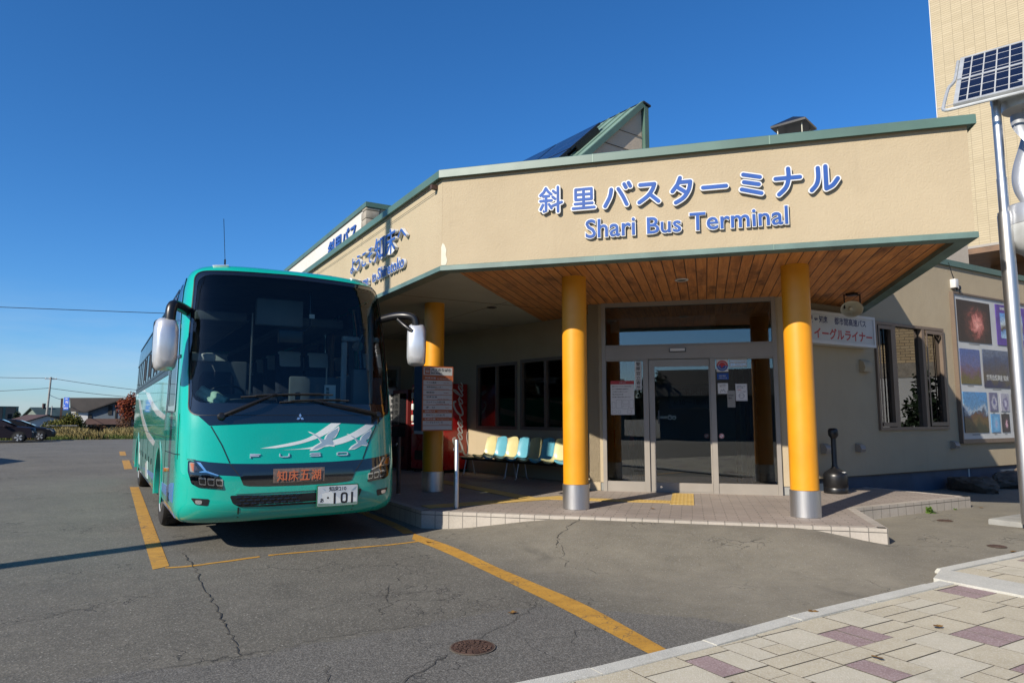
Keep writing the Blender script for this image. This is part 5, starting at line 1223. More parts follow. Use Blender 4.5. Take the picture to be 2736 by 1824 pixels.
# ---------------------------------------------------------------- bench
BN_ = thing('waiting_bench', 'row of alternating yellow and blue shell seats on grey legs against the wall', 'bench', (*bpt(.3), PT))
FBe = Matrix((bdir.copy(), n.copy(), Vector((0, 0, 1)))).transposed().to_4x4(); FBe.translation = b0        # x along wall away, y out of the wall
FBe.col[2] = (0, 0, 1, 0)
def seat_shell():
    prof = [(.44, .0), (.43, .028), (.36, .035), (.25, .018), (.14, .012), (.07, .04), (.03, .12), (.005, .25), (-.02, .38), (-.03, .46), (-.034, .50)]
    prof = catmull(prof, 3); nu = 12; top = []
    for i, (y, z) in enumerate(prof):
        t = i / (len(prof) - 1); w = .195 - .03 * max(0, t - .72) / .28 * 1.6 - .02 * max(0, .08 - t) / .08
        row = []
        for j in range(nu + 1):
            u = -1 + 2 * j / nu; e = abs(u) ** 2.6; row.append((u * w, y + (.05 * e if .35 < t else .05 * e * t / .35), z + (.05 * e if t < .5 else .05 * e * max(0, 1 - (t - .5) * 3)) - (.03 * e * max(0, t - .9) / .1)))
        top.append(row)
    vs = [p for r_ in top for p in r_]; N_ = len(vs); vs += [(x, y - .006, z - .010) for x, y, z in vs]; q = nu + 1; fs = []
    for i in range(len(top) - 1):
        for j in range(nu): fs += [(i * q + j, i * q + j + 1, (i + 1) * q + j + 1, (i + 1) * q + j), (N_ + i * q + j, N_ + (i + 1) * q + j, N_ + (i + 1) * q + j + 1, N_ + i * q + j + 1)]
    L_ = len(top)
    for j in range(nu): fs += [(j, N_ + j, N_ + j + 1, j + 1), ((L_ - 1) * q + j, (L_ - 1) * q + j + 1, N_ + (L_ - 1) * q + j + 1, N_ + (L_ - 1) * q + j)]
    for i in range(L_ - 1): fs += [(i * q, (i + 1) * q, N_ + (i + 1) * q, N_ + i * q), (i * q + nu, N_ + i * q + nu, N_ + (i + 1) * q + nu, (i + 1) * q + nu)]
    return vs, fs
for k, s in enumerate((1.60, 1.22, .84, .46, .08, -.30, -.68, -1.06)):
    m = MB(); m.add(*seat_shell()); st = m.build('seat', M['yseat' if k % 2 == 0 else 'bseat'], M=FBe @ Matrix.Translation((s, .26, .66)), smooth=60, fix=True)
    tag(at_world(st, BN_), ('pale yellow' if k % 2 == 0 else 'light blue') + ' plastic shell seat')
m = MB(); m.box(-1.35, 2.35, .36, .42, .60, .645); m.box(-1.35, 2.35, .54, .60, .60, .645); at_world(m.build('beam', M['bplastic'], M=FBe, smooth=0), BN_)
m = MB(); m.rbox(1.85, 2.4, .24, .72, .648, .675, .01); at_world(m.build('end_table', M['yseat'], M=FBe, smooth=40), BN_)
for s in (2.2, .72, .35, -1.2):
    m = MB(); m.tube([(s, .68, PT), (s, .64, PT + .03), (s, .57, .60)], .013, 8); m.tube([(s, .28, PT), (s, .32, PT + .03), (s, .39, .60)], .013, 8); at_world(m.build('leg', M['galv'], M=FBe), BN_)

# ---------------------------------------------------------------- bus stop sign box strapped to the rear column
SB = thing('bus_stop_sign', 'box shaped bus stop sign with white timetable face and orange rows on the column', 'sign', (5.05, 11.4, PT))
m = MB(); m.box(4.755, 5.355, 11.20, 11.56, 1.355, 2.50, 0); at_world(m.build('sign_box', M['bconc'], smooth=0), SB)
FS_ = face_frame((4.755, 11.198, 1.355), (1, 0, 0))
m = MB(); m.box(0, .6, 0, 1.145, -.001, .008, 0); fcp = at_world(m.build('face_panel', M['rust'], M=FS_, smooth=0), SB)
rows = [(.985, .14, 0), (.90, .075, 1), (.815, .08, 0), (.728, .082, 0), (.637, .086, 0), (.55, .082, 0), (.463, .082, 0), (.375, .083, 0), (.322, .045, 1), (.235, .082, 0), (.185, .044, 1), (.10, .08, 0), (.02, .074, 0)]
m = MB()
for y, h, c in rows:
    if c == 0: m.box(.02, .58, y, y + h - .004, .0085, .010)
at_world(m.build('white_row', M['signpanel'], M=FS_, smooth=0), SB)
def stx(b, x, y, w, h, mt='ink', bold=.01, z=.0105): at_world(lettering('sign_text', b, FS_, x, y, w, h, M[mt], None, .0008, bold, z), SB)
m = MB(); m.box(.045, .145, 1.0, 1.11, .0105, .012, 0); m.prism(rrect(.06, .13, 1.03, 1.08, .012), .0122, .013, 1); m.box(.065, .125, 1.055, 1.072, .0132, .0137, 0); at_world(m.build('bus_pictogram', [M['rust'], M['signpanel']], M=FS_, smooth=0), SB)
stx('バスのりば①', .165, 1.052, .39, .055, 'ink', .03); stx('Bus Stop1', .165, 1.004, .2, .032, 'ink', .04)
for (y, tx, x, w, en, ex, ew) in ((.915, '知床方面', .05, .21, 'For Shiretoko area', .29, .24), (.328, '定期観光バス', .05, .2, 'Sightseeing Bus', .3, .23), (.19, '札幌方面', .05, .21, 'For Sapporo area', .3, .23)):
    stx(tx, x, y, w, .035, 'signpanel', .02, .0085); stx(en, ex, y, ew, .022, 'signpanel', .01, .0085)
for (y, tx, w, en, ew) in ((.835, 'ウトロ温泉', .19, 'Utoro Onsen', .15), (.755, '知床自然センター', .32, '', 0), (.66, '峰尾別', .15, 'Iwaobetsu', .13), (.58, '知床五湖', .2, '', 0), (.49, 'カムイワッカ湯の滝', .36, '', 0), (.395, '羅　臼', .16, 'Rausu', .08), (.262, '知床ロマンふれあい号', .36, '', 0), (.13, 'イーグルライナー号', .32, '', 0)):
    stx(tx, .08, y, w, .036, 'ink', .008)
    if en: stx(en, .5 - ew * .6, y + .004, ew * .75, .022, 'rust', .005)
for y, en, w in ((.732, 'Shiretoko Nature Center', .27), (.553, 'Shiretoko Goko Lakes', .23), (.466, 'Kamuiwakka Hot Falls', .25), (.238, 'The Shiretoko Roman Fureai-go', .33), (.104, 'The Eagle Liner-go', .2)): stx(en, .52 - w, y, w, .02, 'rust', .005)
m = MB(); m.box(4.95, 5.45, 11.57, 11.60, 1.6, 1.64); m.box(4.95, 5.45, 11.57, 11.60, 2.2, 2.24); at_world(m.build('strap', M['steel'], smooth=0), SB)

# ---------------------------------------------------------------- bollards
def bollard(x, y, h, label, mt, r=.036):
    b = thing('bollard', label, 'bollard', (x, y, PT)); m = MB(); m.lathe([(r, 0), (r, h - .01), (r * .85, h), (0, h)], 24); kid(m.build('post', M[mt], smooth=50), b)
    m = MB(); m.lathe([(r * 1.25, 0), (r * 1.25, .008), (r, .012)], 24); kid(m.build('base_ring', M['steel'], smooth=50), b)
    m = MB(); m.lathe([(0, -.004), (.012, -.004), (.012, .014), (.0, .016)], 10, 0, Matrix.Translation((-r, -.004, h - .12)) @ Matrix.Rotation(R(-90), 4, 'Y')); m.tube(catmull([(-r - .01, 0, h - .12), (-r - .02, -.01, h - .16)], 3), .005, 6); kid(m.build('chain_hook', M['steel']), b)
    return b
bollard(4.555, 9.372, 1.01, 'brushed steel bollard at the front corner of the tiled platform', 'steelv')
bollard(4.49, 11.57, 1.0, 'steel bollard coloured dark for the shadow between the coach and the rear column', 'iron')  # dark iron material paints the coach's shade onto this steel post
ch = thing('rope', 'thin dark rope sagging from the shaded bollard towards the coach', 'rope', (4.45, 11.6, 1.1))
m = MB(); m.tube(catmull([(0, 0, .02), (-.06, .9, -.16), (-.08, 1.8, -.14), (-.04, 2.9, .03)], 8), .006, 6); kid(m.build('cord', M['bplastic']), ch)
bollard(4.41, 14.5, 1.0, 'steel bollard farthest back along the platform edge beside the coach', 'steelv')

# ---------------------------------------------------------------- notices on the entrance glass (each stuck on, so each its own thing)
def notice(name, label, s0, s1, z0, z1, mt='paper', shape=None):
    N_ = thing(name, label, 'notice', tuple(DW @ Vector(((s0 + s1) / 2, .004, (z0 + z1) / 2))))
    F = face_frame(DW @ Vector((s0, .0115, z0)), (c45, -c45, 0)); w, h = s1 - s0, z1 - z0; m = MB()
    m.prism(shape or [(0, 0), (w, 0), (w, h), (0, h)], 0, .0015); at_world(m.build('sheet', M[mt], M=F, smooth=0), N_); return N_, F, w, h
def nt(N_, F, b, x, y, w, h, mt='ink', bold=.01): 
    o = lettering('notice_text', b, F, x, y, w, h, M[mt], None, .0006, bold, .0016); at_world(o, N_)
N_, F, w, h = notice('poster', 'large white notice with a red header and boxed plan on the left glass', -1.42, -.985, 1.64, 2.27)
m = MB(); m.box(0, w, h - .065, h, .0016, .0022); at_world(m.build('header', M['redink'], M=F, smooth=0), N_)
nt(N_, F, 'お知らせ', .16, h - .05, .12, .035, 'signpanel')
for k, tx in enumerate(('斜里バスターミナルをご利用のお客様へ', '窓口での乗車券販売は発車時刻の', '１０分前までにお願いいたします', 'TEL 0152-23-3145', '乗り場のご案内は下図をご覧ください')): nt(N_, F, tx, .03, h - .115 - k * .05, [.36, .3, .28, .2, .34][k], .026)
m = MB()
for a, b, c, d in ((.02, .08, .12, .24), (.1, .2, .12, .28), (.22, .33, .2, .27), (.35, .42, .12, .28), (.22, .33, .11, .17), (.02, .1, .03, .08), (.13, .18, .03, .08), (.3, .38, .03, .08)):
    for e in ((a, b, c, c + .003), (a, b, d - .003, d), (a, a + .003, c + .003, d - .003), (b - .003, b, c + .003, d - .003)): m.box(e[0], e[1], e[2], e[3], .0016, .002)
at_world(m.build('plan_drawing', M['ink'], M=F, smooth=0), N_)
N_, F, w, h = notice('glass_sign', 'tall narrow strip with vertical writing at the top of the left glass', -.965, -.843, 2.10, 2.625, 'paper')
for k, tx in enumerate('警察官立寄所'): nt(N_, F, tx, .022, h - .083 - k * .087, .078, .075, 'ink', .012)
N_, F, w, h = notice('round_sticker', 'square white sticker with round red and blue emblem atop the right glass', .495, .70, 2.41, 2.63)
m = MB(); c_ = (w / 2, h / 2); m.prism(arc(*c_, .097, 0, 180, 24), .0016, .002, 0); m.prism(arc(*c_, .097, 180, 360, 24), .0016, .002, 1); m.prism(arc(*c_, .07, 0, 360, 30)[:-1], .0021, .0023, 2); m.prism(arc(*c_, .062, 0, 180, 24), .0024, .0026, 0); m.prism(arc(*c_, .062, 180, 360, 24), .0024, .0026, 1)
m.prism([(.075, .07), (.125, .09), (.105, .125), (.08, .115)], .0027, .003, 0); at_world(m.build('emblem', [M['redink'], M['signblue'], M['signpanel']], M=F, smooth=0), N_)
nt(N_, F, '交通安全', .058, .118, .09, .022, 'signpanel')
N_, F, w, h = notice('sticker', 'small blue sticker under the round emblem on the right glass', .50, .70, 2.27, 2.385, 'signblue'); nt(N_, F, '分煙 禁煙', .03, .05, .12, .03, 'signpanel'); nt(N_, F, '加盟店 北海道', .03, .015, .14, .02, 'signpanel')
N_, F, w, h = notice('sticker', 'pale strip with police patrol wording high on the right glass', .725, 1.02, 2.49, 2.635, 'signpanel'); nt(N_, F, 'Police officers patrol here', .015, .09, .27, .035, 'steel'); nt(N_, F, '警察官巡回場所', .015, .02, .27, .05, 'steel')
N_, F, w, h = notice('paper_notice', 'small white notice with a drawing of a hand on the right glass', .508, .685, 2.015, 2.205)
nt(N_, F, 'ドアは手動で', .03, .15, .12, .02); nt(N_, F, 'お願いします', .03, .122, .1, .02)
m = MB(); m.prism(stroke(catmull([(.04, .02), (.06, .07), (.08, .05), (.10, .08), (.115, .045), (.14, .03)], 5), .006), .0016, .002); at_world(m.build('drawing', M['ink'], M=F, smooth=0), N_)
N_, F, w, h = notice('paper_notice', 'white notice with a dotted border and blue writing on the right glass', .81, 1.01, 1.885, 2.19)
nt(N_, F, '自転車のお客', .03, .25, .14, .022, 'navy'); nt(N_, F, '様へお願い', .03, .222, .12, .022, 'navy'); nt(N_, F, '駐輪場は', .03, .185, .07, .02, 'redink'); nt(N_, F, 'ターミナル裏側', .04, .155, .13, .02, 'navy')
m = MB(); m.prism(stroke(arc(.1, .09, .045, 0, 360, 20), .006), .0016, .002)
for k in range(11):
    for y in (.008, .29): m.box(.008 + k * .018, .016 + k * .018, y, y + .007, .0016, .002)
for k in range(15):
    for x in (.005, .189): m.box(x, x + .006, .025 + k * .018, .034 + k * .018, .0016, .002)
at_world(m.build('drawing', M['navy'], M=F, smooth=0), N_); nt(N_, F, 'ご協力下さい', .045, .085, .11, .02, 'navy')
N_, F, w, h = notice('paper_notice', 'grey faded notice partly behind the dotted one on the right glass', .665, .80, 1.77, 2.07, 'concrete'); nt(N_, F, '時刻表', .02, .2, .09, .03); nt(N_, F, '案内', .02, .15, .06, .03)
N_, F, w, h = notice('door_sticker', 'round push sticker with an arrow beside the handle on the sliding door', -.50, -.29, 1.545, 1.64, 'paper', arc(.15, .048, .046, 0, 360, 28)[:-1])
m = MB(); m.prism(rrect(-.07, .10, .025, .07, .015), .0, .0013, 0); m.prism([(.128, .028), (.172, .028), (.15, .07)], .0016, .002, 1); m.prism(arc(.225, .043, .04, 0, 360, 24)[:-1], .0, .0013, 0); m.prism([(.208, .025), (.242, .025), (.225, .06)], .0016, .002, 1); at_world(m.build('arrow', [M['paper'], M['ink']], M=F, smooth=0), N_)
nt(N_, F, '自動ドア', -.055, .036, .1, .02)
for lab, s in (('round no smoking sticker on the sliding door glass near its meeting edge', .24), ('round no smoking sticker on the fixed right glass beside the door post', .50)):
    N_, F, w, h = notice('no_smoking_sticker', lab, s, s + .09, 1.215, 1.305, 'paper', arc(.045, .045, .045, 0, 360, 24)[:-1]); N_['group'] = 'no smoking stickers on the entrance glass'
    m = MB(); m.prism(stroke(arc(.045, .045, .036, 0, 360, 24), .012), .0016, .002); m.prism(stroke([(.02, .07), (.07, .02)], .01), .0016, .0022); at_world(m.build('symbol', M['redink'], M=F, smooth=0), N_)
N_ = thing('opening_hours_sign', 'dark panel with opening hours seen through the sliding door glass', 'sign', tuple(DW @ Vector((-.05, 1.2, 1.9))))
F = face_frame(DW @ Vector((-.42, 1.86, 1.78)), (c45, -c45, 0)); m = MB(); m.box(0, .9, 0, .5, 0, .01); at_world(m.build('panel', M['dash'], M=F, smooth=0), N_)
at_world(lettering('sign_text', '開館時間', F, .1, .26, .7, .17, M['ink'], None, .002, .02, .011), N_); at_world(lettering('sign_text', '6:30～18:00', F, .1, .07, .7, .11, M['ink'], None, .002, .02, .011), N_)
rb = thing('collection_box', 'red box on a stand behind the left entrance glass', 'box', tuple(DW @ Vector((-1.25, .8, .262))))
m = MB(); m.rbox(-1.45, -1.05, .65, .95, 1.02, 1.36, .02); at_world(m.build('box', M['red'], M=DW, smooth=40), rb); m = MB(); m.box(-1.4, -1.1, .68, .92, .262, 1.02); at_world(m.build('stand', M['wood'], M=DW, smooth=0), rb)
m = MB(); m.box(-1.36, -1.14, .643, .649, 1.2, 1.32); at_world(m.build('front_label', M['paper'], M=DW, smooth=0), rb)

# ---------------------------------------------------------------- wing wall: box sign, loudspeaker, camera, poster board, ash receptacle
LS = thing('box_sign', 'white box sign with navy and red lettering mounted high on the shaded wing wall', 'sign', (11.7, 7.95, 2.94))
FG = face_frame((10.60, 7.85, 2.94), (1, 0, 0)); w, h = 2.30, .60
m = MB(); m.box(0, w, 0, h, -.235, -.008); at_world(m.build('cabinet', M['white'], M=FG, smooth=0), LS)
m = MB()
for e in ((0, w, 0, .055), (0, w, h - .055, h), (0, .05, .0555, h - .0555), (w - .05, w, .0555, h - .0555)): m.box(*e, -.0079, .012)
at_world(m.build('rim', M['white'], M=FG, smooth=0), LS); m = MB(); m.box(.0501, w - .0501, .0556, h - .0556, -.0079, -.002); at_world(m.build('face_panel', M['signpanel'], M=FG, smooth=0), LS)
def ls(b, x0, x1, y0, h_, mt, bold=.02): at_world(lettering('sign_text', b, FG, x0 - 10.60, y0 - 2.94, x1 - x0, h_, M[mt], None, .001, bold, -.0018), LS)
ls('札幌', 10.68, 11.0, 3.30, .15, 'navy'); ls('⇔', 11.04, 11.15, 3.35, .07, 'navy'); ls('知床', 11.18, 11.43, 3.32, .14, 'navy'); ls('都市間高速バス', 11.63, 12.62, 3.32, .14, 'navy'); ls('イーグルライナー', 11.02, 12.80, 3.03, .21, 'redink', .028)
SPK = thing('loudspeaker', 'beige horn loudspeaker hanging from the wood soffit above the box sign', 'loudspeaker', (11.0, 7.1, 3.5))
aim = (Vector((4, 0, 1.6)) - Vector((11.0, 7.1, 3.5))).normalized(); Fh_ = aim.to_track_quat('Z', 'Y').to_matrix().to_4x4(); Fh_.translation = Vector((11.0, 7.1, 3.46))
m = MB(); m.lathe([(.05, -.17), (.055, -.08), (.075, -.05), (.10, .0), (.135, .06), (.142, .065), (.138, .072), (.13, .066), (.09, .0), (.06, -.03), (.0, -.04)], 36, 0, Fh_ @ Matrix.Scale(1.3, 4, (1, 0, 0))); m.lathe([(.025, -.03), (.035, .02), (.03, .035), (0, .04)], 16, 0, Fh_); at_world(m.build('horn', M['cream'], smooth=50), SPK)
m = MB(); m.lathe([(0, -.24), (.055, -.235), (.065, -.2), (.06, -.165)], 20, 0, Fh_); at_world(m.build('driver', M['alu'], smooth=50), SPK)
m = MB(); m.tube([(10.9, 7.15, 3.46), (10.9, 7.15, 3.70), (11.12, 7.0, 3.70), (11.12, 7.0, 3.46)], .014, 8); m.box(10.95, 11.07, 7.0, 7.15, 3.69, 3.733); at_world(m.build('bracket', M['bplastic']), SPK)
CM = thing('security_camera', 'small white camera box under the roof edge above the poster board', 'camera', (16.4, 8.1, 4.55))
m = MB(); m.rbox(16.30, 16.44, 7.98, 8.1, 4.50, 4.70, .01); at_world(m.build('housing', M['white'], smooth=40), CM)
m = MB(); m.lathe([(.0, 0), (.05, .01), (.055, .06), (.04, .1)], 16, 0, Matrix.Translation((16.46, 8.0, 4.45))); at_world(m.build('dome', M['bplastic'], smooth=50), CM)
m = MB(); m.tube(catmull([(16.2, 8.05, 5.07), (16.35, 8.04, 4.75), (16.52, 8.02, 4.5), (16.53, 8.02, 4.38), (16.49, 8.0, 4.42)], 6), .008, 6); at_world(m.build('cable', M['bplastic']), CM)
PBd = thing('poster_board', 'large framed board of landscape photographs on the sunlit wing wall', 'poster board', (18.5, 8.05, 1.1))
FPb = face_frame((16.26, 8.04, 1.11), (1, 0, 0)); bw_, bh_ = 5.4, 3.26
m = MB(); m.box(0, bw_, 0, bh_, -.055, -.002); at_world(m.build('backing', M['signpanel'], M=FPb, smooth=0), PBd)
m = MB()
for e in ((-.03, bw_ + .03, -.09, 0), (-.03, bw_ + .03, bh_, bh_ + .04), (-.03, 0, .0005, bh_ - .0005), (bw_, bw_ + .03, .0005, bh_ - .0005)): m.box(*e, -.055, .03)
at_world(m.build('board_frame', M['aluw'], M=FPb, smooth=0), PBd)
PH = [((16.38, 3.30), (17.83, 4.25), [(.1, (.02, .012, .012)), (.38, (.06, .025, .02)), (.52, (.20, .05, .04)), (.75, (.55, .20, .17)), (1, (.75, .38, .32))], 6, 'autumn leaves'),
      ((18.12, 3.30), (19.56, 4.28), [(0, (.07, .035, .24)), (1, (.09, .045, .28))], 1, 'purple'),
      ((16.37, 2.34), (17.22, 3.13), [(.15, (.10, .08, .02)), (.35, (.12, .07, .10)), (.6, (.09, .10, .22)), (.95, (.06, .10, .26))], 4, 'lake'),
      ((17.36, 2.28), (18.59, 3.16), [(.05, (.012, .014, .06)), (.2, (.06, .05, .03)), (.45, (.06, .05, .055)), (.75, (.04, .06, .12)), (1, (.10, .13, .19))], 4, 'mountain'),
      ((18.68, 2.33), (20.0, 3.13), [(.1, (.02, .03, .06)), (.4, (.2, .2, .25)), (.7, (.05, .06, .1)), (1, (.3, .3, .35))], 4, 'sea ice'),
      ((16.37, 1.25), (17.40, 2.16), [(.1, (.02, .025, .01)), (.3, (.10, .06, .015)), (.42, (.08, .03, .02)), (.5, (.05, .09, .15)), (.58, (.30, .36, .42)), (.66, (.07, .19, .34)), (1, (.05, .20, .42))], 3, 'peak'),
      ((17.53, 1.735), (17.89, 2.16), [(.2, (.10, .10, .18)), (.5, (.4, .4, .45)), (.8, (.08, .08, .2))], 5, 'w'), ((18.03, 1.735), (18.42, 2.15), [(.2, (.3, .3, .36)), (.5, (.08, .06, .16)), (.8, (.4, .4, .5))], 5, 'x'),
      ((17.53, 1.25), (17.93, 1.67), [(.2, (.08, .25, .45)), (.5, (.12, .35, .55)), (.8, (.25, .3, .45))], 4, 'y'), ((18.03, 1.25), (18.385, 1.67), [(.2, (.02, .015, .02)), (.6, (.05, .03, .04)), (.8, (.5, .3, .36))], 3, 'z'),
      ((18.57, 1.25), (19.4, 2.15), [(.2, (.02, .01, .02)), (.45, (.08, .03, .03)), (.7, (.55, .13, .01)), (1, (.9, .5, .1))], 5, 'v'), ((19.75, 3.30), (21.2, 4.28), [(.2, (.05, .1, .05)), (.6, (.3, .35, .4)), (1, (.1, .25, .5))], 4, 'u'), ((19.6, 1.25), (21.2, 2.15), [(.2, (.05, .1, .15)), (.6, (.2, .25, .3)), (1, (.1, .25, .5))], 4, 't'), ((20.15, 2.33), (21.2, 3.13), [(.2, (.15, .1, .05)), (.6, (.3, .25, .1)), (1, (.1, .25, .5))], 4, 's')]
for k, (a, b, stops, sc, nm) in enumerate(PH):
    F = face_frame((a[0], 8.037, a[1]), (1, 0, 0)); w, h = b[0] - a[0], b[1] - a[1]; m = MB(); m.box(0, w, 0, h, 0, .012)
    p_ = at_world(m.build('photo_panel', m_photo('poster_photo', stops, sc / max(w, h), k + 1, (1, 1, 1), k not in (0, 1, 6, 7, 8, 9, 10), w if k != 1 else 0, h), M=F, smooth=0), PBd)
    m = MB(); m.box(w * .3, w * .62, -.055, -.03, 0, .001)
    at_world(m.build('caption', M['concrete'], M=F, smooth=0), PBd)
    if nm == 'purple':
        m = MB(); m.box(.18, w - .16, .17, h - .2, .0125, .014); F2_ = F @ Matrix.Translation((0, .17, 0)); m = MB(); m.box(.18, w - .16, 0, h - .37, .0125, .014)
        at_world(m.build('photo_panel', m_photo('poster_photo', [(.1, (.25, .4, .55)), (.3, (.10, .22, .42)), (.42, (.06, .03, .02)), (.52, (.2, .22, .2)), (.6, (.4, .47, .5)), (1, (.10, .27, .55))], 3, 9, (1, 1, 1), True, 1, h - .37), M=F2_, smooth=0), PBd)
        for b_, x, y, w_, h_ in (('SHIRETOKO', .2, h - .13, .5, .07), ('S', .9, h - .13, .06, .07), ('知床国立', .62, .04, .5, .1)): at_world(lettering('poster_text', b_, F, x, y, w_, h_, M['signpanel'], None, .001, .02, .0125), PBd)
    if nm == 'mountain': at_world(lettering('poster_text', '世界自然遺産 知床', F, .1, .16, w - .2, .14, M['signpanel'], None, .001, .01, .0125), PBd)
AS = thing('ash_receptacle', 'black plastic cigarette receptacle with a wide base and slim neck beside the right column', 'ash receptacle', (11.32, 7.78, PT))
m = MB(); m.lathe([(.20, 0), (.205, .02), (.205, .09), (.198, .10), (.205, .11), (.205, .30), (.195, .34), (.15, .385), (.09, .42), (.058, .45), (.048, .50), (.046, .98)], 36); kid(m.build('base', M['bplastic'], smooth=50), AS)
m = MB(); m.lathe([(.046, .96), (.062, .99), (.085, 1.02), (.088, 1.10), (.075, 1.135), (.05, 1.148), (0, 1.15)], 28); m.lathe([(0, 0), (.022, .001)], 16, 1, Matrix.Translation((-.05, -.071, 1.06)) @ Matrix.Rotation(R(90), 4, 'X') @ Matrix.Rotation(R(-35), 4, 'Y')); kid(m.build('head', [M['bplastic'], M['dark']], smooth=50), AS)
m = MB(); F = face_frame((-.06, -.19, .37), (1, 0, 0)); m.prism(stroke([(0, .01), (.04, -.01), (.045, .01), (.09, .0)], .012), 0, .004, 0, F @ Matrix.Rotation(R(-55), 4, 'X')); kid(m.build('white_mark', M['paper'], smooth=0), AS)

# ---------------------------------------------------------------- rocks, weeds, leaves, covers
def rock(loc, s, seed, label):
    q = random.Random(seed); bm = bmesh.new(); bmesh.ops.create_icosphere(bm, subdivisions=4, radius=1)
    dirs = [Vector((q.gauss(0, 1), q.gauss(0, 1), q.gauss(0, 1))).normalized() for _ in range(9)]; offs = [q.uniform(.55, .9) for _ in dirs]
    for v in bm.verts:
        for d, o_ in zip(dirs, offs):
            k = v.co.dot(d)
            if k > o_: v.co -= d * (k - o_) * .85
        v.co = Vector((v.co.x * s[0], v.co.y * s[1], v.co.z * s[2])) * (1 + .07 * q.uniform(-1, 1))
    m = MB(); m.bm(bm); o = m.build('rock', M['rock'], smooth=30); o.location = loc; o.rotation_euler = (0, 0, q.uniform(0, 3)); return tag(o, label, 'rock', 'rocks along the wing wall')
rock((15.5, 7.55, .18), (.55, .35, .27), 1, 'brown rock nearest the corner in the shade of the wing wall')
rock((17.2, 7.5, .16), (.8, .4, .26), 2, 'long low brown rock under the poster board'); rock((18.9, 7.6, .2), (.7, .4, .3), 3, 'brown rock behind the solar lamp cabinet')
def leaf_blade(m, p, d, w, droop, mi=0, k=4):
    d = Vector(d); sd = d.cross(Vector((0, 0, 1))); sd = sd.normalized() if sd.length > 1e-4 else Vector((1, 0, 0)); L = []; Rr = []
    for i in range(k + 1):
        t = i / k; c = Vector(p) + d * t + Vector((0, 0, -droop * t * t)); ww = w * math.sin(math.pi * (.12 + .88 * t)) * .5 if i < k else 0
        L.append(c + sd * ww); Rr.append(c - sd * ww)
    m.add(L + Rr, [(i, i + 1, k + 1 + i + 1, k + 1 + i) for i in range(k)], mi)
M['weed'] = m_leaf('weed_leaves', (.06, .15, .02), (.14, .24, .04)); M['weed2'] = m_leaf('fern_leaves', (.015, .05, .012), (.04, .09, .02))
def weed(loc, s, n_, label, mt='weed', seed=0):
    q = random.Random(seed); m = MB()
    for _ in range(n_):
        a = q.uniform(0, 6.28); e = q.uniform(.3, 1.3); L_ = s * q.uniform(.5, 1); leaf_blade(m, (q.uniform(-.02, .02), q.uniform(-.02, .02), 0), (math.cos(a) * math.cos(e) * L_, math.sin(a) * math.cos(e) * L_, math.sin(e) * L_), s * q.uniform(.2, .35), s * .35)
    o = m.build('weed', M[mt], smooth=0); o.location = loc; return tag(o, label, 'weed')
weed((11.46, 6.25, gz(11.46, 6.25)), .2, 46, 'bright green weed at the foot of the low platform step', seed=1); weed((12.2, 6.22, gz(12.2, 6.22)), .07, 14, 'tiny green weed near the end of the platform step', seed=2)
weed((18.3, 7.95, .1), .5, 40, 'dark green fern growing against the wall footing', 'weed2', 3); weed((16.3, 7.9, .1), .3, 26, 'small dark plant between the two rocks', 'weed2', 4)
def cover(x, y, r, label, z=None):
    C_ = thing('manhole_cover', label, 'manhole cover', (x, y, (gz(x, y) if z is None else z) + .004)); m = MB(); m.lathe([(0, .003), (r * .93, .003), (r * .93, .006), (r, .006), (r, 0)], 48)
    q = random.Random(int(x * 10))
    for k, (ra, rb_) in enumerate(((.15, .27), (.32, .46), (.51, .66), (.71, .88))):
        nseg = 5 + k * 4
        for i in range(nseg):
            a0 = 360 / nseg * i + k * 11; m.prism(arc(0, 0, r * rb_, a0 + 2.5, a0 + 360 / nseg - 2.5, 6) + arc(0, 0, r * ra, a0 + 360 / nseg - 4, a0 + 4, 6), .003, .009)
    m.lathe([(0, .009), (r * .1, .009), (r * .11, .003)], 12)
    kid(m.build('lid', M['iron'], smooth=20), C_); m = MB(); m.lathe([(r * 1.01, .0), (r * 1.01, .004), (r * 1.07, .004), (r * 1.07, 0)], 48); kid(m.build('rim', M['rock'], smooth=20), C_); return C_
cover(2.285, 4.42, .15, 'rusty round iron cover with concentric ribs in the foreground asphalt'); cover(9.21, 4.26, .095, 'small rusty cover beside the pavement kerb on the right'); cover(10.78, 5.66, .10, 'small worn cover near the low platform step')
M['leafm'] = m_leaf('dead_leaves', (.12, .05, .015), (.3, .17, .05), (.2, .06, .03))
q = random.Random(8)
for k, (x, y, z, lb) in enumerate(((12.8, 6.12, None, 'pale fallen leaf on the asphalt by the shaded corner'), (8.6, 6.6, PT, 'small brown leaf on the tiles in front of the right column'), (7.0, 7.8, PT, 'dry leaf on the tiles between the two front columns'), (4.9, 3.62, .06, 'brown leaf caught along the pavement kerb'), (5.35, 2.9, .06, 'curled leaf on the pavement near the double plum unit'), (4.35, 2.75, .06, 'tiny brown leaf on a pale paving unit'), (2.95, 5.0, None, 'yellow leaf lying on the cracked asphalt'), (9.05, 4.02, None, 'dry grass blades beside the small kerb cover'), (3.6, 8.2, None, 'dark red leaf on the yellow bay line'))):
    m = MB()
    for _ in range(5): a = q.uniform(0, 6.28); leaf_blade(m, (0, 0, .006), (.045 * math.cos(a), .045 * math.sin(a), .01), .03, .005)
    o = m.build('fallen_leaf', M['leafm'], smooth=0); o.location = (x, y, (gz(x, y) if z is None else z) + .004); tag(o, lb, 'leaf', 'fallen leaves')

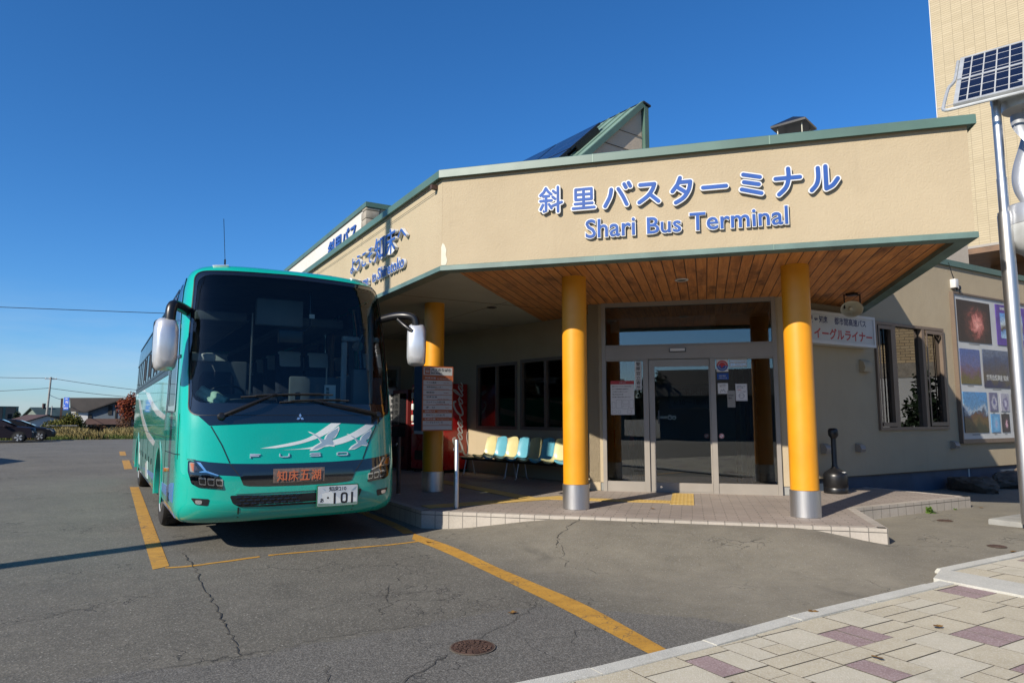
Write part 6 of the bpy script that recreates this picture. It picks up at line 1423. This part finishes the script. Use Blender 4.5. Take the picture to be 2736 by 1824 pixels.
# ---------------------------------------------------------------- hybrid solar and wind lamp post at the right edge
SL_ = thing('solar_wind_lamp', 'silver lamp post with tilted solar panel and twisted wind rotor on a concrete pad', 'lamp post', (11.3, 4.4, .08))
m = MB(); m.rbox(10.98, 12.7, 3.95, 5.18, -.1, .155, .03); structure(m.build('concrete_pad', M['concrete'], smooth=40))
e_d = Vector((.334, -.943, 0)).normalized(); e_b = Vector((.943, .334, 0)).normalized(); up_ = (e_b * 1.43 + Vector((0, 0, 1.32))); PLn = up_.length; up_.normalize()
FPan = Matrix((e_d, up_, e_d.cross(up_))).transposed().to_4x4(); FPan.translation = Vector((10.353, 4.927, 6.093)); PWd = 2.55
if FPan.col[2].z < 0: pass
sgn = 1 if FPan.col[2].xyz.dot(Vector((-1, -.5, .3))) > 0 else -1
m = MB(); m.box(.06, PWd - .06, .09, PLn / 2 - .03, -.02, .012); m.box(.06, PWd - .06, PLn / 2 + .03, PLn - .06, -.02, .012)
at_world(m.build('solar_panel', M['cell'], M=FPan, smooth=0), SL_)
m = MB()
for a, b, c, d in ((0, PWd, .03, .09), (0, PWd, PLn - .06, PLn), (0, PWd, PLn / 2 - .03, PLn / 2 + .03), (0, .06, .0905, PLn - .0605), (PWd - .06, PWd, .0905, PLn - .0605)): m.box(a, b, c, d, -.03, .018)
at_world(m.build('panel_frame', M['galv'], M=FPan, smooth=0), SL_)
m = MB(); m.tube([(x, y, -.02) for x, y in catmull([(-.035, PLn * .99), (-.035, PLn * .6), (-.06, PLn * .5), (-.11, PLn * .4), (-.13, .12), (-.11, -.02), (-.02, -.06), (.3, -.06), (PWd, -.06)], 6)], .024, 8); at_world(m.build('guard_rail', M['galv'], M=FPan), SL_)
hc = Vector((11.19, 4.38, 0))
m = MB(); m.lathe([(.0, 6.34), (.36, 6.34), (.40, 6.30), (.40, 6.20), (.36, 6.14), (.28, 6.14), (.27, 6.02), (0, 6.02)], 40, 0, Matrix.Translation(hc)); m.tube([hc + Vector((.1, .0, 6.3)), hc + Vector((.3, -.3, 6.75))], .09, 12)
at_world(m.build('mounting_disc', M['galv'], smooth=40), SL_)
pl_ = [Vector((10.885, 4.61, 6.2)), Vector((10.885, 4.61, 4.55)), Vector((10.885, 4.61, .3))]
m = MB(); m.tube([pl_[0], Vector((10.885, 4.61, 5.0))], .058, 16); m.tube([Vector((10.885, 4.61, 5.0)), Vector((10.885, 4.61, 4.97))], .066, 16); m.tube([Vector((10.885, 4.61, 4.97)), Vector((10.885, 4.61, 4.5))], .064, 16); m.tube([Vector((10.885, 4.61, 4.5)), Vector((10.885, 4.61, 4.46))], .085, 16); m.tube([Vector((10.885, 4.61, 4.46)), Vector((10.885, 4.61, .15))], .092, 20)
at_world(m.build('pole', M['steelv'], smooth=50), SL_)
m = MB(); m.tube([(11.78, 3.99, 6.2), (11.78, 3.99, .15)], .085, 16); at_world(m.build('pole', M['steelv'], smooth=50), SL_)
# helical rotor: two scoops twisted over the height
vs = []; fs = []; n_h = 40; n_a = 14
for bl in (0, 1):
    b0_ = len(vs)
    for i in range(n_h + 1):
        t = i / n_h; z = 5.95 - 1.32 * t; tw_ = R(205) * t + bl * math.pi + R(120); rr_ = .27 * (.55 + .45 * math.sin(math.pi * min(1, .12 + t * .8)))
        for j in range(n_a + 1):
            s = j / n_a; a = math.pi * s; px = rr_ * (.5 - .5 * math.cos(a)) - .02; py = rr_ * .5 * math.sin(a)
            vs.append((hc.x + px * math.cos(tw_) - py * math.sin(tw_), hc.y + px * math.sin(tw_) + py * math.cos(tw_), z))
    q = n_a + 1
    for i in range(n_h):
        for j in range(n_a): fs.append((b0_ + i * q + j, b0_ + i * q + j + 1, b0_ + (i + 1) * q + j + 1, b0_ + (i + 1) * q + j))
m = MB(); m.add(vs, fs); ro = m.build('wind_rotor', M['rotor'], smooth=60); so = ro.modifiers.new('thickness', 'SOLIDIFY'); so.thickness = .012; at_world(ro, SL_)
m = MB(); m.tube([hc + Vector((0, 0, 6.02)), hc + Vector((0, 0, 4.5))], .03, 12); at_world(m.build('rotor_shaft', M['galv']), SL_)
m = MB(); m.lathe([(0, 4.60), (.30, 4.60), (.33, 4.57), (.335, 4.32), (.335, 4.31)], 40, 0, Matrix.Translation(hc)); at_world(m.build('generator_housing', M['rotor'], smooth=50), SL_)
m = MB(); m.lathe([(.333, 4.305), (.332, 4.08), (.25, 3.95), (.15, 3.88), (0, 3.87)], 40, 0, Matrix.Translation(hc)); at_world(m.build('lamp_cover', M['galv'], smooth=50), SL_)
m = MB(); m.lathe([(.16, 3.885), (.13, 3.82), (0, 3.80)], 30, 0, Matrix.Translation(hc)); at_world(m.build('lamp_lens', M['cover'], smooth=50), SL_)
m = MB(); m.rbox(10.9, 11.08, 4.47, 4.58, 4.05, 4.42, .01); at_world(m.build('bracket', M['silver'], smooth=40), SL_)
m = MB(); m.rbox(10.86, 11.55, 4.05, 4.58, .155, 1.36, .02); m.add([(10.84, 4.03, 1.361), (11.57, 4.03, 1.361), (11.57, 4.6, 1.361), (10.84, 4.6, 1.361), (10.84, 4.03, 1.42), (11.57, 4.03, 1.42), (11.57, 4.6, 1.42), (10.84, 4.6, 1.42), (11.0, 4.15, 1.50), (11.4, 4.15, 1.50), (11.4, 4.5, 1.50), (11.0, 4.5, 1.50)],
      [(3, 2, 1, 0)] + [(i, (i + 1) % 4, 4 + (i + 1) % 4, 4 + i) for i in range(4)] + [(4 + i, 4 + (i + 1) % 4, 8 + (i + 1) % 4, 8 + i) for i in range(4)] + [(8, 9, 10, 11)]); at_world(m.build('control_cabinet', M['galv'], smooth=35), SL_)

# ---------------------------------------------------------------- tall tiled building behind
TB = thing('tall_tiled_building', 'tall cream tiled building with a dark open floor behind the terminal wing', 'building', (24, 11, 0))
ux = Vector((.20, -.98, 0)).normalized()
FTB = frame((23.54, 11.70, 0), ux)
m = MB(); m.box(0, 5.5, 0, 14, 7.02, 26); at_world(m.build('tiled_wall', M['walltile'], M=FTB, smooth=0), TB)
m = MB(); m.box(-.03, -.002, -.01, 14, 7.0, 26); at_world(m.build('corner_trim', M['wplaster'], M=FTB, smooth=0), TB)
for z, dz in ((11.9, .035), (16.0, .035), (20, .035), (6.98, .08)): m = MB(); m.box(0, 5.5, -.012, .001, z, z + dz); at_world(m.build('joint_band', M['alu'], M=FTB, smooth=0), TB)
m = MB(); m.box(0, 5.5, .0, 14, 6.80, 6.975); at_world(m.build('floor_slab', M['wood'], M=FTB, smooth=0), TB)
m = MB(); m.box(.6, 5.5, 2.5, 2.7, 0, 6.8); m.box(-.6, .1, .6, 1.3, 0, 6.79, 1); m.box(4.8, 5.4, .3, .9, 0, 6.79, 1); at_world(m.build('recessed_wall', [M['wood'], M['gplaster']], M=FTB, smooth=0), TB)
m = MB(); m.box(-1.6, -.05, -2.2, -1.9, 0, 6.35); at_world(m.build('stone_pier', M['stone'], M=FTB, smooth=0), TB)

# ---------------------------------------------------------------- distance on the left: cars, houses, poles, shrubs, grass
def car(name, label, loc, rz, paint, wagon):
    C_ = thing(name, label, 'car', loc, rz, 'cars parked on the far left'); L = 4.45; W2 = .86
    if wagon: lower = [(0, .30), (0, .62), (.06, .86), (.35, .96), (1.2, 1.02), (3.9, 1.04), (4.38, .98), (4.45, .6), (4.4, .3)]; roof = [(.95, 1.0), (1.75, 1.42), (2.3, 1.52), (3.5, 1.52), (4.1, 1.40), (4.36, 1.0)]
    else: lower = [(0, .28), (-.02, .5), (.08, .74), (.5, .88), (1.35, .97), (3.6, 1.0), (4.3, .98), (4.45, .75), (4.42, .3)]; roof = [(1.1, .95), (1.95, 1.36), (2.5, 1.45), (3.3, 1.42), (4.0, 1.18), (4.35, .98)]
    def loft(side_, inset, w0, w1):
        P = catmull(side_, 5); zs_ = [p[1] for p in P]; z0, z1 = min(zs_), max(zs_); n_ = 8; vs = []; fs = []
        for j in range(n_ + 1):
            u = -1 + 2 * j / n_
            for x, z in P:
                t = (z - z0) / (z1 - z0); w = w0 + (w1 - w0) * t ** 1.5; e = 1 - .0 * abs(u)
                round_ = .07 * abs(u) ** 4; xx = x + (round_ * 2.2 if x < L / 2 else -round_ * 2.2)
                vs.append((xx, u * w, z - (.05 * abs(u) ** 6 if t > .7 else 0)))
        k = len(P)
        for j in range(n_):
            for i in range(k): fs.append((j * k + i, j * k + (i + 1) % k, (j + 1) * k + (i + 1) % k, (j + 1) * k + i))
        fs += [tuple(range(k - 1, -1, -1)), tuple(n_ * k + i for i in range(k))]
        return vs, fs
    m = MB(); m.add(*loft(lower, 0, W2, W2 * .93)); kid(m.build('body', paint, smooth=40, fix=True), C_)
    m = MB(); m.add(*loft(roof, 0, W2 * .9, W2 * .68)); kid(m.build('cabin', paint, smooth=40, fix=True), C_)
    for sd in (-1, 1):
        zt = roof[2][1] - .07; F = Matrix.Translation((0, sd * (W2 * .84), 1.0)) @ Matrix.Rotation(R(90 + sd * 18), 4, 'X')
        for a, b, c, d in ((1.55, 2.35, 1.95, 2.35), (2.42, 3.3, 2.42, 3.25), (3.37, 4.0, 3.32, 3.75)):
            m = MB(); h_ = .36 if wagon or a < 3 else .28
            m.prism([(a, .02), (b, .02), (d, h_), (c, h_)], -.006, .012, 0, F); kid(m.build('side_window', M['black_gloss'], smooth=0), C_)
        for xw in (.82, 3.55):
            WF = Matrix.Translation((xw, sd * (W2 - .05), .32)) @ Matrix.Rotation(R(-90 * sd), 4, 'X')
            m = MB(); m.lathe([(.2, -.1), (.32, -.09), (.325, .0), (.32, .09), (.22, .11)], 30); wh = kid(m.build('wheel', M['rubber'], M=WF, smooth=40), C_)
            m = MB(); m.lathe([(.225, .08), (.22, .11), (.2, .09), (.19, .04), (.0, .04)], 30, 1)
            for k in range(5):
                for off in (-9, 9): m.box(.03, .215, -.020, .020, .06, .12, 0, Matrix.Rotation(R(72 * k + off), 4, 'Z'))
            m.lathe([(0, .11), (.05, .11), (.055, .05)], 14)
            r_ = m.build('rim', [M['silver'], M['dark']], M=WF, smooth=40); r_.parent = wh; r_.matrix_parent_inverse = wh.matrix_basis.inverted()
            m = MB(); P = arc(xw, .32, .39, 0, 180, 18); m.prism(P, 0, .02, 0, Matrix.Translation((0, sd * (W2 - .02) + (.0 if sd < 0 else .02), 0)) @ Matrix.Rotation(R(90), 4, 'X')); kid(m.build('wheel_arch', M['dark'], smooth=0), C_)
        m = MB(); m.prism([(.02, .62), (.30, .68), (.50, .82), (.2, .78)], -.01, .015, 0, Matrix.Translation((0, sd * (W2 * .94), 0)) @ Matrix.Rotation(R(90), 4, 'X')); kid(m.build('headlight', M['chrome'], smooth=0), C_)
        m = MB(); m.rbox(1.45, 1.62, sd * .9 - .09, sd * .9 + .09, .95, 1.08, .03); kid(m.build('door_mirror', paint, smooth=40), C_)
    ws_ = roof; a, b = roof[0], roof[1]; m = MB(); m.add([(a[0] + .06, -.66, a[1] + .06), (a[0] + .06, .66, a[1] + .06), (b[0] + .03, .55, b[1]), (b[0] + .03, -.55, b[1])], [(0, 1, 2, 3)]); 
    m.v = [(x - .03, y, z + .02) for x, y, z in m.v]; kid(m.build('windscreen', M['black_gloss'], smooth=0), C_)
    m = MB(); m.box(-.04, .02, -.5, .5, .42, .62); kid(m.build('front_grille', M['bplastic'], smooth=0), C_)
    return C_
M['carp1'] = pbr('dark_plum_car_paint', (.014, .010, .016), .5, 0, .1, 2, spec=.2); M['carp2'] = pbr('black_car_paint', (.006, .006, .008), .5, 0, .1, 2, spec=.2)
M['carw'] = m_carpaint('white_car_paint', (.6, .6, .6), 0, .25, .03)
car('parked_car', 'dark plum hatchback nearest of the cars on the far left', (-3.9, 53.6, 0), R(180 + 0), M['carp1'], True)
car('parked_car', 'black low car with bright spoked wheels parked just beyond the plum hatchback', (-3.0, 56.2, 0), R(180), M['carp2'], False)
def gable_house(name, label, loc, rz, w, d, h, rh, wall_m, roof_m, over=.4, ridge_x=True, roof2=None):
    H_ = thing(name, label, 'house', loc, rz); m = MB(); m.box(-w / 2, w / 2, -d / 2, d / 2, 0, h)
    if ridge_x: m.add([(-w / 2, -d / 2, h), (-w / 2, d / 2, h), (-w / 2, 0, h + rh), (w / 2, -d / 2, h), (w / 2, d / 2, h), (w / 2, 0, h + rh)], [(0, 2, 1), (3, 4, 5)])
    else: m.add([(-w / 2, -d / 2, h), (w / 2, -d / 2, h), (0, -d / 2, h + rh), (-w / 2, d / 2, h), (w / 2, d / 2, h), (0, d / 2, h + rh)], [(0, 1, 2), (3, 5, 4)])
    kid(m.build('wall', wall_m, smooth=0), H_)
    m = MB(); t = .14
    if ridge_x:
        for s in (-1, 1): y0 = s * (d / 2 + over); z0 = h - over * rh / (d / 2); m.add([(-w / 2 - over, y0, z0), (w / 2 + over, y0, z0), (w / 2 + over, 0, h + rh), (-w / 2 - over, 0, h + rh), (-w / 2 - over, y0, z0 + t), (w / 2 + over, y0, z0 + t), (w / 2 + over, 0, h + rh + t), (-w / 2 - over, 0, h + rh + t)], [(0, 1, 2, 3), (4, 5, 6, 7), (0, 1, 5, 4), (1, 2, 6, 5), (3, 0, 4, 7)])
    else:
        for s in (-1, 1): x0 = s * (w / 2 + over); z0 = h - over * rh / (w / 2); m.add([(x0, -d / 2 - over, z0), (x0, d / 2 + over, z0), (0, d / 2 + over, h + rh), (0, -d / 2 - over, h + rh), (x0, -d / 2 - over, z0 + t), (x0, d / 2 + over, z0 + t), (0, d / 2 + over, h + rh + t), (0, -d / 2 - over, h + rh + t)], [(0, 1, 2, 3), (4, 5, 6, 7), (0, 1, 5, 4), (1, 2, 6, 5), (3, 0, 4, 7)])
    kid(m.build('roof', roof_m, smooth=0), H_); return H_
M['droof'] = pbr('dark_brown_roof', (.035, .028, .026), .7, 0, .2, .8, .2, 6); M['groof'] = pbr('green_slate_roof', (.04, .075, .075), .7, 0, .15, .8); M['broof'] = pbr('brown_roof', (.09, .05, .04), .7, 0, .15, .8)
M['hwhite'] = pbr('white_house_wall', (.62, .63, .62), .8, 0, .06, .6); M['hgrey'] = pbr('grey_blue_wall', (.10, .13, .16), .7, 0, .25, .5); M['hbrown'] = pbr('brown_render', (.30, .22, .16), .8, 0, .1, .6); M['hgreen'] = pbr('grey_green_wall', (.17, .21, .18), .8, 0, .1, .6)
# house with a white flank and a long dark roof
Hd = thing('house', 'white and slate blue house with a long dark sloping roof behind the grass', 'house', (-1.5, 117, 0), R(-12))
m = MB(); m.box(-2.6, -.5, -2, 8, 0, 2.4); m.add([(-2.6, -2, 2.4), (-2.6, 8, 2.4), (-2.75, -2, 4.05)], [(0, 1, 2)]); kid(m.build('wall', M['hwhite'], smooth=0), Hd)
m = MB(); m.add([(-.5, -1.9, 1.2), (5.0, -1.9, 1.2), (5.0, -1.9, 4.2), (3.4, -1.9, 4.05), (-.5, -1.9, 2.45)], [(0, 1, 2, 3, 4)]); m.box(-.45, 5, -1.8, 8, 0, 2.4); kid(m.build('end_wall', M['hgrey'], smooth=0), Hd)
m = MB(); m.add([(-.62, -2.5, 2.3), (-2.6, -2.4, 2.35), (-2.75, -2.2, 4.15), (4.0, -2.6, 4.15), (-.62, 8, 2.3), (4.2, 8, 4.3), (-2.75, 8, 4.3), (3.95, -2.6, 4.35), (-2.85, -2.2, 4.3), (-.62, -2.5, 2.48)], [(1, 0, 3, 2), (0, 4, 5, 3), (2, 3, 5, 6), (9, 7, 3, 0), (8, 7, 9, 1)]); kid(m.build('roof', M['droof'], smooth=0), Hd)
m = MB(); m.box(2.0, 2.5, -2.0, -1.91, 1.9, 3.2); m.box(2.9, 3.1, -2.0, -1.91, 1.4, 3.7); m.box(-.4, .0, -2.0, -1.91, .6, 2.0); kid(m.build('window', M['dark'], smooth=0), Hd)
m = MB(); m.add([(-.6, -4.2, .62), (5.2, -4.2, .62), (5.2, -2, 1.35), (-.6, -2, 1.35), (-.6, -4.2, .55), (5.2, -4.2, .55), (5.2, -2, 1.28), (-.6, -2, 1.28)], [(0, 1, 2, 3), (7, 6, 5, 4), (0, 4, 5, 1), (0, 3, 7, 4), (1, 5, 6, 2)]); kid(m.build('porch_roof', M['broof'], smooth=0), Hd)
Hg = gable_house('house', 'low house with a wide grey green slate roof behind the utility pole', (-7.8, 144, -1.2), R(25), 7.2, 6, 3.0, 1.3, M['hgreen'], M['groof'])
m = MB(); m.box(-2.3, -1.9, -.6, -.2, 4, 5.1); kid(m.build('chimney', M['broof'], smooth=0), Hg)
gable_house('house', 'small white gabled house with a brown roof beyond the parked cars', (-7.6, 105, -.7), R(28), 4.6, 5, 1.7, .75, M['hwhite'], M['broof'], .25, False)
Hb = thing('flat_roofed_building', 'brown flat roofed building at the far left edge', 'building', (-12.6, 113, 0), R(28)); m = MB(); m.box(-3, 1.9, -1, 4, 0, 2.85); kid(m.build('wall', M['hbrown'], smooth=0), Hb)
m = MB(); m.box(-3.1, 2.0, -1.1, 4.1, 2.86, 3.0); m.box(.2, .5, -1.06, -1.005, 0, 2.85); m.box(1.7, 2.0, -1.06, -1.005, 0, 2.85); kid(m.build('roof_edge', M['green'], smooth=0), Hb); m = MB(); m.box(.8, 1.3, -1.03, -1.004, .6, 2.0); kid(m.build('window', M['dark'], smooth=0), Hb)
def upole(label, loc, h, r, lean=0, arms=True):
    P_ = thing('utility_pole', label, 'utility pole', loc); m = MB(); m.tube([(0, 0, 0), (lean, 0, h)], r, 14, r1=r * .68); kid(m.build('pole', M['concrete'], smooth=50), P_)
    if arms:
        m = MB(); m.box(lean - .75, lean + .75, -.05, .05, h - .35, h - .25); kid(m.build('crossarm', M['galv'], smooth=0), P_)
        for x in (-.65, -.2, .25, .65): m = MB(); m.lathe([(.05, 0), (.06, .08), (.03, .18), (0, .19)], 10, 0, Matrix.Translation((lean + x, 0, h - .25))); kid(m.build('insulator', M['white'], smooth=50), P_)
    return P_
upole('grey utility pole with wires and insulators behind the parked cars', (-7.7, 120.6, 0), 7.4, .17, .25); upole('short bare pole beside the blue sign', (-6.7, 114.2, 0), 3.1, .10, 0, False)
upole('tall concrete utility pole outside the left edge whose shadow crosses the asphalt', (-8.0, 6.92, 0), 14, .19)
WR = thing('overhead_wires', 'thin power wires strung from the distant utility pole', 'wires', (-7.5, 120.6, 7.2)); 
def wire(a, b, sag, r): 
    a = Vector(a); b = Vector(b); m = MB(); m.tube([a + (b - a) * (i / 24) + Vector((0, 0, -sag * 4 * (i / 24) * (1 - i / 24))) for i in range(25)], r, 5); return m.build('wire', M['bplastic'])
for a, b, s_ in (((-7.5, 120.5, 7.25), (6, 112.5, 5.2), .12), ((-7.5, 120.7, 7.25), (-26, 131, 7.9), .15), ((-7.6, 120.6, 5.8), (6, 113, 4.2), .15), ((-7.6, 120.6, 5.8), (-26, 131, 5.3), .3), ((-7.6, 120.6, 4.9), (-4.6, 95.6, 3.6), .1)): at_world(wire(a, b, s_, .035), WR)
W2_ = thing('overhead_wire', 'single high wire crossing the sky left of the coach', 'wire', (-9, 75, 11.3)); at_world(wire((-45, 95.5, 13.0), (40, 46.5, 9.4), .2, .03), W2_)
BSg = thing('roadside_sign', 'blue upright roadside sign with white writing on a brown post', 'sign', (-4.65, 95.6, 0)); m = MB(); m.box(-.14, .08, -.1, .1, 0, 3.75); kid(m.build('post', M['broof'], smooth=0), BSg)
FBg = face_frame((-4.5, 95.5, 2.42), (.86, -.5, 0)); m = MB(); m.box(0, .6, 0, 1.45, -.12, 0); at_world(m.build('sign_panel', pbr('bright_blue_panel', (.02, .12, .62), .4), M=FBg, smooth=0), BSg)
for b_, x, y, w, h in (('回転', .15, 1.2, .3, .15), ('寿', .22, .75, .14, .3), ('司', .42, .7, .12, .3), ('営業中', .05, .12, .5, .16), ('駐車', .05, .4, .12, .2)): at_world(lettering('sign_text', b_, FBg, x, y, w, h, M['signwhite'], None, .004, .02, .002), BSg)
m = MB(); m.box(.6, .72, -.08, -.04, 1.18, 1.24); m.box(.6, .72, -.08, -.04, .25, .31); at_world(m.build('spot_lamp', M['bplastic'], M=FBg, smooth=0), BSg)

# shrubs and trees of leaf-sized faces
def crown(name, blobs, n_, ls_, mat, seed, parent=None):
    q = random.Random(seed); m = MB()
    vol = [b[3] * b[4] * b[5] for b in blobs]; tot = sum(vol)
    for b, v_ in zip(blobs, vol):
        for _ in range(int(n_ * v_ / tot)):
            d = Vector((q.gauss(0, 1), q.gauss(0, 1), q.gauss(0, 1))).normalized() * q.uniform(.35, 1.08); p = Vector((b[0] + d.x * b[3], b[1] + d.y * b[4], b[2] + d.z * b[5]))
            if p.z < .05: continue
            s = ls_ * q.uniform(.6, 1.3); u = Vector((q.gauss(0, 1), q.gauss(0, 1), q.gauss(0, .6))).normalized(); w = u.cross(Vector((q.gauss(0, 1), q.gauss(0, 1), q.gauss(0, 1)))).normalized()
            m.add([p - u * s, p + w * s * .55, p + u * s, p - w * s * .55], [(0, 1, 2, 3)])
    return kid(m.build(name, mat, smooth=0), parent)
def limbs(base, tips, r, parent, name='trunk', mat='wood'):
    m = MB()
    for t in tips: b = Vector(base); e = Vector(t); mid = (b + e) / 2 + Vector((0, 0, .1 * (e - b).length)); m.tube(catmull([tuple(b), tuple(mid), tuple(e)], 4), r, 6, r1=r * .3)
    return kid(m.build(name, M[mat], smooth=50), parent)
M['l_yel'] = m_leaf('yellow_green_leaves', (.035, .055, .010), (.12, .13, .02), (.22, .17, .03)); M['l_red'] = m_leaf('red_autumn_leaves', (.12, .022, .012), (.30, .06, .025), (.36, .11, .03)); M['l_dk'] = m_leaf('dark_green_leaves', (.008, .018, .008), (.02, .04, .015)); M['l_br'] = m_leaf('dry_brown_leaves', (.06, .03, .015), (.16, .08, .04))
BU = thing('autumn_bush', 'spreading yellow green autumn bush in the grass left of the white house', 'bush', (-3.0, 73.5, 0))
crown('foliage', [(-.7, 0, .8, 1.3, 1.0, .55), (.15, 0, 1.15, .9, .9, .8), (.7, .1, .75, .75, .8, .7)], 5200, .09, M['l_yel'], 5, BU); limbs((0, 0, 0), [(-1, 0, 1.0), (-.4, .3, 1.2), (.3, 0, 1.7), (.8, .1, 1.1)], .05, BU)
m = MB(); m.box(-1.6, .7, -.95, -.8, .80, .88); kid(m.build('support_rail', M['concrete'], smooth=0), BU)
RT = thing('red_shrub', 'tall red leaved shrub half hidden behind the rear of the coach', 'shrub', (1.5, 71.0, 0))
crown('foliage', [(-.15, 0, 2.55, .75, .6, .8), (.35, 0, 3.1, .5, .5, .75), (.2, 0, 1.9, .8, .6, .7)], 2600, .085, M['l_red'], 6, RT); crown('dry_foliage', [(0, 0, 1.0, .8, .6, .9)], 900, .07, M['l_br'], 7, RT)
limbs((0, 0, 0), [(-.6, 0, 2.6), (-.2, .2, 3.0), (.2, 0, 3.9), (.5, 0, 3.2), (-.4, -.2, 1.9), (.8, 0, 2.2), (.1, .1, 2.2)], .03, RT)
CF = thing('dark_conifer', 'small dark conifer between the brown building and the white gabled house', 'tree', (-10.0, 108, 0)); crown('foliage', [(0, 0, .9, .7, .7, .8), (0, 0, 1.7, .4, .4, .6)], 1500, .12, M['l_dk'], 9, CF); limbs((0, 0, 0), [(0, 0, 2.1)], .06, CF)
LB = thing('low_red_shrub', 'low reddish brown shrub beside the porch roof', 'shrub', (-.9, 74, 0)); crown('foliage', [(0, 0, .5, 1.0, .5, .42)], 1300, .08, M['l_br'], 12, LB); limbs((0, 0, 0), [(-.5, 0, .7), (.4, 0, .7)], .03, LB)
# grass strip beyond the yard
q = random.Random(21); gm = MB()
for _ in range(26000):
    x = q.uniform(-6.5, 4.5); y = 57.3 - .16 * x + abs(q.gauss(0, 1)) * 3.0 + .0; y += q.uniform(0, .5); h = q.uniform(.25, .85) * (.55 + .45 * min(1, (y - 57.3 + .16 * x) / 2.0)) * (.75 + .35 * math.sin(x * 1.7 + y * .6)); a = q.uniform(0, 6.28); w = .018; l_ = h * q.uniform(.1, .5); b_ = q.uniform(0, 6.28)
    gm.add([(x - w * math.cos(a), y - w * math.sin(a), 0), (x + w * math.cos(a), y + w * math.sin(a), 0), (x + l_ * math.cos(b_) * .4 + w * .7 * math.cos(a), y + l_ * math.sin(b_) * .4, h * .65), (x + l_ * math.cos(b_), y + l_ * math.sin(b_), h)], [(0, 1, 2, 3)], 0 if h > .34 + q.uniform(-.1, .1) else 1)
M['g_dry'] = m_leaf('dry_grass_blades', (.16, .12, .045), (.30, .24, .09), (.40, .33, .15)); M['g_grn'] = m_leaf('green_grass_blades', (.05, .09, .018), (.12, .16, .035))
tag(gm.build('grass', [M['g_dry'], M['g_grn']], smooth=0), 'dry yellow grass along the far edge of the yard', 'grass', None, 'stuff')
m = MB(); m.add([(-60, 67, .004), (60, 47.7, .004), (120, 200, .004), (-120, 220, .004)], [(0, 1, 2, 3)]); structure(m.build('field', pbr('dry_field', (.13, .11, .05), .95, 0, .3, .3), smooth=0))

# ---------------------------------------------------------------- outside the frame: what the windows mirror and what throws the yard shadow
SH = gable_house('storage_shed', 'grey storage shed outside the left edge that shades the yard', (-13.5, 28.5, 0), 0, 8, 9.5, 3.0, 1.0, M['hgreen'], M['broof'])
BB = thing('brick_building', 'tan brick building across the street mirrored in the wing window', 'building', (36, -8, 0), R(62))
m = MB(); m.box(-9, 9, -5, 5, 4.2, 9.5); kid(m.build('brick_wall', M['redbrick'], smooth=0), BB); m = MB(); m.box(-9.02, 9.02, -5.02, 5.02, 0, 3.5); kid(m.build('rendered_wall', M['hwhite'], smooth=0), BB); m = MB(); m.box(-9.05, 9.05, -5.05, 5.05, 3.502, 4.198); kid(m.build('stone_band', M['stone'], smooth=0), BB)
for x in (-6, -2, 2, 6):
    for s in (-1, 1): m = MB(); m.box(x - .8, x + .8, s * 5.06 - .05, s * 5.06 + .05, 5.2, 6.8); kid(m.build('window', M['black_gloss'], smooth=0), BB)
CT = thing('conifer', 'small conifer across the street mirrored in the wing window', 'tree', (29.5, .3, 0)); crown('foliage', [(0, 0, .9, 1.1, 1.1, .7), (0, 0, 1.9, .8, .8, .7), (0, 0, 2.9, .45, .45, .7)], 2600, .12, M['l_dk'], 14, CT); limbs((0, 0, 0), [(0, 0, 3.4)], .09, CT)
for k, (x, y, rz, w, d, h, rh, wm_, lb) in enumerate(((-19, -24, 42, 11, 8, 3.2, 2.0, 'hgrey', 'grey house with a brown roof across the street, first from the camera side'), (-30, -13, 55, 13, 9, 3.0, 1.6, 'hgreen', 'long green grey house across the street beyond the grey one'), (-7, -33, 30, 12, 8, 2.8, 1.2, 'hbrown', 'brown house across the street behind the camera'), (-39, 3, 75, 12, 8, 3.4, 1.8, 'hgrey', 'grey house far along the street to the left'), (6, -38, 10, 14, 8, 3.6, 1.3, 'hgreen', 'green grey house behind the camera to the right'))):
    gable_house('house', lb, (x, y, 0), R(-rz), w, d, h, rh, M[wm_], M['droof'])
for x, y, s_, lb in ((-23, -19, 1.0, 'dark tree between two houses across the street'), (-12, -30, .8, 'smaller dark tree beside the brown house across the street'), (-35, -5, 1.1, 'dark tree beside the long house across the street')):
    TR = thing('street_tree', lb, 'tree', (x, y, 0)); crown('foliage', [(0, 0, 3.0 * s_, 1.9 * s_, 1.9 * s_, 1.6 * s_), (.6, .3, 4.2 * s_, 1.1, 1.1, 1.0)], 2200, .16, M['l_dk'], int(20 + x), TR); limbs((0, 0, 0), [(0, 0, 3.2 * s_), (.6, .2, 4.2 * s_), (-.7, -.3, 3.6 * s_)], .12, TR)
rg = random.Random(31); m = MB(); n_ = 90; vs = []
for i in range(n_ + 1):
    a = R(120 + 200 * i / n_); r_ = 420; h = 8 + 4 * math.sin(i * .31) + 2.5 * math.sin(i * .83 + 1); vs += [(r_ * math.cos(a), r_ * math.sin(a), -2), (r_ * math.cos(a), r_ * math.sin(a), h), ((r_ + 120) * math.cos(a), (r_ + 120) * math.sin(a), -2)]
m.add(vs, [(i * 3, i * 3 + 1, i * 3 + 4, i * 3 + 3) for i in range(n_)] + [(i * 3 + 1, i * 3 + 2, i * 3 + 5, i * 3 + 4) for i in range(n_)]); structure(m.build('hills', pbr('wooded_hill', (.03, .045, .03), .95, 0, .3, .05), smooth=60))
